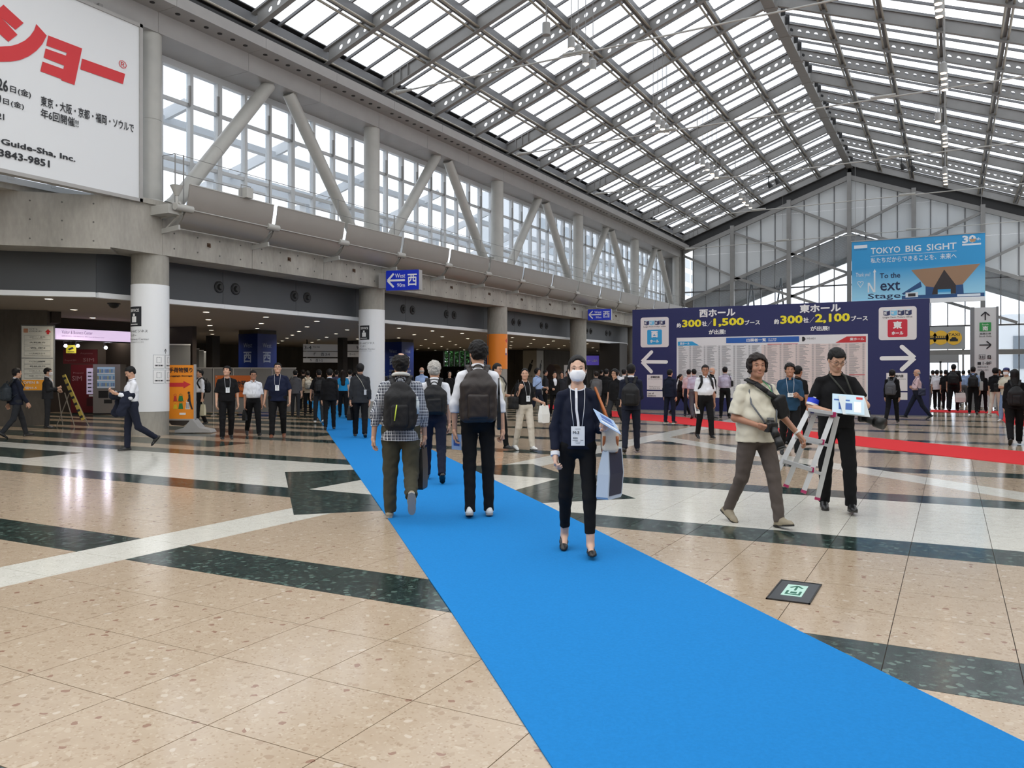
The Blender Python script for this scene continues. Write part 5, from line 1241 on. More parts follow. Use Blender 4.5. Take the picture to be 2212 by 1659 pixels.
# trees outside the far concourse window
def tree(x, y, h, lab, seed):
    t = thing('tree', lab, 'tree', (x, y, 0)); rn = random.Random(seed); put('trunk', MB().cyl((x, y, 0), (x, y, h * .6), .14, .08, n=10), M('bark', (84, 70, 56), .9), t, smooth=True)
    mb = MB()
    for k in range(2200):
        a_ = rn.uniform(0, 6.28); r_ = rn.uniform(.2, 1.5); z_ = rn.uniform(h * .35, h); c = Vector((x + r_ * math.cos(a_), y + r_ * math.sin(a_), z_)); d = Vector((rn.uniform(-1, 1), rn.uniform(-1, 1), rn.uniform(-.6, .6))).normalized() * .26; e = d.cross(Vector((rn.uniform(-1, 1), rn.uniform(-1, 1), 1))).normalized() * .10
        mb.add([c - d, c + e, c + d, c - e], [(0, 1, 2, 3)])
    put('foliage', mb, M('leaf_green', (70, 130, 62), .7), t, kind='stuff')
tree(-36.4, 58.6, 4.2, 'leafy green tree outside the far concourse window, left', 1); tree(-34.4, 59.0, 4.6, 'leafy green tree outside the far concourse window, right', 2)
# ---------------------------------------------------------------- implicit surfaces (smooth union of tapered limbs), polygonised once per garment
def surface_nets(F, lo, v):
    S = F < 0
    c = S[:-1, :-1, :-1].astype(np.int8)
    tot = np.zeros_like(c)
    for dx in (0, 1):
        for dy in (0, 1):
            for dz in (0, 1):
                tot += S[dx:S.shape[0] - 1 + dx, dy:S.shape[1] - 1 + dy, dz:S.shape[2] - 1 + dz]
    act = (tot > 0) & (tot < 8)
    idx = np.full(act.shape, -1, np.int64); cells = np.argwhere(act); n = len(cells)
    if n == 0: return np.zeros((0, 3)), []
    idx[act] = np.arange(n)
    acc = np.zeros((n, 3)); cnt = np.zeros(n)
    i, j, k = cells.T
    corners = [(a, b, c_) for a in (0, 1) for b in (0, 1) for c_ in (0, 1)]
    for a in corners:
        for ax in range(3):
            if a[ax]: continue
            b = list(a); b[ax] = 1
            fa = F[i + a[0], j + a[1], k + a[2]]; fb = F[i + b[0], j + b[1], k + b[2]]
            m = (fa < 0) != (fb < 0)
            t = np.where(m, fa / np.where(m, fa - fb, 1), 0)
            p = np.array(a, float)[None, :].repeat(n, 0); p[:, ax] += t
            acc[m] += p[m]; cnt[m] += 1
    V = (cells + acc / cnt[:, None]) * v + lo
    faces = []
    for ax in range(3):
        o1, o2 = [(1, 2), (2, 0), (0, 1)][ax]
        sl0 = [slice(1, -1)] * 3; sl1 = [slice(1, -1)] * 3
        sl0[ax] = slice(0, -1); sl1[ax] = slice(1, None)
        A = S[tuple(sl0)]; B = S[tuple(sl1)]
        e = np.argwhere(A != B)
        if not len(e): continue
        inside = A[tuple(e.T)]
        base = e.copy(); base[:, o1] += 1; base[:, o2] += 1     # lattice vertex index of edge start
        def cell(d1, d2):
            q = base.copy(); q[:, o1] -= d1; q[:, o2] -= d2
            return idx[tuple(q.T)]
        q00, q10, q11, q01 = cell(0, 0), cell(1, 0), cell(1, 1), cell(0, 1)
        quad = np.stack([q00, q10, q11, q01], 1)
        quad[~inside] = quad[~inside][:, ::-1]
        quad = quad[(quad >= 0).all(1)]
        faces.append(quad)
    Fq = np.concatenate(faces) if faces else np.zeros((0, 4), int)
    return V, Fq

class Field:
    def __init__(s): s.p = []
    def cone(s, a, b, ra, rb, k=.02, sc=(1, 1, 1), flat=0, op='+', R=None):
        s.p.append(('cone', np.array(a, float), np.array(b, float), ra, rb, k, np.array(sc, float), flat, op, R)); return s
    def ell(s, c, r, k=.02, R=None, op='+'):
        s.p.append(('ell', np.array(c, float), np.array(r, float), k, R, op)); return s
    def box(s, c, h, r=.01, k=.01, R=None, op='+'):
        s.p.append(('box', np.array(c, float), np.array(h, float), r, k, R, op)); return s
    def cut(s, n, d, k=.004):
        """keep the side where n.p < d"""
        L = np.linalg.norm(n); s.p.append(('cut', np.array(n, float) / L, d / L, k)); return s
    def bounds(s):
        lo = np.full(3, 9.); hi = np.full(3, -9.)
        for p in s.p:
            if p[0] == 'cone' and p[8] == '+':
                r = max(p[3], p[4]) * max(p[6].max(), 1); lo = np.minimum(lo, np.minimum(p[1], p[2]) - r); hi = np.maximum(hi, np.maximum(p[1], p[2]) + r)
            elif p[0] in ('ell', 'box') and p[-1] == '+':
                r = (p[2].max() if p[4 if p[0] == 'ell' else 5] is not None else p[2]) + (p[3] if p[0] == 'box' else 0)
                lo = np.minimum(lo, p[1] - r); hi = np.maximum(hi, p[1] + r)
        return lo, hi
    def mesh(s, v, noise=0.0, nk=1.0, lo=None, hi=None):
        l0, h0 = s.bounds()
        if lo is not None: l0 = np.maximum(l0, lo); h0 = np.minimum(h0, hi)
        l0 = l0 - 2.5 * v; h0 = h0 + 2.5 * v
        n = np.maximum(((h0 - l0) / v).astype(int) + 1, 4)
        ax = [l0[i] + v * np.arange(n[i]) for i in range(3)]
        F = np.full(n, .3, np.float32)
        for p in s.p:
            if p[0] == 'cut':
                nn = p[1]; d = (ax[0][:, None, None] * nn[0] + ax[1][None, :, None] * nn[1] + ax[2][None, None, :] * nn[2]) - p[2]
                k = p[3]; h = np.clip(.5 + .5 * (d - F) / k, 0, 1); F = (F * (1 - h) + d * h + k * h * (1 - h)).astype(np.float32); continue
            if p[0] == 'cone':
                _, a, b, ra, rb, k, sc, flat, op, R = p
                r = max(ra, rb) * max(sc.max(), 1) + k + 2.5 * v
                if not isinstance(r, float): r = float(r)
                bl, bh = np.minimum(a, b) - r, np.maximum(a, b) + r
            elif p[0] == 'ell':
                _, a, rr, k, R, op = p
                r = (rr.max() if R is not None else rr) + k + 2.5 * v; bl, bh = a - r, a + r
            else:
                _, a, hh, rd, k, R, op = p
                r = (np.linalg.norm(hh) if R is not None else hh) + rd + k + 2.5 * v; bl, bh = a - r, a + r
            i0 = np.clip(np.floor((bl - l0) / v).astype(int), 0, n); i1 = np.clip(np.ceil((bh - l0) / v).astype(int) + 1, 0, n)
            if (i1 <= i0).any(): continue
            X = ax[0][i0[0]:i1[0]][:, None, None]; Y = ax[1][i0[1]:i1[1]][None, :, None]; Z = ax[2][i0[2]:i1[2]][None, None, :]
            x, y, z = X - a[0], Y - a[1], Z - a[2]
            if R is not None:
                Rt = np.array(R).T
                x, y, z = Rt[0][0] * x + Rt[0][1] * y + Rt[0][2] * z, Rt[1][0] * x + Rt[1][1] * y + Rt[1][2] * z, Rt[2][0] * x + Rt[2][1] * y + Rt[2][2] * z
            if p[0] == 'cone':
                ba = b - a
                if R is not None: ba = np.array(R).T @ ba
                x, y, z = x / sc[0], y / sc[1], z / sc[2]; ba = ba / sc
                L2 = float(ba @ ba) + 1e-9; h = (x * ba[0] + y * ba[1] + z * ba[2]) / L2; hc = np.clip(h, 0, 1)
                d = np.sqrt((x - hc * ba[0]) ** 2 + (y - hc * ba[1]) ** 2 + (z - hc * ba[2]) ** 2) - (ra + (rb - ra) * hc)
                d = d * sc.min() if sc.min() < 1 else d
                if flat & 1: d = np.maximum(d, -h * math.sqrt(L2))
                if flat & 2: d = np.maximum(d, (h - 1) * math.sqrt(L2))
            elif p[0] == 'ell':
                q = np.sqrt((x / rr[0]) ** 2 + (y / rr[1]) ** 2 + (z / rr[2]) ** 2); g = np.sqrt((x / rr[0] ** 2) ** 2 + (y / rr[1] ** 2) ** 2 + (z / rr[2] ** 2) ** 2)
                d = q * (q - 1) / np.maximum(g, 1e-6)
            else:
                qx, qy, qz = np.abs(x) - hh[0] + 0 * (y + z), np.abs(y) - hh[1] + 0 * (x + z), np.abs(z) - hh[2] + 0 * (x + y)
                d = np.sqrt(np.maximum(qx, 0) ** 2 + np.maximum(qy, 0) ** 2 + np.maximum(qz, 0) ** 2) + np.minimum(np.maximum(np.maximum(qx, qy), qz), 0) - rd
            G = F[i0[0]:i1[0], i0[1]:i1[1], i0[2]:i1[2]]
            if op == '+':
                h = np.clip(.5 + .5 * (G - d) / k, 0, 1); F[i0[0]:i1[0], i0[1]:i1[1], i0[2]:i1[2]] = G * (1 - h) + d * h - k * h * (1 - h)
            else:
                d = -d; h = np.clip(.5 + .5 * (d - G) / k, 0, 1); F[i0[0]:i1[0], i0[1]:i1[1], i0[2]:i1[2]] = G * (1 - h) + d * h + k * h * (1 - h)
        if noise > 0:
            X = ax[0][:, None, None]; Y = ax[1][None, :, None]; Z = ax[2][None, None, :]
            w = np.sin(31 * nk * Z + 17 * nk * X + 2.2 * np.sin(23 * nk * Y + 9 * nk * Z)) + .7 * np.sin(44 * nk * X - 29 * nk * Z + 2.5 * np.sin(19 * nk * Z + 13 * nk * X))
            w = w + .5 * np.sin(71 * nk * Z + 37 * nk * Y + 3 * np.sin(33 * nk * X))
            F = F + (noise * .55 * w).astype(np.float32)
        F[0] = F[-1] = .1; F[:, 0] = F[:, -1] = .1; F[:, :, 0] = F[:, :, -1] = .1
        return surface_nets(F, l0, v)

def np_mesh(name, parts, mats, S=1.0, off=(0, 0, 0)):
    vs, fs, mi, o = [], [], [], 0
    for (V, Fq, m) in parts:
        if len(V) == 0: continue
        vs.append(V); fs.append(np.asarray(Fq) + o)
        mi.append(np.full(len(Fq), m) if np.isscalar(m) else m); o += len(V)
    me = bpy.data.meshes.new(name)
    if not vs: return me
    V = np.concatenate(vs) * S - np.array(off); F = np.concatenate(fs); MI = np.concatenate(mi).astype(np.int32)
    me.vertices.add(len(V)); me.vertices.foreach_set('co', V.astype(np.float32).ravel())
    me.loops.add(F.size); me.loops.foreach_set('vertex_index', F.astype(np.int32).ravel())
    me.polygons.add(len(F)); me.polygons.foreach_set('loop_start', np.arange(0, F.size, 4, dtype=np.int32))
    for m in mats: me.materials.append(m)
    me.polygons.foreach_set('material_index', MI); me.update(calc_edges=True); me.validate()
    me.polygons.foreach_set('use_smooth', [True] * len(me.polygons))
    return me

# ---------------------------------------------------------------- cloth and skin
def skin_mat(name, rgb):
    m = M(name, rgb, 0.5, 0, 0.4, noise=0.04, nscale=30)
    b = m.node_tree.nodes['Principled BSDF']; b.inputs['Subsurface Weight'].default_value = 0.08; b.inputs['Subsurface Radius'].default_value = (.01, .004, .002)
    return m
SKINS = [skin_mat('skin_light', (212, 174, 152)), skin_mat('skin_medium', (194, 152, 128)), skin_mat('skin_tan', (170, 124, 100))]
LIP = M('lip_tone', (186, 128, 112), 0.45)
HAIRB = M('black_hair', (15, 13, 13), 0.55, 0, 0.25, noise=.25, nscale=60, bump=.6, bscale=90)
HAIRD = M('dark_brown_hair', (30, 21, 18), 0.55, 0, 0.25, noise=.25, nscale=60, bump=.6, bscale=90)
HAIRG = M('grey_hair', (168, 164, 158), 0.6, 0, 0.3, noise=.3, nscale=60, bump=.6, bscale=90)
EYEW = M('eye_white', (226, 222, 216), 0.3); EYED = M('eye_dark', (28, 20, 16), 0.2)
def cloth(name, rgb, rough=.85, noise=.05): return M(name, rgb, rough, 0, 0.2, noise=noise, nscale=14, bump=.25, bscale=260)
def plaid():
    m = M('navy_white_check_cloth', (30, 40, 66), .85)
    nt = m.node_tree; b = nt.nodes['Principled BSDF']; L = nt.links
    tc = nt.nodes.new('ShaderNodeTexCoord'); sp = nt.nodes.new('ShaderNodeSeparateXYZ'); L.new(tc.outputs['Object'], sp.inputs[0])
    def mt(op, a, c):
        n = nt.nodes.new('ShaderNodeMath'); n.operation = op
        for i, q in enumerate((a, c)):
            if isinstance(q, (int, float)): n.inputs[i].default_value = q
            else: L.new(q, n.inputs[i])
        return n.outputs[0]
    def line(q, per, w, ph): return mt('LESS_THAN', mt('FLOORED_MODULO', mt('ADD', q, ph), per), w)
    ax = mt('ADD', sp.outputs[0], mt('MULTIPLY', sp.outputs[1], .6))
    a = mt('MAXIMUM', line(ax, .03, .005, 3.0), mt('MULTIPLY', line(ax, .03, .004, 3.012), .5))
    c = mt('MAXIMUM', line(sp.outputs[2], .03, .005, 0.0), mt('MULTIPLY', line(sp.outputs[2], .03, .004, .012), .5))
    f = mt('MINIMUM', mt('ADD', mt('MULTIPLY', a, .75), mt('MULTIPLY', c, .75)), 1.0)
    mx = nt.nodes.new('ShaderNodeMix'); mx.data_type = 'RGBA'; L.new(f, mx.inputs[0]); mx.inputs[6].default_value = lin((30, 38, 60)) + (1,); mx.inputs[7].default_value = lin((222, 226, 232)) + (1,)
    L.new(mx.outputs[2], b.inputs['Base Color']); return m

def nrm(v): v = np.array(v, float); return v / (np.linalg.norm(v) + 1e-9)
def rotm(yaw=0, pitch=0, roll=0):
    """yaw about z (+ turns to own left), pitch about x (+ looks down)"""
    cy, sy = math.cos(yaw), math.sin(yaw); cp, sp_ = math.cos(-pitch), math.sin(-pitch); cr, sr = math.cos(roll), math.sin(roll)
    Rz = np.array([[cy, -sy, 0], [sy, cy, 0], [0, 0, 1]]); Rx = np.array([[1, 0, 0], [0, cp, -sp_], [0, sp_, cp]]); Ry = np.array([[cr, 0, sr], [0, 1, 0], [-sr, 0, cr]])
    return Rz @ Rx @ Ry

def head_field(f, H, R, female=False, fine=True):
    w = lambda x, y, z: H + R @ np.array([x, y, z])
    g = .94 if female else 1.0
    f.ell(w(0, -.014, .030), (.0745 * g, .095, .084), .02, R)
    f.ell(w(0, .012, -.028), (.0625 * g, .068, .078), .03, R)
    f.ell(w(0, .046, -.088), (.026 * g, .026, .020), .03, R)
    f.cone(w(-.040 * g, .006, -.065), w(-.008, .05, -.09), .022, .018, .02); f.cone(w(.040 * g, .006, -.065), w(.008, .05, -.09), .022, .018, .02)
    for s_ in (-1, 1):
        f.ell(w(s_ * .038, .052, -.026), (.022, .018, .020), .02, R)
        f.ell(w(s_ * .031, .090, .004), (.019, .014, .010), .012, R, '-')
        f.cone(w(s_ * .012, .080, .023), w(s_ * .046, .064, .021), .008, .006, .012)
        f.ell(w(s_ * .077 * g, -.006, -.010), (.008, .017, .028), .006, R)
        if fine: f.ell(w(s_ * .009, .089, -.034), (.008, .009, .007), .006, R)
    f.cone(w(0, .078, .008), w(0, .096, -.028), .0075, .0105, .012)
    if fine: f.ell(w(0, .077, -.056), (.023, .010, .0065), .005, R); f.ell(w(0, .076, -.067), (.019, .010, .0065), .005, R)
    return w

def hand_field(f, wr, u, n, side, curl=.35, thick=1.0, spread=0.0, big=1.0):
    """wr wrist, u finger direction, n palm normal; returns palm centre"""
    u = nrm(u); n = nrm(n - np.dot(n, u) * u)
    wv = np.cross(n, u) * side      # towards the thumb
    B = big
    f.cone(wr, wr + u * .03 * B, .024, .026, .015, sc=(1, 1, 1))
    R = np.stack([wv, u, n], 1)
    f.box(wr + u * .052 * B + wv * .002, (.030 * B, .036 * B, .004), .010, .012, R)
    offs = [.030, .010, -.010, -.029]; lens = [.070, .078, .072, .056]
    for o, L in zip(offs, lens):
        b = wr + u * .090 * B + wv * (o + spread * o) * B; c1 = curl * (1 + .15 * (offs.index(o)))
        d1 = nrm(u * math.cos(c1) + n * math.sin(c1)); p1 = b + d1 * L * .48 * B
        c2 = c1 * 2.3; d2 = nrm(u * math.cos(c2) + n * math.sin(c2)); p2 = p1 + d2 * L * .30 * B
        c3 = c1 * 3.2; d3 = nrm(u * math.cos(c3) + n * math.sin(c3)); p3 = p2 + d3 * L * .22 * B
        f.cone(b - u * .012, p1, .0098 * thick, .0090 * thick, .004); f.cone(p1, p2, .0090 * thick, .0082 * thick, .003); f.cone(p2, p3, .0080 * thick, .0070 * thick, .003)
    t0 = wr + u * .020 * B + wv * .028 * B; d = nrm(u * .75 + wv * .62 + n * .35); t1 = t0 + d * .042 * B
    d2 = nrm(u * .95 + wv * .15 + n * .35); t2 = t1 + d2 * .034 * B
    f.cone(t0 - u * .006 - wv * .008, t1, .015, .0115, .012); f.cone(t1, t2, .0112, .009, .004)
    return wr + u * .075 * B + n * .018

LEGS = {  # (thigh pitch, knee bend, foot pitch, splay) for right, left ; degrees
    'stand': ((1, 3, 0, 4), (-2, 2, 0, 4)),
    'walkR': ((20, 6, -8, 1.5), (-14, 24, 32, 1.5)),
    'walkL': ((-14, 24, 32, 1.5), (20, 6, -8, 1.5)),
    'stepR': ((12, 5, -2, 2), (-8, 14, 16, 2)),
    'stepL': ((-8, 14, 16, 2), (12, 5, -2, 2)),
    'kickL': ((4, 2, 0, 2), (-10, 52, 62, 2)),
    'kickR': ((-10, 52, 62, 2), (4, 2, 0, 2)),
    'wideR': ((26, 4, -10, 1), (-20, 16, 30, 1)), 'wideL': ((-20, 16, 30, 1), (26, 4, -10, 1)),
}
ARMS = {  # upper arm, forearm (out, forward, up), curl, palm normal (out, forward, up)
    'down': ((.13, -.04, -1), (.05, .16, -1), .4, (-1, 0, 0)), 'fwd': ((.12, .22, -1), (.02, .55, -1), .4, (-1, 0, 0)), 'back': ((.16, -.32, -1), (.08, -.05, -1), .45, (-1, 0, 0)),
    'bent': ((.12, .02, -1), (-.15, 1, -.05), .7, (-.8, 0, -.4)), 'hold': ((.1, .12, -1), (-.35, 1, .25), .8, (-.7, -.1, .5)), 'chest': ((.25, .25, -1), (-.8, .7, .5), .7, (-.2, -1, 0)),
    'cross': ((.15, .25, -1), (-1, .5, .1), .5, (0, -1, 0)), 'strap': ((.22, .05, -1), (-.15, .55, 1), 1.2, (-.3, -1, 0)), 'phone': ((.1, .25, -1), (-.3, 1, .45), .7, (-.6, 0, .7)),
    'carry': ((.14, .0, -1), (.06, .08, -1), .95, (-1, 0, 0)),
}
PEOPLE = []
def person(label, pos, phi=0, h=1.7, lod=1, legs='stepR', armR='down', armL='down', head=(0, 0), skin=0, female=False, wide=1.0, belly=0.0,
           hair='short', hairm=None, top=None, pants=None, shoe=None, lean=0.0, feat=True, skirt=False, headoff=(0, 0)):
    """phi: 0 faces the camera, 90 faces the right of the photograph, 180 faces away"""
    top = dict(dict(mat=None, sleeve=.45, hem=.86, tuck=False, loose=1.0, collar=True, neck=1.438, noise=.004), **(top or {}))
    pants = dict(dict(mat=None, loose=1.0, hem=.04, noise=.004), **(pants or {}))
    x, y = pos[0], pos[1]
    tw = Vector((-x, -y)).normalized(); rt = Vector((-tw.y, tw.x))      # seen from the camera, image right
    ri = Vector((CS, SN)); rt = rt if rt.dot(ri) > 0 else -rt
    a = math.radians(phi); dv = tw * math.cos(a) + rt * math.sin(a)
    rz = math.atan2(dv.y, dv.x) - math.pi / 2
    S = h / 1.70
    vb, vh, vd = [(.0085, .0042, .0040), (.014, .0075, .0065), (.02, .011, .011), (.026, .015, .015)][lod]
    sk = SKINS[skin]; W = wide
    # skeleton
    legp = LEGS[legs] if isinstance(legs, str) else legs
    hip = .90; J = {}
    foot = {}
    for s_, (tp, kb, fp, sp_) in ((1, legp[0]), (-1, legp[1])):
        t = math.radians(tp); k = math.radians(kb)
        td = nrm([s_ * math.sin(math.radians(sp_)), math.sin(t), -math.cos(t)]); sd = nrm([s_ * math.sin(math.radians(sp_)) * .5, math.sin(t - k), -math.cos(t - k)])
        hp = np.array([s_ * .088 * (.5 + .5 * W), 0, hip]); kn = hp + td * .425; an = kn + sd * .40
        J[s_] = [hp, kn, an]; foot[s_] = math.radians(fp)
    low = min(J[s_][2][2] - (.075 + max(0, math.sin(foot[s_])) * .14 if foot[s_] > 0 else .075 + math.sin(-foot[s_]) * .05) for s_ in (1, -1))
    dz = -low
    for s_ in (1, -1): J[s_] = [q + np.array([0, 0, dz]) for q in J[s_]]
    up = dz; L_ = lambda z: z + up
    ln = math.tan(math.radians(lean))
    T = lambda px, py, pz: np.array([px, py + (pz - .95) * ln, L_(pz)])
    sh = .152 * (.92 if female else 1.04) * (.5 + .5 * W)
    arms = {}
    for s_, ap in ((1, armR), (-1, armL)):
        ap = ARMS[ap] if isinstance(ap, str) else ap
        ua = nrm([s_ * ap[0][0], ap[0][1], ap[0][2]]); fa = nrm([s_ * ap[1][0], ap[1][1], ap[1][2]])
        S0 = T(s_ * sh, -.008, 1.355); E = S0 + ua * .285; Wd = E + fa * .245
        hn = np.array([s_ * ap[3][0], ap[3][1], ap[3][2]], float)
        hd = fa if len(ap) < 5 else nrm([s_ * ap[4][0], ap[4][1], ap[4][2]])
        arms[s_] = [S0, E, Wd, hd, hn, ap[2]]
    HR = rotm(head[0], head[1]); NB = T(0, -.01, 1.43); HC = T(headoff[0], .015 + headoff[1], 1.585) + np.array([0, .03 * math.sin(head[1]), 0])
    g = .93 if female else 1.0
    # ---- body: one continuous surface, with finer head and hands
    f = Field()
    f.ell(T(0, 0, .93), (.155 * W, .105 * W, .10), .04)
    f.cone(T(0, .0, 1.0), T(0, 0, 1.15), .128 * W * g, .135 * W * g, .05, sc=(1, .74, 1))
    f.ell(T(0, 0, 1.245), (.134 * W * g, .100 * W, .135), .04)
    if belly: f.ell(T(0, .03 + .05 * belly, 1.08), (.13 * W, .10, .13), .05)
    for s_ in (1, -1): f.cone(T(0, -.012, 1.405), T(s_ * (sh - .01), -.008, 1.355), .046, .040, .03)
    f.cone(NB - [0, 0, .03], HC - HR @ np.array([0, .02, .05]), .058 * g, .052 * g, .035)
    for s_ in (1, -1):
        hp, kn, an = J[s_]
        f.cone(hp, kn, .078 * W, .050, .04); f.cone(kn, an, .050, .034, .03)
        S0, E, Wd = arms[s_][:3]
        f.cone(S0, E, .043 * (.6 + .4 * W), .036, .02); f.cone(E, Wd, .037, .0245, .02)
        # foot
        fp = foot[s_]; fd = np.array([0, math.cos(fp), -math.sin(fp)])
        if shoe and shoe.get('flat'): f.cone(an, an + fd * .10 + np.array([0, 0, -.035]), .03, .022, .02)
        else: f.cone(an, an + fd * .03 + np.array([0, 0, -.03]), .03, .022, .02)
    lo_cut = None
    parts = []
    V, Fq = f.mesh(vb); parts.append((V, Fq, 0))
    fh = Field(); w = head_field(fh, HC, HR, female, lod == 0); fh.cone(NB, HC - HR @ np.array([0, .02, .05]), .056 * g, .051 * g, .03)
    V, Fq = fh.mesh(vh)
    ctr = V[Fq].mean(1) if len(V) else np.zeros((0, 3)); lc = (ctr - HC) @ HR
    lip = (np.abs(lc[:, 0]) < .019) & (np.abs(lc[:, 2] + .0615) < .0070) & (lc[:, 1] > .066) & (lod < 2)
    parts.append((V, Fq, np.where(lip, 1, 0)))
    palms = {}
    for s_ in (1, -1):
        S0, E, Wd, hd, hn, curl = arms[s_]
        fh = Field(); palms[s_] = hand_field(fh, Wd, hd, hn, s_, curl, big=.92 if female else 1.0)
        V, Fq = fh.mesh(vd); parts.append((V, Fq, 0))
    root = thing('person', label, 'person', (x, y, 0.0), rz=rz)
    root.rotation_euler = (0, 0, rz); 
    z0 = .0075 if 1.4 < x + y < 4.6 else 0.0
    root.location.z = z0 + .0005
    def child(nm, parts_, mats, lb=None):
        me = np_mesh(nm, parts_, mats, S); o = bpy.data.objects.new(nm, me); COL.objects.link(o); o.parent = root
        if lb: o['label'] = lb
        return o
    child('body', parts, [sk, LIP])
    # ---- trousers
    if pants['mat']:
        l = pants['loose']; f = Field()
        f.ell(T(0, -.005, .935), (.168 * W, .122 * W + .01 * l, .115), .03)
        f.cone(T(0, 0, .96), T(0, 0, 1.06), .142 * W, .138 * W, .03, sc=(1, .76, 1), flat=2)
        if belly: f.ell(T(0, .02 + .045 * belly, 1.0), (.135 * W, .105, .07), .04)
        for s_ in (1, -1):
            hp, kn, an = J[s_]; e = kn + (an - kn) * (1.16 - pants['hem'] * 3)
            f.cone(hp + [0, 0, .0], kn, .089 * W * (.7 + .3 * l), .066 * (.55 + .45 * l), .035); f.cone(kn, e, .065 * (.55 + .45 * l), .052 * (.45 + .55 * l), .02, flat=2)
        f.cut((0, 0, 1), L_(1.035))
        child('skirt' if skirt else 'trousers', [(*f.mesh(vb, pants['noise']), 0)], [pants['mat']])
    # ---- top
    if top['mat']:
        l = top['loose']; m_ = .014 * l; f = Field(); hem = top['hem']; tk = top['tuck']
        f.ell(T(0, 0, 1.24), (.138 * W * g + m_, .108 * W + m_, .145), .03)
        f.cone(T(0, 0, 1.02), T(0, 0, 1.18), .135 * W * g + m_, .142 * W * g + m_, .05, sc=(1, .78, 1))
        if not tk: f.cone(T(0, -.004, hem), T(0, 0, 1.06), .158 * W + m_ * 1.2, .145 * W + m_, .05, sc=(1, .80, 1), flat=1)
        else: f.cone(T(0, 0, 1.0), T(0, 0, 1.06), .142 * W, .148 * W + m_, .03, sc=(1, .80, 1), flat=1)
        if belly: f.ell(T(0, .03 + .05 * belly, 1.09), (.135 * W + m_, .108 + m_, .14), .05)
        for s_ in (1, -1): f.cone(T(0, -.012, 1.403), T(s_ * (sh - .008), -.008, 1.354), .054 + m_ * .2, .045 + m_ * .3, .02)
        f.cone(NB - [0, 0, .06], NB + [0, .006, .05], .078, .060, .03)
        sl = top['sleeve']
        for s_ in (1, -1):
            S0, E, Wd = arms[s_][:3]
            q = (.6 + .4 * W)
            if sl <= .5:
                e = S0 + (E - S0) * (sl * 2); f.cone(S0, e, .047 * q + m_ * .4, .054 * q + m_ * .6, .018, flat=2)
            else:
                e = E + (Wd - E) * min((sl - .5) * 2, 1.0); f.cone(S0, E, .047 * q + m_ * .4, .042 * q + m_ * .3, .015); f.cone(E, e, .046 * q + m_ * .3, .036 + m_ * .35, .02, flat=2)
        f.cut((0, 0, -1), -L_(hem if not tk else 1.005)); f.cut((0, .5, 1), L_(top['neck']) + .5 * (.5 * ln))
        child('shirt' if not top.get('jacket') else 'jacket', [(*f.mesh(vb, top['noise']), 0)], [top['mat']])
        if top['collar']:
            cm = top.get('cmat') or top['mat']; mb = MB(); n = 18; rr = top.get('crad', .066) * g
            c = T(0, -.006, top['neck'] + .004)
            a0 = .35 if top['collar'] == 'shirt' else 0
            pts = []; pi_ = []
            for i in range(n + 1):
                t = math.pi / 2 + a0 + (2 * math.pi - 2 * a0) * i / n
                ct, st = math.cos(t), math.sin(t)
                if top['collar'] == 'shirt':
                    drop = .012 + .018 * max(0, st) ** 3
                    pts.append([(c[0] + rr * .90 * ct, c[1] + rr * .92 * st, c[2] + .022 - .02 * st), (c[0] + rr * .96 * ct, c[1] + rr * .98 * st, c[2] + .026 - .02 * st), (c[0] + rr * 1.16 * ct, c[1] + rr * 1.16 * st, c[2] - drop - .018 * st)])
                else: pi_.append((c[0] + rr * 1.02 * ct, c[1] + rr * 1.02 * st, c[2] + .004 - .5 * rr * 1.02 * st))
            if pi_: mb.tube([Vector(p) * S for p in pi_], .006 * S, n=6)
            else:
                vs = [Vector(q_) * S for p in pts for q_ in p]; fs = []
                for i in range(n): a_ = 3 * i; fs += [(a_, a_ + 1, a_ + 4, a_ + 3), (a_ + 1, a_ + 2, a_ + 5, a_ + 4), (a_ + 2, a_, a_ + 3, a_ + 5)]
                fs += [(0, 2, 1), (3 * n, 3 * n + 1, 3 * n + 2)]; mb.add(vs, fs)
            put('collar', mb, cm, root, smooth='all', local=True)
        if top.get('cuffmat'):
            mb = MB()
            for s_ in (1, -1):
                E, Wd = arms[s_][1:3]; d = nrm(Wd - E); mb.cyl(Vector((Wd - d * .03) * S), Vector((Wd + d * .006) * S), .040 * S, .040 * S, n=16)
            put('cuffs', mb, top['cuffmat'], root, smooth=True, local=True)
        if top.get('front'):      # light shirt front seen between the lapels
            f2 = Field(); f2.ell(T(0, 0, 1.275), (.158 * W * g + m_ + .006, .112 * W + m_ + .006, .155), .05)
            f2.cone(T(0, 0, 1.02), T(0, 0, 1.18), .135 * W * g + m_ + .006, .142 * W * g + m_ + .006, .05, sc=(1, .78, 1)); f2.cone(NB - [0, 0, .03], NB + [0, 0, .06], .070, .064, .03)
            zt, zb = L_(1.47), L_(top.get('frontz', 1.03))
            f2.cut((1, 0, -.14), .014 - .14 * zb); f2.cut((-1, 0, -.14), .014 - .14 * zb); f2.cut((0, -1, 0), -.03); f2.cut((0, 0, 1), zt); f2.cut((0, 0, -1), -zb)
            child('shirt', [(*f2.mesh(vb), 0)], [top['front']])
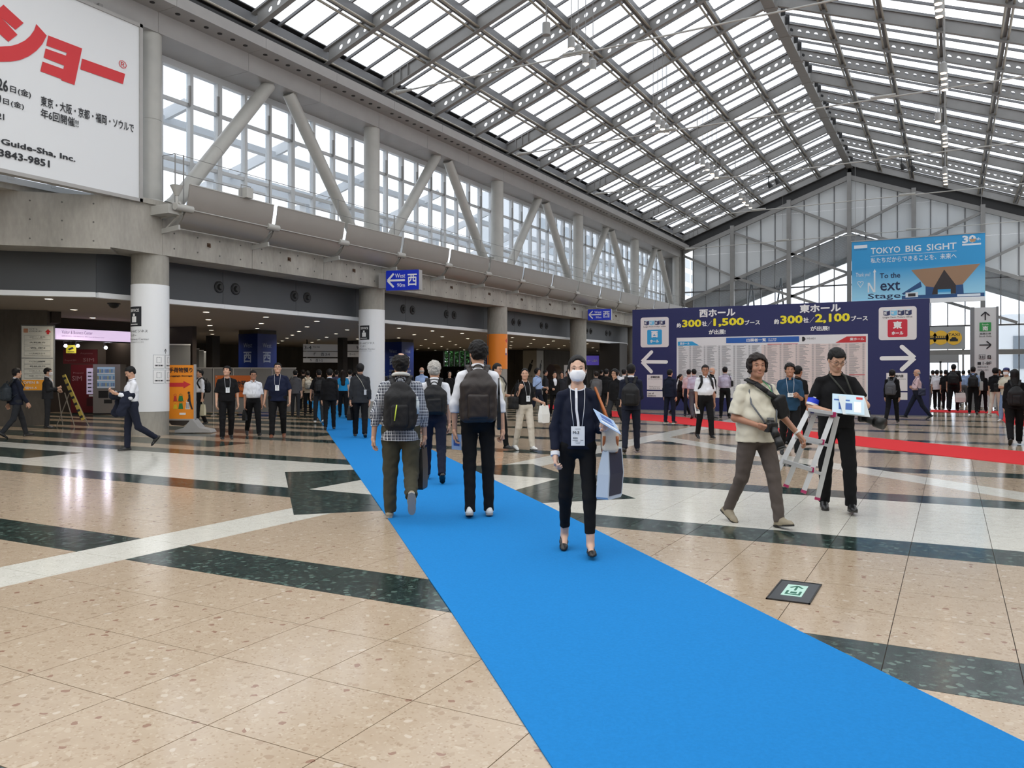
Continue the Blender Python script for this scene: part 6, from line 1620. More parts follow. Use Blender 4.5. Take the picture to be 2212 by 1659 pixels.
    # ---- shoes
    if shoe:
        for s_ in (1, -1):
            an = J[s_][2]; fp = foot[s_]; Rf = np.array([[1, 0, 0], [0, math.cos(fp), math.sin(fp)], [0, -math.sin(fp), math.cos(fp)]])
            q = lambda x_, y_, z_: an + Rf @ np.array([x_ + s_ * .006, y_, z_])
            f = Field(); fl = shoe.get('flat', False)
            f.cone(q(0, -.045, -.048), q(0, .03, -.050), .034, .036, .02, sc=(1, 1, 1)); f.cone(q(0, .03, -.050), q(s_ * .004, .135, -.056), .037, .034, .02)
            f.cone(q(0, .12, -.056), q(s_ * .002, .165, -.060), .034, .022, .02)
            if fl: f.box(q(0, .05, -.005), (.03, .055, .022), .012, .01, Rf, '-')
            else: f.cone(q(0, -.008, .004), q(0, .06, -.035), .038, .034, .03)
            n_ = Rf @ np.array([0, 0, -1.]); f.cut(n_, float(n_ @ q(0, 0, -.066)))
            so_ = child('shoe', [(*f.mesh(max(vd * 1.2, .006)), 0)], [shoe['mat']])
            if shoe.get('sole'):
                mb = MB(); pts = [(-.032, -.07), (-.036, -.03), (-.032, .03), (-.040, .11), (-.032, .165), (-.01, .19), (.014, .188), (.034, .16), (.040, .11), (.032, .03), (.036, -.03), (.030, -.07), (.0, -.083)]
                M4 = Matrix([list(Rf[i]) + [0] for i in range(3)] + [[0, 0, 0, 1]]); M4.translation = Vector(q(0, 0, -.076))
                mb.prism([(a_, b_) for a_, b_ in pts][::-1], M4, 0, .018); mb.v = [tuple(np.array(v_) * S) for v_ in mb.v]
                put('sole', mb, shoe['sole'], so_, local=True)
    # ---- hair
    hm = hairm or HAIRB
    wv = hair == 'wavy'
    if hair:
        f = Field(); a_ = w
        if hair in ('short', 'wavy', 'long', 'tail', 'bob', 'bun', 'spiky', 'grey'):
            th = {'short': .012, 'spiky': .020, 'wavy': .024, 'bob': .018, 'long': .012, 'tail': .009, 'bun': .010, 'grey': .022}[hair]
            f.ell(a_(0, -.016, .034), (.0745 * g + th, .095 + th, .084 + th), .02, HR)
            f.ell(a_(0, -.055, -.02), (.062 * g + th * .6, .045 + th * .6, .06), .03, HR)
            f.box(a_(0, .095, -.055), (.056, .05, .10), .012, .02, HR, '-')       # face opening
            f.ell(a_(0, .105, .042 if female else .028), (.058 if female else .060 if wv else .055, .06 if female or wv else .05, .062 if female else .052 if wv else .034), .012, HR, '-')
            for s_ in (-1, 1):
                if hair in ('short', 'spiky', 'tail', 'bun', 'grey'): f.box(a_(s_ * .09, .02, -.06), (.03, .045, .055), .01, .012, HR, '-')
            n_ = HR @ np.array([0, 0, -1.]); f.cut(n_, float(n_ @ a_(0, 0, {'short': -.062, 'spiky': -.062, 'grey': -.07, 'wavy': -.07, 'bob': -.095, 'long': -.10, 'tail': -.06, 'bun': -.06}[hair])))
            if hair in ('wavy', 'bob'):
                for s_ in (-1, 1): f.cone(a_(s_ * .068, .02, .06), a_(s_ * .080, .002 if wv else .012, -.045 if wv else -.075), .022, .018, .02)
            if hair == 'long':
                f.cone(a_(0, -.062, .0), T(0, -.115, 1.20 + .0), .070, .075, .03, sc=(1, .5, 1))
                for s_ in (-1, 1): f.cone(a_(s_ * .060, -.03, .0), T(s_ * .070, -.065, 1.34), .022, .020, .03)
            if hair == 'tail': f.ell(a_(0, -.115, .02), (.028, .03, .03), .01, HR); f.cone(a_(0, -.13, .01), T(0, -.15, 1.38), .030, .020, .02)
            if hair == 'bun': f.ell(a_(0, -.115, .01), (.035, .034, .035), .01, HR)
        elif hair == 'bald_ring':
            f.ell(a_(0, -.020, .024), (.090, .108, .094), .02, HR)
            f.ell(a_(0, -.052, -.02), (.072, .052, .065), .03, HR)
            f.box(a_(0, .095, -.055), (.06, .05, .11), .012, .02, HR, '-'); f.ell(a_(0, .02, .135), (.052, .115, .075), .02, HR, '-')
            n_ = HR @ np.array([0, 0, -1.]); f.cut(n_, float(n_ @ a_(0, 0, -.07)))
        elif hair == 'fringe':
            f.ell(a_(0, -.026, -.012), (.0805, .094, .052), .02, HR); f.box(a_(0, .085, -.02), (.09, .075, .12), .012, .02, HR, '-')
        V, Fq = f.mesh(vh * 1.25, .006 if hair in ('wavy', 'grey', 'spiky', 'bald_ring') else .0012 if hair in ('long', 'tail') else .003, 2.2)
        child('hair', [(V, Fq, 0)], [hm])
    # ---- face
    facing = abs(((phi + 180) % 360) - 180) < 125
    if feat and facing and lod < 3:
        for s_ in (-1, 1):
            mb = MB(); Rm = Matrix([list(HR[i]) for i in range(3)])
            mb.ell(Vector(w(s_ * .0305, .0688, .0035)) * S, (.0120 * S, .0085 * S, .0042 * S), Rm, 10, 6, 0)
            mb.ell(Vector(w(s_ * .0300, .0735, .0035)) * S, (.0055 * S, .0045 * S, .0042 * S), Rm, 10, 6, 1)
            mb.tube([Vector(w(s_ * (.0305 + t_), .0765 - abs(t_) * .25, .0078 - abs(t_) * .16)) * S for t_ in (-.013, -.006, 0, .006, .013)], .0012 * S, n=5, mi=1)
            put('eye', mb, [EYEW, EYED], root, smooth='all', local=True)
            mb = MB().tube([Vector(w(s_ * x_, y_, z_)) * S for x_, y_, z_ in ((.014, .0855, .026), (.026, .0835, .0305), (.038, .077, .031), (.048, .066, .027))], [.0018 * S, .0028 * S, .0024 * S, .001 * S], n=5)
            put('eyebrow', mb, HAIRB if hm is HAIRG else hm, root, smooth='all', local=True)
    P = dict(root=root, S=S, J=J, arms=arms, palms=palms, w=w, HR=HR, T=T, HC=HC, rz=rz, up=up, W=W, g=g, sh=sh, vb=vb, foot=foot)
    def world(q):
        q = np.array(q) * S; c_, s_ = math.cos(rz), math.sin(rz)
        return Vector((root.location.x + c_ * q[0] - s_ * q[1], root.location.y + s_ * q[0] + c_ * q[1], root.location.z + q[2]))
    P['world'] = world; PEOPLE.append(P)
    return P

# ---------------------------------------------------------------- worn and carried things
GLS = M('spectacle_frame', (30, 28, 28), 0.3); MASKM = M('white_mask_cloth', (236, 238, 242), 0.8, bump=.2, bscale=200)
LANY = M('lanyard_grey', (206, 208, 212), 0.6); CARD = M('badge_card', (232, 236, 240), 0.4); INKD = M('dark_ink', (38, 42, 52), 0.6); INKG = M('grey_ink', (120, 122, 126), 0.6)
def glasses(P, mat=None):
    w, S = P['w'], P['S']; mb = MB()
    for s_ in (-1, 1):
        mb.tube([Vector(w(s_ * .032 + .022 * math.cos(t), .092, .002 + .016 * math.sin(t))) * S for t in [2 * math.pi * k / 14 for k in range(14)]], .0019 * S, n=5, closed=True)
        mb.tube([Vector(w(s_ * .054, .091, .006)) * S, Vector(w(s_ * .078, .07, .007)) * S, Vector(w(s_ * .083, .0, .004)) * S], .0017 * S, n=5)
    mb.tube([Vector(w(-.010, .094, .005)) * S, Vector(w(0, .098, .007)) * S, Vector(w(.010, .094, .005)) * S], .0017 * S, n=5)
    put('glasses', mb, mat or GLS, P['root'], smooth='all', local=True)
def mask(P):
    w, HR = P['w'], P['HR']; f = Field(); g = P['g']
    f.ell(w(0, .020, -.042), (.075 * g, .084, .072), .02, HR); f.cone(w(0, .088, -.02), w(0, .082, -.075), .018, .02, .03)
    n = HR @ np.array([0, -1, 0.]); f.cut(n, float(n @ w(0, .022, 0))); n = HR @ np.array([0, .15, 1.]); n = n / np.linalg.norm(n); f.cut(n, float(n @ w(0, .09, -.006)))
    V, Fq = f.mesh([.0042, .0075, .011, .015][0 if P['vb'] < .01 else 1])
    me = np_mesh('face_mask', [(V, Fq, 0)], [MASKM], P['S']); o = bpy.data.objects.new('face_mask', me); COL.objects.link(o); o.parent = P['root']
    mb = MB()
    for s_ in (-1, 1):
        for z in (-.025, -.07): mb.tube([Vector(w(s_ * .06, .04, z)) * P['S'], Vector(w(s_ * .08, .005, -.02)) * P['S']], .0012, n=4)
        for k in range(3): pass
    put('ear_loop', mb, MASKM, P['root'], local=True)
    mb = MB()
    for z in (-.035, -.05, -.065):
        mb.tube([Vector(w(x_, .1015 - abs(x_) ** 2 * 11, z)) * P['S'] for x_ in (-.045, -.02, 0, .02, .045)], .0012, n=4)
    put('pleat', mb, MASKM, P['root'], smooth='all', local=True)
def badge(P, z=1.02, x=0.0, out=None, lan=None, w_=.09, h_=.125, text=None):
    T, S = P['T'], P['S']; y = out if out is not None else .145 * P['W'] + .02
    c = T(x, y, z); top = c + [0, 0, h_ / 2]
    mb = MB()
    for s_ in (-1, 1):
        pts = [T(s_ * .055, -.01, 1.462), T(s_ * .062, .06, 1.44), T(s_ * .06, .118 * P['W'] + .012, 1.34), T(s_ * .05, y + .0, 1.22), top + [s_ * .035, 0, 0]]
        mb.tube([Vector(p) * S for p in pts], .0028 * S, n=5)
    put('lanyard', mb, lan or LANY, P['root'], smooth='all', local=True)
    mb = MB().box(Vector(c) * S, (w_ * S, .004 * S, h_ * S)); b_ = put('badge', mb, CARD, P['root'], local=True)
    mb = MB()
    for i, (ww, zz, hh) in enumerate([(.4, .36, .02), (.8, -.22, .02), (.4, -.3, .02), (.3, -.38, .015)] if text else [(.6, .36, .03), (.45, .22, .12), (.35, .02, .06), (.8, -.08, .03), (.5, -.2, .02), (.6, -.3, .02)]):
        mb.box(Vector(c + [(-.5 + ww / 2 + .1) * -w_ * .8 if False else 0, .003, zz * h_]) * S, (w_ * ww * S, .001, h_ * hh * S))
    put('print', mb, INKG, b_, local=True); P['badge'] = b_
    return c
def place_local(P, name, mb_parts, mats, label, cat, base, group=None):
    """a top-level thing whose pieces are given in the wearer's frame; its origin goes to base"""
    b = np.array(base) * P['S']; root = thing(name, label, cat, tuple(P['world'](base)), group=group, rz=P['rz'])
    out = []
    for nm, g_, m_ in mb_parts:
        if isinstance(g_, MB):
            mb = MB(); mb.v = [tuple(np.array(v_) * P['S'] - b) for v_ in g_.v]; mb.f = g_.f; mb.m = g_.m
            me = mb.mesh(nm, m_, 'all' if nm in ('strap', 'handle', 'lens', 'zip', 'piping', 'grab_handle', 'shoulder_strap', 'bottle') else False)
        else:
            me = np_mesh(nm, [(g_[0], g_[1], 0)], [m_], P['S'], b)
        o = bpy.data.objects.new(nm, me); COL.objects.link(o); o.parent = root; out.append(o)
    return root, out
BAGK = M('black_nylon', (22, 22, 24), 0.6, 0, .3, noise=.1, nscale=20, bump=.3, bscale=120)
def backpack(P, label, mat=None, size=(.30, .46, .17), z=1.20, straps=True, zipm=None, x=0.0, group=None):
    T, S = P['T'], P['S']; mat = mat or BAGK; yb = -.125 * P['W'] - .02; W_, H_, D_ = size
    c = T(x, yb - D_ / 2, z); f = Field(); v = P['vb']
    f.box(c - [0, 0, H_ * .12], (W_ / 2 - .055, D_ / 2 - .045, H_ * .38 - .055), .055, .03)
    f.ell(c + [0, 0, H_ * .10], (W_ / 2 - .012, D_ / 2 - .012, H_ * .39), .05)
    fp = Field(); fp.box(c + [0, -D_ / 2 - .0, -H_ * .2], (W_ / 2 - .095, .004, H_ * .17), .03, .01)
    for s_ in (-1, 1): fp.box(c + [s_ * (W_ / 2 - .012), 0, -H_ * .22], (.004, D_ / 2 - .06, H_ * .14), .018, .01)
    parts = [('bag_body', f.mesh(v, .004), mat), ('front_pocket', fp.mesh(v, .003), mat)]
    if straps:
        mb = MB()
        for s_ in (-1, 1):
            pts = [c + [s_ * .06, D_ / 2 - .01, H_ / 2 - .05], T(s_ * .085, -.085, 1.435), T(s_ * .095, -.02, 1.468), T(s_ * .105, .065, 1.42), T(s_ * .125, .118 * P['W'] + .014, 1.30), T(s_ * .155 * P['W'], .06, 1.14), c + [s_ * (W_ / 2 - .02), D_ / 2 - .02, -H_ / 2 + .07]]
            P4 = [Vector(p) for p in pts]
            for a_, b_ in zip(P4[:-1], P4[1:]):
                mid = (a_ + b_) / 2; o_ = Vector((mid.x * .2, mid.y + .0, (mid.z - (1.2 + P['up'])) * 1.2)); mb.beam(a_, b_, .055, .012, up=o_.normalized() if o_.length > .01 else (0, 0, 1))
        parts.append(('strap', mb, mat))
    mb = MB().tube([Vector(c + [math.cos(t) * .045, D_ / 2 - .06, H_ / 2 - .005 + math.sin(t) * .035]) for t in [math.pi * k / 8 for k in range(9)]], .008, n=6)
    parts.append(('grab_handle', mb, mat))
    if P['vb'] < .016:
        mb = MB().tube([Vector(c + [math.cos(t) * (W_ / 2 - .05), -D_ / 2 + .022 + .02 * math.sin(t), H_ / 2 - .19 + math.sin(t) * .10]) for t in [math.pi * k / 8 for k in range(9)]], .004, n=5)
        parts.append(('zip', mb, M('zip_grey', (70, 70, 74), .4)))
    if zipm: parts.append(('zip', MB().beam(Vector(c + [-.05, -D_ / 2 - .045, -.15]), Vector(c + [-.028, -D_ / 2 - .045, .01]), .012, .008, up=(0, 1, 0)), zipm))
    return place_local(P, 'backpack', parts, None, label, 'backpack', c - [0, 0, H_ / 2], group)
def hand_bag(P, side, label, mat, size=(.30, .34, .09), drop=.14, name='tote_bag', cat='bag', yaw=0.0, hmat=None, at=None, trim=None, tilt=0.0, group=None, panel=None):
    W_, H_, D_ = size; p = np.array(P['palms'][side]) if at is None else np.array(at); c = p - [0, 0, drop + H_ / 2]
    f = MB(); ca, sa = math.cos(yaw), math.sin(yaw)
    def q(x_, y_, z_):
        x2 = x_ + tilt * (z_ - H_ / 2); return c + np.array([ca * x2 - sa * y_, sa * x2 + ca * y_, z_])
    vs = []
    for z_, k in ((-H_ / 2, .82), (-H_ / 2 + .02, .95), (0, 1.0), (H_ / 2, .92)):
        dd = D_ / 2 * (1.0 if z_ < H_ / 2 else .45)
        for (a_, b_) in ((-1, -1), (1, -1), (1, 1), (-1, 1)): vs.append(q(a_ * W_ / 2 * k, b_ * dd, z_))
    fs = [(3, 2, 1, 0)]
    for r_ in range(3):
        for i in range(4): j = (i + 1) % 4; fs.append((4 * r_ + i, 4 * r_ + j, 4 * r_ + 4 + j, 4 * r_ + 4 + i))
    fs.append((12, 13, 14, 15)); f.add(vs, fs)
    mb = MB()
    for b_ in (-1, 1):
        mb.tube([Vector(q(-W_ * .22, b_ * D_ * .2, H_ / 2 - .01)), Vector(p + [-.02 * ca, -.02 * sa, 0]), Vector(p + [.02 * ca, .02 * sa, 0]), Vector(q(W_ * .22, b_ * D_ * .2, H_ / 2 - .01))], .006, n=5)
    parts = [('bag_body', f, mat), ('handle', mb, hmat or mat)]
    if panel:
        t = MB()
        for b_ in (-1, 1):
            vs = [q(a_ * W_ / 2 * k_, b_ * (d_ + .003), z_) for a_, z_, k_, d_ in ((-1, -H_ / 2 + .03, .80, D_ / 2), (1, -H_ / 2 + .03, .80, D_ / 2), (1, 0, .86, D_ / 2), (1, H_ / 2 - .01, .8, D_ / 2 * .45), (-1, H_ / 2 - .01, .8, D_ / 2 * .45), (-1, 0, .86, D_ / 2))]
            t.add(vs, [(0, 1, 2, 5), (5, 2, 3, 4)])
        parts.append(('dark_panel', t, panel))
    if trim:
        t = MB(); t.add([q(a_ * W_ / 2 * 1.02, b_ * D_ / 2 * 1.06, z_) for z_ in (-H_ / 2 - .003, -H_ / 2 + H_ * .12) for (a_, b_) in ((-1, -1), (1, -1), (1, 1), (-1, 1))], [(3, 2, 1, 0), (0, 1, 5, 4), (1, 2, 6, 5), (2, 3, 7, 6), (3, 0, 4, 7), (4, 5, 6, 7)])
        parts.append(('base_band', t, trim))
    return place_local(P, name, parts, None, label, cat, c - [0, 0, H_ / 2], group)
def shoulder_bag(P, side, label, mat, size=(.26, .28, .10), z=.98, strap=None, yaw=.2, y=-.02, cross=False, name='shoulder_bag', group=None):
    T = P['T']; W_, H_, D_ = size; x = side * (.20 * P['W'] + D_ / 2); c = T(x, y, z)
    f = Field(); f.box(c, (D_ / 2 - .02, W_ / 2 - .03, H_ / 2 - .03), .03, .02)
    sx = -side if cross else side
    mb = MB().tube([Vector(p) for p in (c + [0, -W_ / 2 + .02, H_ / 2 - .02], T(side * .12 if cross else x * .9, -.12, 1.25), T(sx * .07 if cross else side * .13, -.02, 1.465), T(0 if cross else x * .86, .135, 1.25), c + [0, W_ / 2 - .02, H_ / 2 - .02])], .010, n=6)
    return place_local(P, name, [('bag_body', f.mesh(P['vb'], .004), mat), ('shoulder_strap', mb, strap or mat)], None, label, 'bag', c - [0, 0, H_ / 2], group)
# ---------------------------------------------------------------- cloth colours
BLK = cloth('black_cloth', (20, 20, 22)); NAVY = cloth('navy_cloth', (24, 29, 46)); NAVY2 = cloth('dark_navy_suit', (30, 34, 48)); WHT = cloth('white_cotton', (222, 224, 230))
PLAID = plaid(); OLIVE = cloth('olive_trousers', (66, 64, 52)); CREAM = cloth('cream_jersey', (204, 199, 182)); TAUPE = cloth('taupe_trousers', (92, 84, 80)); TEAL = cloth('teal_polo', (36, 66, 92))
CHAR = cloth('charcoal_cloth', (44, 46, 50)); LBLUE = cloth('light_blue_shirt', (150, 172, 210)); OFFW = cloth('offwhite_trousers', (206, 198, 184)); GRYJ = cloth('grey_check_jacket', (98, 98, 100)); CYANV = cloth('cyan_vest', (36, 140, 196))
LAV = cloth('lavender_shirt', (182, 176, 196)); PINK = cloth('pale_pink_shirt', (206, 180, 184)); BEIG = cloth('beige_jersey', (168, 154, 136)); GREY = cloth('grey_trousers', (84, 84, 88)); DNIM = cloth('pale_denim', (120, 142, 176))
NVP = cloth('navy_polo', (24, 30, 52)); BROWNB = M('dark_brown_leather', (38, 30, 27), .5, 0, .4, noise=.1, nscale=20, bump=.2, bscale=120); GREYB = M('grey_backpack_cloth', (74, 76, 82), .7, bump=.3, bscale=150)
SHB = M('black_shoe_leather', (20, 20, 21), .35); SHW = M('white_shoe', (210, 210, 208), .5); SHT = M('taupe_sneaker', (146, 136, 116), .6); SHBR = M('brown_shoe', (112, 66, 42), .5); SOLE = M('dark_sole', (44, 42, 40), .7); SOLEW = M('pale_sole', (150, 148, 144), .7)
SB = dict(mat=SHB); CANVAS = M('cream_canvas', (206, 200, 172), .8, bump=.3, bscale=200); WBAG = M('white_paper_bag', (226, 226, 222), .5); TAN = M('tan_leather', (170, 96, 46), .4); PINKB = M('pink_paper_bag', (214, 160, 158), .5)
def AT(px, fy): return gp(px, fy)
shirt = lambda m, s=.45, tuck=True, **k: dict(mat=m, sleeve=s, tuck=tuck, collar='shirt', **k)
tee = lambda m, s=.45, **k: dict(mat=m, sleeve=s, **k)
jack = lambda m, **k: dict(mat=m, sleeve=.98, hem=.82, collar='shirt', jacket=True, loose=1.3, **k)
tr = lambda m, l=1.0, **k: dict(mat=m, loose=l, **k)

# ================================================================ the nearest five
# woman with the face mask
P = person('woman in navy blouse with white piping and face mask on the blue carpet', AT(1247, 1196), 2, 1.635, 0, 'stepL', female=True, wide=.94, skin=0, hair='long', head=(0, .0),
           armR=((.22, .0, -1), (-.02, .42, -1), .55, (-1, 0, 0)), armL=((.22, -.02, -1), (.10, 1, .12), .75, (-.8, -.1, .4)),
           top=dict(mat=NAVY, sleeve=.98, hem=.90, cmat=WHT, crad=.074, cuffmat=WHT, neck=1.43, loose=.45), pants=tr(BLK, .75, hem=.135), shoe=dict(mat=SHB, flat=True))
mask(P)
cb_ = badge(P, z=1.02, x=.0, out=.155, w_=.115, h_=.165, text=1)
S = P['S']; T = P['T']
for s_, w_, h_, u, v in (('M-3', .052, .024, -.042, .018), ('株式会社', .04, .012, -.042, -.022)):
    gv, gf = glyphs(s_, .02); mn, mx = gv.min(0), gv.max(0)
    vs = [tuple(np.array([cb_[0] - (u + (q_[0] - mn[0]) * w_ / (mx[0] - mn[0])), cb_[1] + .0052 + q_[2], cb_[2] + v + (q_[1] - mn[1]) * h_ / (mx[1] - mn[1])]) * S) for q_ in gv]
    put('lettering', MB().add(vs, [f_[::-1] for f_ in gf]), INKD, P['badge'], local=True)
mb = MB()
for zz0, zz1 in zip((1.425, 1.34, 1.24, 1.14, 1.05), (1.34, 1.24, 1.14, 1.05, .97)):
    yf = lambda zq: {1.425: .075, 1.34: .118, 1.24: .136, 1.14: .143, 1.05: .145, .97: .158}[zq]
    mb.beam(Vector(T(.012 - (1.43 - zz0) * .05 * (zz0 < 1.2), yf(zz0), zz0)) * S, Vector(T(.012 - (1.43 - zz1) * .05 * (zz1 < 1.2), yf(zz1), zz1)) * S, .02, .006, up=(0, 1, 0))
put('white_placket', mb, WHT, P['root'], local=True)
# leaflet held in her hand
def leaflet(P, side, label, size=(.21, .30), off=(0, .02, .03), tilt=(0, 0, 0), mat=None, prints=(), name='leaflet', th=.004):
    p = np.array(P['palms'][side]) + np.array(off); R = np.array(rotm(*tilt)); W_, H_ = size
    def pl(u, v, n=0): return p + R @ np.array([u, v, n])
    mb = MB(); mb.add([pl(a, b, c) for c in (0, th) for a, b in ((-W_ / 2, -H_ / 2), (W_ / 2, -H_ / 2), (W_ / 2, H_ / 2), (-W_ / 2, H_ / 2))], [(3, 2, 1, 0), (4, 5, 6, 7), (0, 1, 5, 4), (1, 2, 6, 5), (2, 3, 7, 6), (3, 0, 4, 7)])
    parts = [('sheet', mb, mat)]
    for (u0, v0, u1, v1, m_) in prints:
        q_ = MB(); 
        for n_ in (th + .0008, -.0008): q_.add([pl(a * W_ / 2, b * H_ / 2, n_) for a, b in ((u0, v0), (u1, v0), (u1, v1), (u0, v1))], [(0, 1, 2, 3)])
        parts.append(('print', q_, m_))
    return place_local(P, name, parts, None, label, 'leaflet', p)
PALEB = M('pale_blue_paper', (158, 184, 218), .5); MIDB = M('mid_blue_print', (58, 96, 168), .5)
leaflet(P, -1, 'pale blue brochure held open by the masked woman', (.24, .20), (-.02, .05, .03), (.3, .55, -.55), PALEB, [(-.6, -.7, .5, -.1, MIDB), (-.6, .1, .6, .3, MIDB), (-.8, .5, .8, .7, WPR)])
# handbag on her left shoulder
f = Field(); c = P['T'](-.275, .05, 1.0); f.box(c, (.035, .10, .085), .035, .03); f.box(c + [0, 0, .10], (.02, .12, .02), .012, .03)
V, Fq = f.mesh(.0085); mbs = MB(); mbs.tube([Vector(p_) for p_ in (c + [.0, -.12, .10], P['T'](-.21, -.055, 1.27), P['T'](-.155, -.01, 1.425), P['T'](-.215, .085, 1.27), c + [0, .12, .10])], .013, n=6)
edge = MB().tube([Vector(c + [-.055, .135 * math.cos(t), .02 + .145 * math.sin(t)]) for t in [math.pi + math.pi * k / 12 for k in range(13)]], .013, n=6).tube([Vector(c + [.055, .135 * math.cos(t), .02 + .145 * math.sin(t)]) for t in [math.pi + math.pi * k / 12 for k in range(13)]], .013, n=6)
place_local(P, 'handbag', [('bag_body', (V, Fq), OFFW), ('shoulder_strap', mbs, TAN), ('piping', edge, TAN)], None, 'cream handbag with tan piping under the masked woman\'s arm', 'bag', c - [0, 0, .12])
hand_bag(P, -1, 'long navy and white shopping bag hanging from the masked woman\'s forearm', M('pale_plastic', (176, 190, 206), .3), (.27, .42, .11), .02, 'shopping_bag', yaw=1.0, hmat=OFFW, at=P['T'](-.30, .06, .93), panel=M('navy_bag', (26, 34, 60), .4), tilt=-.15)

# plaid man
P = person('man in navy check shirt and olive trousers with balding crown, seen from behind', AT(866, 1119), 178, 1.71, 0, 'kickR', skin=1, hair='bald_ring', wide=1.12, armL=((.32, -.10, -1), (.10, .12, -1), .4, (-1, 0, 0)), armR=((.22, .05, -1), (.06, .30, -1), .6, (-1, 0, 0)),
           top=dict(mat=PLAID, sleeve=.78, hem=.80, collar=False, loose=1.5), pants=tr(OLIVE, 1.35, hem=.03, noise=.006), shoe=dict(mat=SHT, sole=SOLEW))
tw_ = MB().tube([Vector(P['T'](.078 * math.cos(t), -.012 + .072 * math.sin(t), 1.468 - .022 * math.sin(t))) * P['S'] for t in [2 * math.pi * k / 20 for k in range(20)]], .020 * P['S'], n=8, closed=True)
put('neck_towel', tw_, M('white_towel', (206, 206, 202), .9, bump=.5, bscale=150), P['root'], smooth='all', local=True)
backpack(P, 'black backpack with lime zip worn by the man in the check shirt', BAGK, (.31, .50, .17), 1.17, zipm=M('lime_zip', (196, 214, 70), .4))
c = P['T'](.165, -.17, 1.08); place_local(P, 'water_bottle', [('bottle', MB().cyl(Vector(c), Vector(c + [0, 0, .13]), .028, n=12).cyl(Vector(c + [0, 0, .13]), Vector(c + [0, 0, .155]), .026, .012, n=12), M('clear_plastic', (190, 200, 206), .15)), ('cap', MB().cyl(Vector(c + [0, 0, .155]), Vector(c + [0, 0, .175]), .014, n=10), WPR)], None, 'clear water bottle in the side pocket of the lime-zip backpack', 'bottle', c)
hand_bag(P, 1, 'tall black carrier bag with round print beside the olive trousers', M('black_plastic', (16, 16, 17), .4), (.24, .42, .06), .06, 'carrier_bag', yaw=1.35, tilt=.1)

# tall man with dark brown backpack
P = person('tall man in white shirt and black trousers seen from behind, rolled sleeves', AT(1032, 1116), 181, 1.815, 0, ((2, 3, 0, 2), (-3, 8, 10, -1)), skin=1, hair='spiky', head=(.35, .0), wide=.97, armL=((.26, -.12, -1), (.0, .10, -1), .45, (-1, 0, 0)), armR=((.24, -.05, -1), (.08, .02, -1), .8, (-1, 0, 0)),
           top=shirt(WHT, .74, True, loose=1.5), pants=tr(BLK, .9, hem=.02), shoe=dict(mat=SHW, sole=SOLEW))
backpack(P, 'large dark brown backpack worn by the tall man in the white shirt', BROWNB, (.34, .52, .19), 1.18)
leaflet(P, -1, 'small blue and white leaflet in the tall man\'s left hand', (.10, .16), (0, 0, -.05), (0, 1.3, .3), PALEB, [(-.6, -.2, .6, .5, MIDB)])
hand_bag(P, 1, 'flat black shoulder folder beside the brown backpack', M('black_plastic'), (.22, .34, .03), .16, 'folder_bag', yaw=1.57, at=P['T'](.205, -.05, 1.34))

# grey haired man
P = person('grey-haired man in white shirt with flat black backpack, between the two nearest men', AT(938, 1041), 180, 1.685, 0, 'walkL', skin=1, hair='grey', hairm=HAIRG, top=shirt(WHT, .45, True, loose=1.3), pants=tr(NAVY, 1.0), shoe=SB)
backpack(P, 'flat black backpack with wide straps on the grey-haired man', BAGK, (.34, .42, .12), 1.18)

# man in cream T-shirt with the camera
P = person('man in cream T-shirt and taupe trousers with wavy dark hair, holding a camera', AT(1634, 1134), 38, 1.70, 0, ((-12, 20, 24, 1.5), (18, 8, -10, 1.5)), skin=2, hair='wavy', hairm=HAIRD, wide=1.16, belly=.9, head=(-.35, -.05),
           armR=((.28, -.02, -1), (-.55, .95, -.30), .8, (-.7, -.1, .5)), armL=((.42, .18, -1), (.35, .60, -.75), .5, (-.6, -.2, -.6)), top=tee(CREAM, .44, hem=.845, loose=1.9, noise=.006), pants=tr(TAUPE, 1.05, hem=.03), shoe=dict(mat=SHT, sole=SOLE))
T = P['T']; c = T(.03, .255, 1.0)
CAMB = M('camera_black', (18, 18, 19), .4, bump=.2, bscale=300)
bod = Field(); bod.box(c, (.052, .022, .034), .012, .01); bod.box(c + [0, 0, .05], (.022, .018, .012), .008, .012); bod.box(c + [.05, .02, 0], (.008, .018, .034), .010, .012)
lens = MB().cyl(Vector(c + [0, .03, -.01]), Vector(c + [-.01, .075, -.09]), .038, .040, n=20).cyl(Vector(c + [-.01, .075, -.09]), Vector(c + [-.02, .12, -.185]), .036, .042, n=20).cyl(Vector(c + [-.02, .12, -.185]), Vector(c + [-.022, .127, -.20]), .046, .046, n=20)
stp = MB().tube([Vector(p_) for p_ in (c + [.065, 0, .04], T(.16, .13, 1.22), T(.09, -.03, 1.462), T(-.06, -.05, 1.47), T(-.10, .10, 1.40), T(-.085, .20, 1.15), c + [-.065, 0, .04])], .009, n=5)
fl_ = MB().box(Vector(c + [0, -.005, .082]), (.045, .05, .02))
place_local(P, 'camera', [('camera_body', bod.mesh(.006), CAMB), ('lens', lens, CAMB), ('strap', stp, M('strap_grey', (96, 100, 106), .7)), ('hot_shoe', fl_, M('camera_grey', (110, 112, 114), .4))], None, 'black camera with long lens held low by the man in cream', 'camera', c)
c = T(-.15, .165, 1.19); f = Field(); f.box(c, (.042, .028, .082), .03, .02, np.array([[.94, 0, .34], [0, 1, 0], [-.34, 0, .94]])); st_ = MB()
for a_, b_ in zip([T(.115, -.02, 1.462), T(.085, .10, 1.42), T(.0, .165, 1.34)], [T(.085, .10, 1.42), T(.0, .165, 1.34), T(-.10, .19, 1.27)]): st_.beam(Vector(a_), Vector(b_), .055, .012, up=(0, 1, .4))
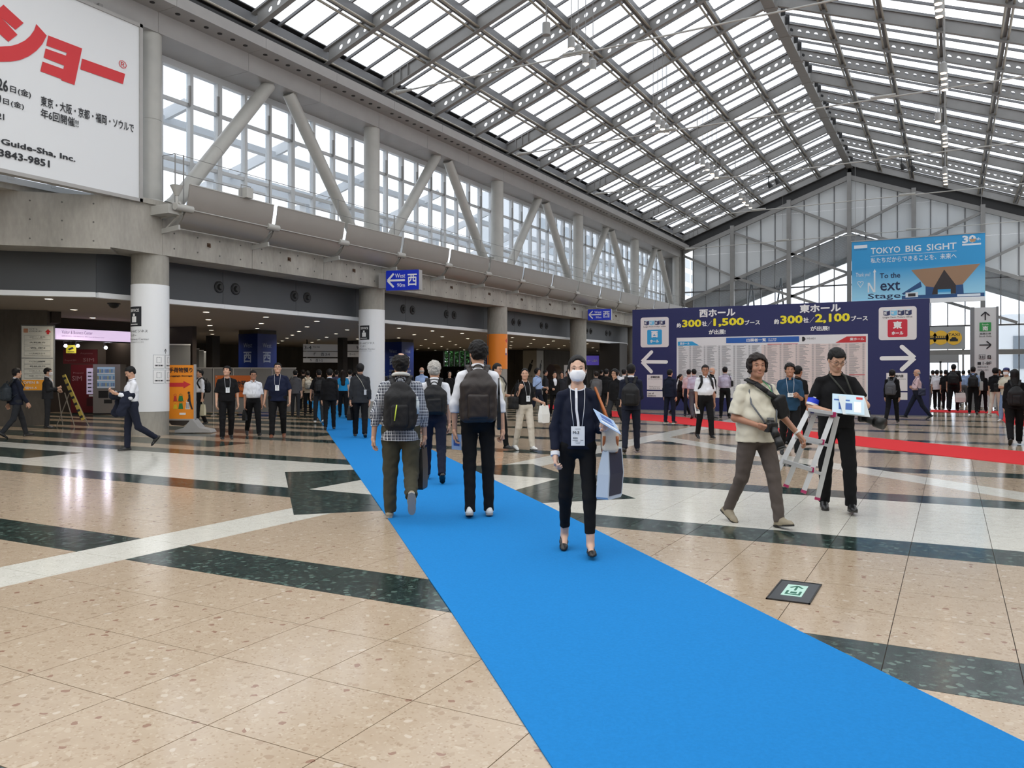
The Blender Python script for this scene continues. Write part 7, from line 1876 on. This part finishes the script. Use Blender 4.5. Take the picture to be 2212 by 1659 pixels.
place_local(P, 'sling_bag', [('bag_body', f.mesh(.0085, .004), BAGK), ('shoulder_strap', st_, BAGK)], None, 'black sling bag across the cream T-shirt', 'bag', c - [0, 0, .13])
gl_ = MB()
for s_ in (-1, 1): gl_.tube([Vector(T(s_ * .06, -.01, 1.46)) * P['S'], Vector(T(s_ * .055, .11, 1.40)) * P['S'], Vector(T(-.05 + s_ * .03, .165, 1.30)) * P['S'], Vector(T(-.10, .20, 1.24)) * P['S']], .0045 * P['S'], n=5)
put('green_lanyard', gl_, M('green_cord', (70, 160, 96), .6), P['root'], smooth='all', local=True)
E_ = P['arms'][-1]; wv_ = MB().cyl(Vector((E_[2] - nrm(E_[2] - E_[1]) * .03) * P['S']), Vector((E_[2] - nrm(E_[2] - E_[1]) * .012) * P['S']), .031 * P['S'], n=16); put('wrist_band', wv_, SHW, P['root'], smooth=True, local=True)

# man in black with the step ladder
P = person('man in black T-shirt and glasses looking down, step ladder on his arm', AT(1806, 1103), 8, 1.775, 0, ((-6, 6, 4, 1), (18, 14, -6, 3)), skin=1, hair='short', head=(.25, .50), headoff=(-.0, .02),
           armR=((.34, .12, -1), (-.55, .85, -.12), .5, (-.4, .0, .8)), armL=((.42, .30, -.85), (-.95, .55, .12), .8, (0, -.3, -1)), top=tee(BLK, .34, hem=.88, loose=1.5), pants=tr(BLK, 1.15), shoe=dict(mat=SHB, sole=SOLE))
glasses(P)
E_ = P['arms'][1]; S0_, E1_ = np.array(E_[0]), np.array(E_[1])
for (a_, b_, m_) in ((.62, .93, M('armband_blue', (36, 66, 214), .5)), (.62, .70, WPR), (.85, .93, WPR)):
    put('armband', MB().cyl(Vector((S0_ + (E1_ - S0_) * a_) * P['S']), Vector((S0_ + (E1_ - S0_) * b_) * P['S']), (.0635 if m_ is not WPR else .0645) * P['S'], (.060 if m_ is not WPR else .061) * P['S'], n=20), m_, P['root'], smooth=True, local=True)
E_ = P['arms'][-1]; put('wristwatch', MB().cyl(Vector((E_[2] - nrm(E_[2] - E_[1]) * .035) * P['S']), Vector((E_[2] - nrm(E_[2] - E_[1]) * .010) * P['S']), .030 * P['S'], n=16), M('watch_steel', (150, 146, 136), .3, .8), P['root'], smooth=True, local=True)
T = P['T']
place_local(P, 'camera', [('strap', MB().tube([Vector(p_) for p_ in (T(-.245, .0, 1.02), T(-.13, .13, 1.25), T(-.075, .09, 1.42), T(.0, -.07, 1.475), T(.07, .06, 1.43), T(-.02, .15, 1.3), T(-.2, .10, 1.06))], .010, n=5), M('strap_dark', (44, 46, 40), .7)),
    ('camera_body', (lambda f: (f.box(T(-.27, .02, 1.0), (.045, .03, .05), .012, .01), f.mesh(.008))[1])(Field()), CAMB), ('lens', MB().cyl(Vector(T(-.27, .05, .985)), Vector(T(-.36, .13, .95)), .04, .045, n=20).cyl(Vector(T(-.36, .13, .95)), Vector(T(-.43, .19, .93)), .058, .062, n=20), CAMB)], None, 'black camera with wide lens hood at the hip of the man in black', 'camera', T(-.27, .02, .93))
leaflet(P, 1, 'fan of light blue event papers held over the step ladder', (.30, .24), (-.13, .10, .07), (-.15, -2.25, .12), M('paper_light_blue', (190, 214, 228), .5), [(-.25, -.6, .6, .1, MIDB), (-.9, .55, -.5, .8, REDP), (-.1, .3, .9, .45, MIDB), (-.8, -.8, -.35, .3, WPR)], 'paper_sheets', .008)
leaflet(P, 1, 'second paper fanned out beneath the light blue event papers', (.30, .22), (-.19, .07, .05), (.25, -2.15, .2), M('paper_white', (214, 222, 226), .5), [(-.6, -.8, .5, -.5, MIDB)], 'paper_sheets', .005)
# ladder
ALU = M('ladder_aluminium', (196, 198, 200), .35, .35); MAG = M('ladder_magenta', (166, 36, 92), .45)
lq = lambda u, v, d: at_depth(1540 + u / 3.769, 730 + v / 3.769, d)
lt_ = thing('step_ladder', 'small aluminium step ladder with magenta caps carried by the man in black', 'ladder', tuple(lq(850, 1305, 8.72)))
rails = {'A': (lq(975, 622, 8.52), lq(740, 1248, 8.42)), 'C': (lq(775, 598, 8.60), lq(492, 1155, 8.50)), 'B': (lq(1012, 640, 8.56), lq(852, 1303, 8.78)), 'D': (lq(825, 632, 8.64), lq(598, 1198, 8.86))}
side_d = (rails['A'][0] - rails['C'][0]).normalized()
for k_, (a_, b_) in rails.items():
    put('rail', MB().beam(a_, b_, .026, .05, up=side_d), ALU, lt_); dd = (b_ - a_).normalized(); put('foot_cap', MB().beam(b_ - dd * .01, b_ + dd * .02, .032, .056, up=side_d), MAG, lt_)
for (fa, fb) in ((.36, .36), (.72, .72)):
    pA = rails['A'][0].lerp(rails['A'][1], fa); pC = rails['C'][0].lerp(rails['C'][1], fb); pB = rails['B'][0].lerp(rails['B'][1], fa * .98); pD = rails['D'][0].lerp(rails['D'][1], fb * .98)
    put('step', MB().beam(pC, pA, .10, .035), ALU, lt_); put('rung', MB().beam(pD, pB, .03, .03), ALU, lt_)
    put('step_cap', MB().beam(pA - side_d * .012, pA + side_d * .02, .06, .05), MAG, lt_)
put('top_step', MB().beam(rails['C'][0] + Vector((0, 0, .02)), rails['A'][0] + Vector((0, 0, .01)), .16, .03).beam(rails['D'][0] + Vector((0, 0, .02)), rails['B'][0] + Vector((0, 0, .01)), .05, .03), ALU, lt_)
put('step_cap', MB().beam(rails['A'][0] - side_d * .02, rails['A'][0] + side_d * .03, .10, .05), MAG, lt_)

# ================================================================ middle distance
P = person('man in teal polo shirt with badge, walking behind the cream T-shirt man', AT(1706, 986), 5, 1.72, 1, 'wideL', skin=2, hair='spiky', wide=1.06, top=shirt(TEAL, .47, False, hem=.86), pants=tr(BLK), shoe=SB, armR='down', armL='hold'); badge(P, 1.14, w_=.10, h_=.07)
P = person('man in black T-shirt mostly hidden behind the teal polo man', AT(1724, 965), 150, 1.66, 2, 'stepR', skin=2, top=tee(BLK), pants=tr(BLK), shoe=SB)
P = person('smiling man in black T-shirt with badge, first of the three walking men', AT(490, 950), 6, 1.67, 1, 'stepR', skin=1, hair='spiky', head=(-.5, -.25), wide=1.05, armR=((.22, .05, -1), (.05, .3, -1), .4, (-1, 0, 0)), armL=((.24, 0, -1), (.06, .2, -1), .4, (-1, 0, 0)), top=tee(BLK, .48, hem=.88, loose=1.4), pants=tr(BLK, 1.2), shoe=SB); badge(P, 1.15, w_=.085, h_=.12)
P = person('man in white short-sleeved shirt and glasses, middle of the three walking men', AT(547, 942), 8, 1.60, 1, 'walkL', skin=2, hair='short', wide=1.05, belly=.4, armR='down', armL='down', top=shirt(WHT, .47, True, loose=1.3), pants=tr(BLK, 1.2), shoe=SB); glasses(P); badge(P, 1.08, w_=.075, h_=.085)
hand_bag(P, 1, 'black briefcase hanging beside the middle one of the three men', M('black_plastic'), (.34, .27, .09), .05, 'briefcase', yaw=1.2)
P = person('big man in navy polo shirt with brown shoes, last of the three walking men', AT(600, 947), -4, 1.75, 1, 'stepR', skin=1, hair='short', wide=1.22, belly=.8, head=(0, -.2), armR=((.30, .02, -1), (.12, .2, -1), .4, (-1, 0, 0)), armL=((.32, .02, -1), (.02, .35, -1), .5, (-1, 0, 0)), top=shirt(NVP, .47, False, hem=.84), pants=tr(BLK, 1.2), shoe=dict(mat=SHBR)); glasses(P); badge(P, 1.14, w_=.085, h_=.12)
P = person('man in white shirt with dark straps half hidden by the orange standee', AT(432, 920), -70, 1.62, 2, 'stepL', skin=1, top=shirt(WHT, .75, True, loose=1.4), pants=tr(BLK, 1.2), shoe=SB, armL='carry')
backpack(P, 'dark backpack of the man behind the orange standee', BAGK, (.28, .4, .14)); hand_bag(P, -1, 'cream canvas tote bag carried behind the orange standee', CANVAS, (.30, .34, .08), .10, 'tote_bag', yaw=.3)
P = person('man in white shirt looking at his hand, navy jacket over his arm', AT(284, 974), -75, 1.64, 1, ((6, 5, 0, 1), (-14, 42, 48, 1)), skin=1, hair='short', head=(.1, .45), armR=((.1, .35, -1), (-.2, 1, .5), .6, (-.6, 0, .6)), armL=((.1, .3, -1), (-.3, 1, .35), .7, (-.6, 0, .7)), top=shirt(WHT, .95, True, loose=1.4), pants=tr(NAVY2, 1.1), shoe=SB)
T = P['T']; f = Field()
for s_, zb in ((-1, .80), (1, .78)):
    f.cone(T(s_ * .17, .12, 1.10), T(s_ * .18, .24, zb), .10, .10, .05, sc=(.5, 1, 1)); 
f.cone(T(-.17, .05, 1.13), T(.05, .34, 1.13), .075, .075, .03); f.cone(T(.17, .02, 1.13), T(.02, .34, 1.12), .07, .07, .03)
V, Fq = f.mesh(.013, .008); place_local(P, 'jacket', [('cloth', (V, Fq), NAVY2), ('collar', MB().tube([Vector(T(-.14, .2, 1.19)), Vector(T(-.05, .33, 1.18)), Vector(T(.06, .34, 1.17))], .02, n=6), NAVY2)], None, 'navy suit jacket folded over the arms of the white-shirted man', 'jacket', T(0, .15, .76))
P = person('masked man in dark suit holding a card beside the white directory sign', AT(103, 925), 85, 1.67, 1, 'stand', skin=0, hair='short', armR='hold', armL='bent', top=jack(CHAR, front=WHT, cmat=WHT), pants=tr(CHAR), shoe=SB); mask(P)
P = person('man in dark suit with backpack walking at the left edge', AT(36, 946), 108, 1.655, 1, 'walkL', skin=1, hair='short', armR='fwd', armL='back', top=jack(NAVY2, cmat=WHT), pants=tr(CHAR), shoe=SB); backpack(P, 'dark teal backpack of the man at the left edge', M('dark_teal_nylon', (24, 34, 42), .6), (.30, .44, .18), 1.14)
# going away along the blue carpet
P = person('man in charcoal overshirt with crossbody strap walking away on the blue carpet', AT(778, 946), 178, 1.72, 1, 'stepL', skin=1, hair='spiky', wide=1.08, armL='carry', armR='down', top=tee(CHAR, .9, hem=.80, loose=1.6), pants=tr(BLK, 1.25), shoe=SB)
T = P['T']; place_local(P, 'phone_pouch', [('card', MB().box(Vector(T(.12, -.165, 1.05)), (.055, .012, .12)), M('pouch_pale', (176, 180, 186), .5)), ('strap', MB().tube([Vector(p_) for p_ in (T(.12, -.165, 1.11), T(.03, -.155, 1.3), T(-.09, -.04, 1.46), T(-.06, .11, 1.38), T(.1, .15, 1.2), T(.19, .02, 1.1), T(.13, -.155, 1.1))], .006, n=5), M('cord_pale', (170, 170, 160), .7))], None, 'pale phone pouch on a cord across the charcoal overshirt', 'pouch', T(.12, -.165, .99))
hand_bag(P, -1, 'black briefcase in the hand of the charcoal overshirt man', M('black_plastic'), (.36, .30, .09), .05, 'briefcase', yaw=1.3)
person('man in black suit walking away on the left half of the blue carpet', AT(712, 930), 180, 1.62, 1, 'stepR', skin=1, hair='short', wide=1.05, top=jack(BLK, cmat=WHT), pants=tr(BLK), shoe=SB)
P = person('man in black T-shirt with black backpack at the left carpet edge', AT(689, 915), 182, 1.62, 1, 'stepL', skin=1, hair='short', armL=((.28, .0, -1), (.1, .2, -1), .4, (-1, 0, 0)), top=tee(BLK, .5), pants=tr(CHAR, 1.1), shoe=SHW and dict(mat=SHW)); backpack(P, 'small black backpack on the man at the left carpet edge', BAGK, (.28, .40, .14)); shoulder_bag(P, 1, 'long grey shoulder bag beside the black suit man', M('bag_dark_grey', (60, 58, 58), .6), (.24, .36, .10), .98)
person('long-haired woman in bright cyan staff vest walking away', AT(741, 903), 180, 1.62, 2, 'stepL', female=True, hair='long', hairm=HAIRD, top=tee(CYANV, .3, hem=.95, loose=1.4), pants=tr(BLK, 1.1), shoe=SB)
P = person('man in beige top with white backpack straps going away', AT(665, 899), 184, 1.60, 2, 'stepR', hair='short', top=tee(BEIG, .5), pants=tr(BLK), shoe=SB); backpack(P, 'off-white backpack on the man in beige', M('offwhite_bag', (150, 148, 140), .6), (.26, .36, .13))
P = person('man in grey shirt with dark waist bag near the partitions', AT(638, 904), 176, 1.62, 2, 'stepL', hair='short', top=shirt(GREY, .7, False), pants=tr(CHAR), shoe=SB); shoulder_bag(P, -1, 'dark shoulder bag of the man in grey', BAGK, (.3, .24, .1), .9)
person('man in white shirt just beyond the charcoal overshirt man', AT(756, 900), 178, 1.64, 2, 'stepR', hair='short', top=shirt(WHT, .5), pants=tr(CHAR), shoe=SB)
person('man in dark violet shirt between black suit and cyan vest', AT(727, 893), 180, 1.63, 2, 'stepL', hair='short', top=tee(cloth('violet_grey', (74, 72, 96)), .5), pants=tr(BLK), shoe=SB)
person('dark-haired man in black far along the carpet, left', AT(655, 888), 178, 1.66, 3, 'stepL', hair='short', top=tee(BLK, .5), pants=tr(BLK), shoe=SB)
person('dark-haired man in dark suit far along the carpet, centre', AT(716, 884), 180, 1.66, 3, 'stepR', hair='short', top=jack(CHAR), pants=tr(BLK), shoe=SB)
person('woman in black far along the carpet, right', AT(768, 888), 182, 1.60, 3, 'stepR', female=True, hair='bob', top=tee(BLK, .9), pants=tr(BLK), shoe=SB)
person('man in dark jacket beyond the third walking man', AT(620, 888), 170, 1.66, 3, 'stepL', hair='short', top=jack(NAVY2), pants=tr(BLK), shoe=SB)
# behind the two nearest men
person('bald man in light blue shirt beyond the grey-haired man', AT(911, 905), 182, 1.72, 2, 'stepL', skin=1, hair='fringe', hairm=HAIRG, top=shirt(LBLUE, .9), pants=tr(GREY), shoe=SB)
person('woman in black with dark hair facing the hall between the two nearest men', AT(971, 893), 10, 1.60, 2, 'stepR', female=True, hair='bob', top=tee(BLK, .6), pants=tr(BLK), shoe=SB)
P = person('man with glasses and crew cut in pale T-shirt behind the tall man', AT(1074, 972), 48, 1.70, 1, 'stepL', skin=1, hair='short', armL='bent', top=tee(CREAM, .48), pants=tr(BLK), shoe=SB); glasses(P); backpack(P, 'dark backpack of the crew-cut man', BAGK, (.28, .4, .15))
person('man in grey shirt half hidden left of the orange column', AT(1056, 915), 175, 1.68, 2, 'stepR', skin=1, hair='fringe', hairm=HAIRB, top=shirt(GREY, .9), pants=tr(BLK), shoe=SB)
P = person('woman in black top and off-white trousers with badge, hair tied back', AT(1133, 973), 28, 1.60, 1, 'stepL', female=True, skin=1, hair='tail', head=(-.5, 0), armR='strap', armL=((.2, .1, -1), (.35, .8, -.3), .8, (-.7, 0, -.3)), top=tee(BLK, .46, hem=.95), pants=tr(OFFW, 1.15), shoe=dict(mat=SHW, sole=SOLE)); badge(P, 1.08, w_=.085, h_=.12)
shoulder_bag(P, 1, 'black shoulder bag of the woman in off-white trousers', BAGK, (.30, .26, .10), .99); hand_bag(P, -1, 'large white paper bag carried by the woman in off-white trousers', WBAG, (.30, .36, .10), .03, 'paper_bag', yaw=.5)
P = person('man in light blue shirt with dark wavy hair right of the orange column', AT(1161, 905), 55, 1.71, 1, 'walkL', skin=1, hair='wavy', armL='bent', top=shirt(LBLUE, .75), pants=tr(NAVY2), shoe=SB); shoulder_bag(P, 1, 'dark crossbody bag of the light blue shirt man', BAGK, (.2, .2, .08), 1.0, cross=True)
person('woman in black blazer and white blouse behind the masked woman', AT(1198, 900), 15, 1.57, 1, 'stepL', female=True, skin=1, hair='bun', armR='bent', top=jack(BLK, front=WHT, frontz=.98), pants=tr(BLK), shoe=SB)
person('man in dark clothes far behind the woman in the blazer', AT(1178, 885), 100, 1.66, 3, 'stand', skin=1, hair='short', top=jack(CHAR), pants=tr(BLK), shoe=SB)
person('woman in dark cardigan right of the woman in the blazer', AT(1214, 890), -10, 1.58, 2, 'stand', female=True, skin=1, hair='bob', top=tee(CHAR, .9), pants=tr(BLK), shoe=SB)
P = person('man in navy suit with round black backpack walking away beside the notice wall', AT(1363, 978), 178, 1.68, 1, 'stepR', skin=1, hair='short', wide=1.05, armL='hold', armR='hold', top=jack(NAVY2, cmat=WHT), pants=tr(NAVY2, 1.1), shoe=SB); backpack(P, 'round black backpack on the man in the navy suit', BAGK, (.32, .44, .18), 1.13)
P = person('man in black polo with glasses stepping left of the navy suit man', AT(1328, 931), -30, 1.65, 1, 'wideR', skin=1, hair='wavy', armR='down', top=shirt(BLK, .47, False), pants=tr(CHAR), shoe=SB); glasses(P)
P = person('man in grey check jacket seen from behind right of the masked woman', AT(1288, 905), 190, 1.58, 2, 'stepL', hair='short', hairm=HAIRD, top=jack(GRYJ), pants=tr(CHAR), shoe=SB); shoulder_bag(P, -1, 'dark bag of the man in the grey check jacket', BAGK, (.26, .24, .1), 1.0)
person('man in black shirt between grey jacket and black polo', AT(1310, 905), 170, 1.66, 2, 'stepR', hair='short', top=tee(BLK, .7), pants=tr(BLK), shoe=SB)
person('man in white shirt partly hidden behind the navy suit man', AT(1348, 905), 175, 1.66, 2, 'stepL', hair='short', top=shirt(WHT, .9), pants=tr(GREY), shoe=SB)
# in front of the notice wall
person('man in navy work jacket and trousers reading the notice wall', AT(1447, 914), 150, 1.64, 1, 'stand', skin=1, hair='short', wide=1.08, top=jack(NAVY), pants=tr(NAVY, 1.15), shoe=dict(mat=SHB, sole=SHW))
person('woman in black with white papers standing right of the navy work jacket', AT(1470, 898), 75, 1.52, 2, 'wideL', female=True, skin=1, hair='tail', armL='hold', armR='hold', top=tee(BLK, .9, hem=.8), pants=tr(BLK), shoe=SB)
person('man in pale pink shirt reading the wall', AT(1488, 899), 172, 1.66, 2, 'stand', hair='short', top=shirt(PINK, .9), pants=tr(NAVY2), shoe=SB)
person('man in light blue shirt reading the wall beside the pink shirt', AT(1499, 905), 195, 1.66, 2, 'stepR', hair='short', top=shirt(LAV, .9), pants=tr(GREY), shoe=SB)
P = person('man in white short-sleeved shirt and glasses walking right, papers in hand', AT(1523, 948), 18, 1.70, 1, 'stepL', skin=2, hair='short', head=(-.3, 0), wide=1.08, belly=.5, armR='down', armL='down', top=shirt(WHT, .47, loose=1.3), pants=tr(BLK, 1.1), shoe=SB); glasses(P); leaflet(P, 1, 'white folded papers in the hand of the short-sleeved man', (.12, .24), (0, 0, -.06), (.2, 1.3, 0), WBAG, [(-.5, -.5, .5, .5, INKG)]); backpack(P, 'dark backpack worn by the white short-sleeved man', BAGK, (.26, .4, .13))
person('old man in dark suit and grey trousers by the wall', AT(1538, 904), 110, 1.72, 2, 'stand', skin=1, hair='fringe', hairm=HAIRG, top=jack(BLK), pants=tr(GREY), shoe=SB)
P = person('man in lavender shirt seen from behind reading the exhibitor list', AT(1566, 903), 178, 1.74, 1, 'stand', skin=1, hair='short', armL='hold', armR='hold', top=shirt(LAV, .9, loose=1.3), pants=tr(BLK), shoe=SB); shoulder_bag(P, 1, 'black strap bag on the man in lavender', BAGK, (.16, .2, .06), 1.15)
P = person('man in black suit with grey backpack before the right end of the wall', AT(1927, 914), 168, 1.65, 1, 'walkR', skin=1, hair='bob', top=jack(BLK), pants=tr(BLK, 1.1), shoe=SB); backpack(P, 'slim grey backpack on the man before the right end of the wall', GREYB, (.29, .46, .15), 1.14)
P = person('bald man in pale pink shirt with crossed arms striding at the wall corner', AT(1981, 906), -85, 1.69, 1, 'wideR', skin=1, hair='fringe', hairm=HAIRG, armR='cross', armL='cross', belly=.3, top=shirt(PINK, .95, loose=1.3), pants=tr(NAVY2, 1.1), shoe=SB); glasses(P); shoulder_bag(P, -1, 'dark navy bag behind the man with crossed arms', M('navy_bag'), (.22, .24, .08), .95, y=-.12)
# the crowd at the right
P = person('man in white T-shirt and black trousers right of the notice wall', AT(2024, 885), 170, 1.66, 1, 'stepL', skin=1, hair='short', top=tee(WHT, .48), pants=tr(BLK), shoe=SB, armR='carry'); hand_bag(P, 1, 'pink paper bag carried by the man in the white T-shirt', PINKB, (.26, .32, .10), .05, 'paper_bag', yaw=.4)
P = person('tall man in black with black backpack in the crowd', AT(2060, 889), 176, 1.88, 1, 'stepR', skin=1, hair='short', wide=1.15, top=tee(BLK, .5), pants=tr(BLK, 1.2), shoe=SB, armR='carry'); backpack(P, 'black backpack on the tall man in black', BAGK, (.32, .44, .17)); hand_bag(P, 1, 'large white carrier bag beside the tall man in black', WBAG, (.34, .34, .10), .08, 'carrier_bag', yaw=.3)
person('man in black T-shirt left of the tall man in black', AT(2043, 886), 170, 1.66, 2, 'stepL', hair='short', top=tee(BLK, .5), pants=tr(BLK), shoe=SB)
P = person('man in light shirt with dark straps just past the wall corner', AT(2015, 880), 175, 1.66, 2, 'stepR', hair='short', top=shirt(WHT, .6), pants=tr(GREY), shoe=SB); backpack(P, 'dark backpack just past the wall corner', BAGK, (.24, .34, .12))
person('man in light blue shirt right of the tall man in black', AT(2081, 878), 178, 1.66, 2, 'stepR', hair='short', top=shirt(LBLUE, .6), pants=tr(GREY), shoe=SB)
P = person('man in light blue shirt with black backpack walking away in the crowd', AT(2102, 896), 180, 1.76, 1, 'stepL', skin=1, hair='short', top=shirt(LBLUE, .75), pants=tr(BLK), shoe=SB, armL='bent'); backpack(P, 'black backpack on the light blue shirt in the crowd', BAGK, (.30, .44, .15)); shoulder_bag(P, 1, 'white and dark tote at the side of the light blue shirt', M('tote_pale', (170, 172, 170), .5), (.30, .32, .1), 1.02)
person('woman in black with long dark hair in the crowd', AT(2122, 891), 175, 1.62, 2, 'stepR', female=True, hair='long', top=tee(BLK, .9), pants=tr(BLK, 1.1), shoe=SB)
person('man with dark face and short hair behind the long-haired woman', AT(2125, 878), 5, 1.70, 2, 'stand', skin=2, hair='short', top=tee(CHAR, .9), pants=tr(BLK), shoe=SB)
person('dark-haired man in black top and cream trousers in the crowd', AT(2150, 899), 160, 1.70, 1, 'stepR', skin=1, hair='wavy', top=tee(BLK, .5), pants=tr(OFFW), shoe=dict(mat=SHW))
P = person('masked person in cream T-shirt and pale jeans with crossed arms and blue cap', AT(2174, 912), -20, 1.68, 1, 'stepR', skin=1, hair='short', armR='cross', armL='cross', top=tee(CREAM, .48, hem=.84), pants=tr(DNIM, 1.1), shoe=dict(mat=SHW)); mask(P)
f = Field(); f.ell(P['w'](0, -.01, .075), (.092, .106, .062), .02, P['HR']); f.ell(P['w'](0, .095, .062), (.06, .06, .008), .01, P['HR']); me = np_mesh('cap', [(*f.mesh(.01), 0)], [M('cap_blue', (44, 52, 104), .7)], P['S']); o = bpy.data.objects.new('cap', me); COL.objects.link(o); o.parent = P['root']
shoulder_bag(P, 1, 'black bag under the arm of the masked person in cream', BAGK, (.30, .26, .12), 1.08)
person('man with glasses behind the masked person in the cap', AT(2158, 884), 0, 1.70, 2, 'stand', skin=2, hair='short', top=tee(NAVY2, .9), pants=tr(BLK), shoe=SB)
P = person('long-haired woman all in black with backpack at the right edge', AT(2192, 961), 186, 1.62, 1, 'walkR', female=True, skin=1, hair='long', wide=1.12, top=jack(BLK), pants=tr(BLK, 1.4), shoe=SB); backpack(P, 'black backpack of the woman in black at the right edge', BAGK, (.30, .44, .17), 1.12)
for i, (px, fy, m_, hh) in enumerate(((2033, 872, CHAR, 1.68), (2072, 872, BLK, 1.66), (2094, 873, NAVY2, 1.7), (2112, 874, GREY, 1.64), (2137, 874, BLK, 1.68), (2166, 876, CHAR, 1.66), (2186, 880, NAVY2, 1.66))):
    person(['man in charcoal seen between white and black shirts', 'man in black just right behind the tall man', 'man in navy behind the light blue shirt', 'person in grey behind the long-haired woman', 'person in black behind the cream trousers', 'person in charcoal behind the blue cap', 'person in navy behind the woman at the right edge'][i], AT(px, fy), 175 + 8 * (i % 3 - 1), hh, 3, 'stepR' if i % 2 else 'stepL', hair='short' if i != 3 else 'bob', top=tee(m_, .7), pants=tr(BLK), shoe=SB)
for i, (px, fy, m_, hh, ph) in enumerate(((828, 880, CHAR, 1.68, 170), (850, 884, BLK, 1.64, 160), (946, 880, BLK, 1.62, 20), (990, 878, NAVY2, 1.66, 180), (1226, 880, CHAR, 1.64, 30), (1299, 876, BLK, 1.68, 150), (1334, 880, WHT, 1.66, 170))):
    person(['man in charcoal far behind the second white column', 'man in black beside the second white column', 'woman in black far beyond the grey-haired man', 'man in navy under the green window', 'man in charcoal beyond the masked woman\'s shoulder', 'man in black beyond the grey check jacket', 'man in white far left of the notice wall'][i], AT(px, fy), ph, hh, 3, 'stepL', hair='short', top=tee(m_, .7), pants=tr(BLK), shoe=SB)
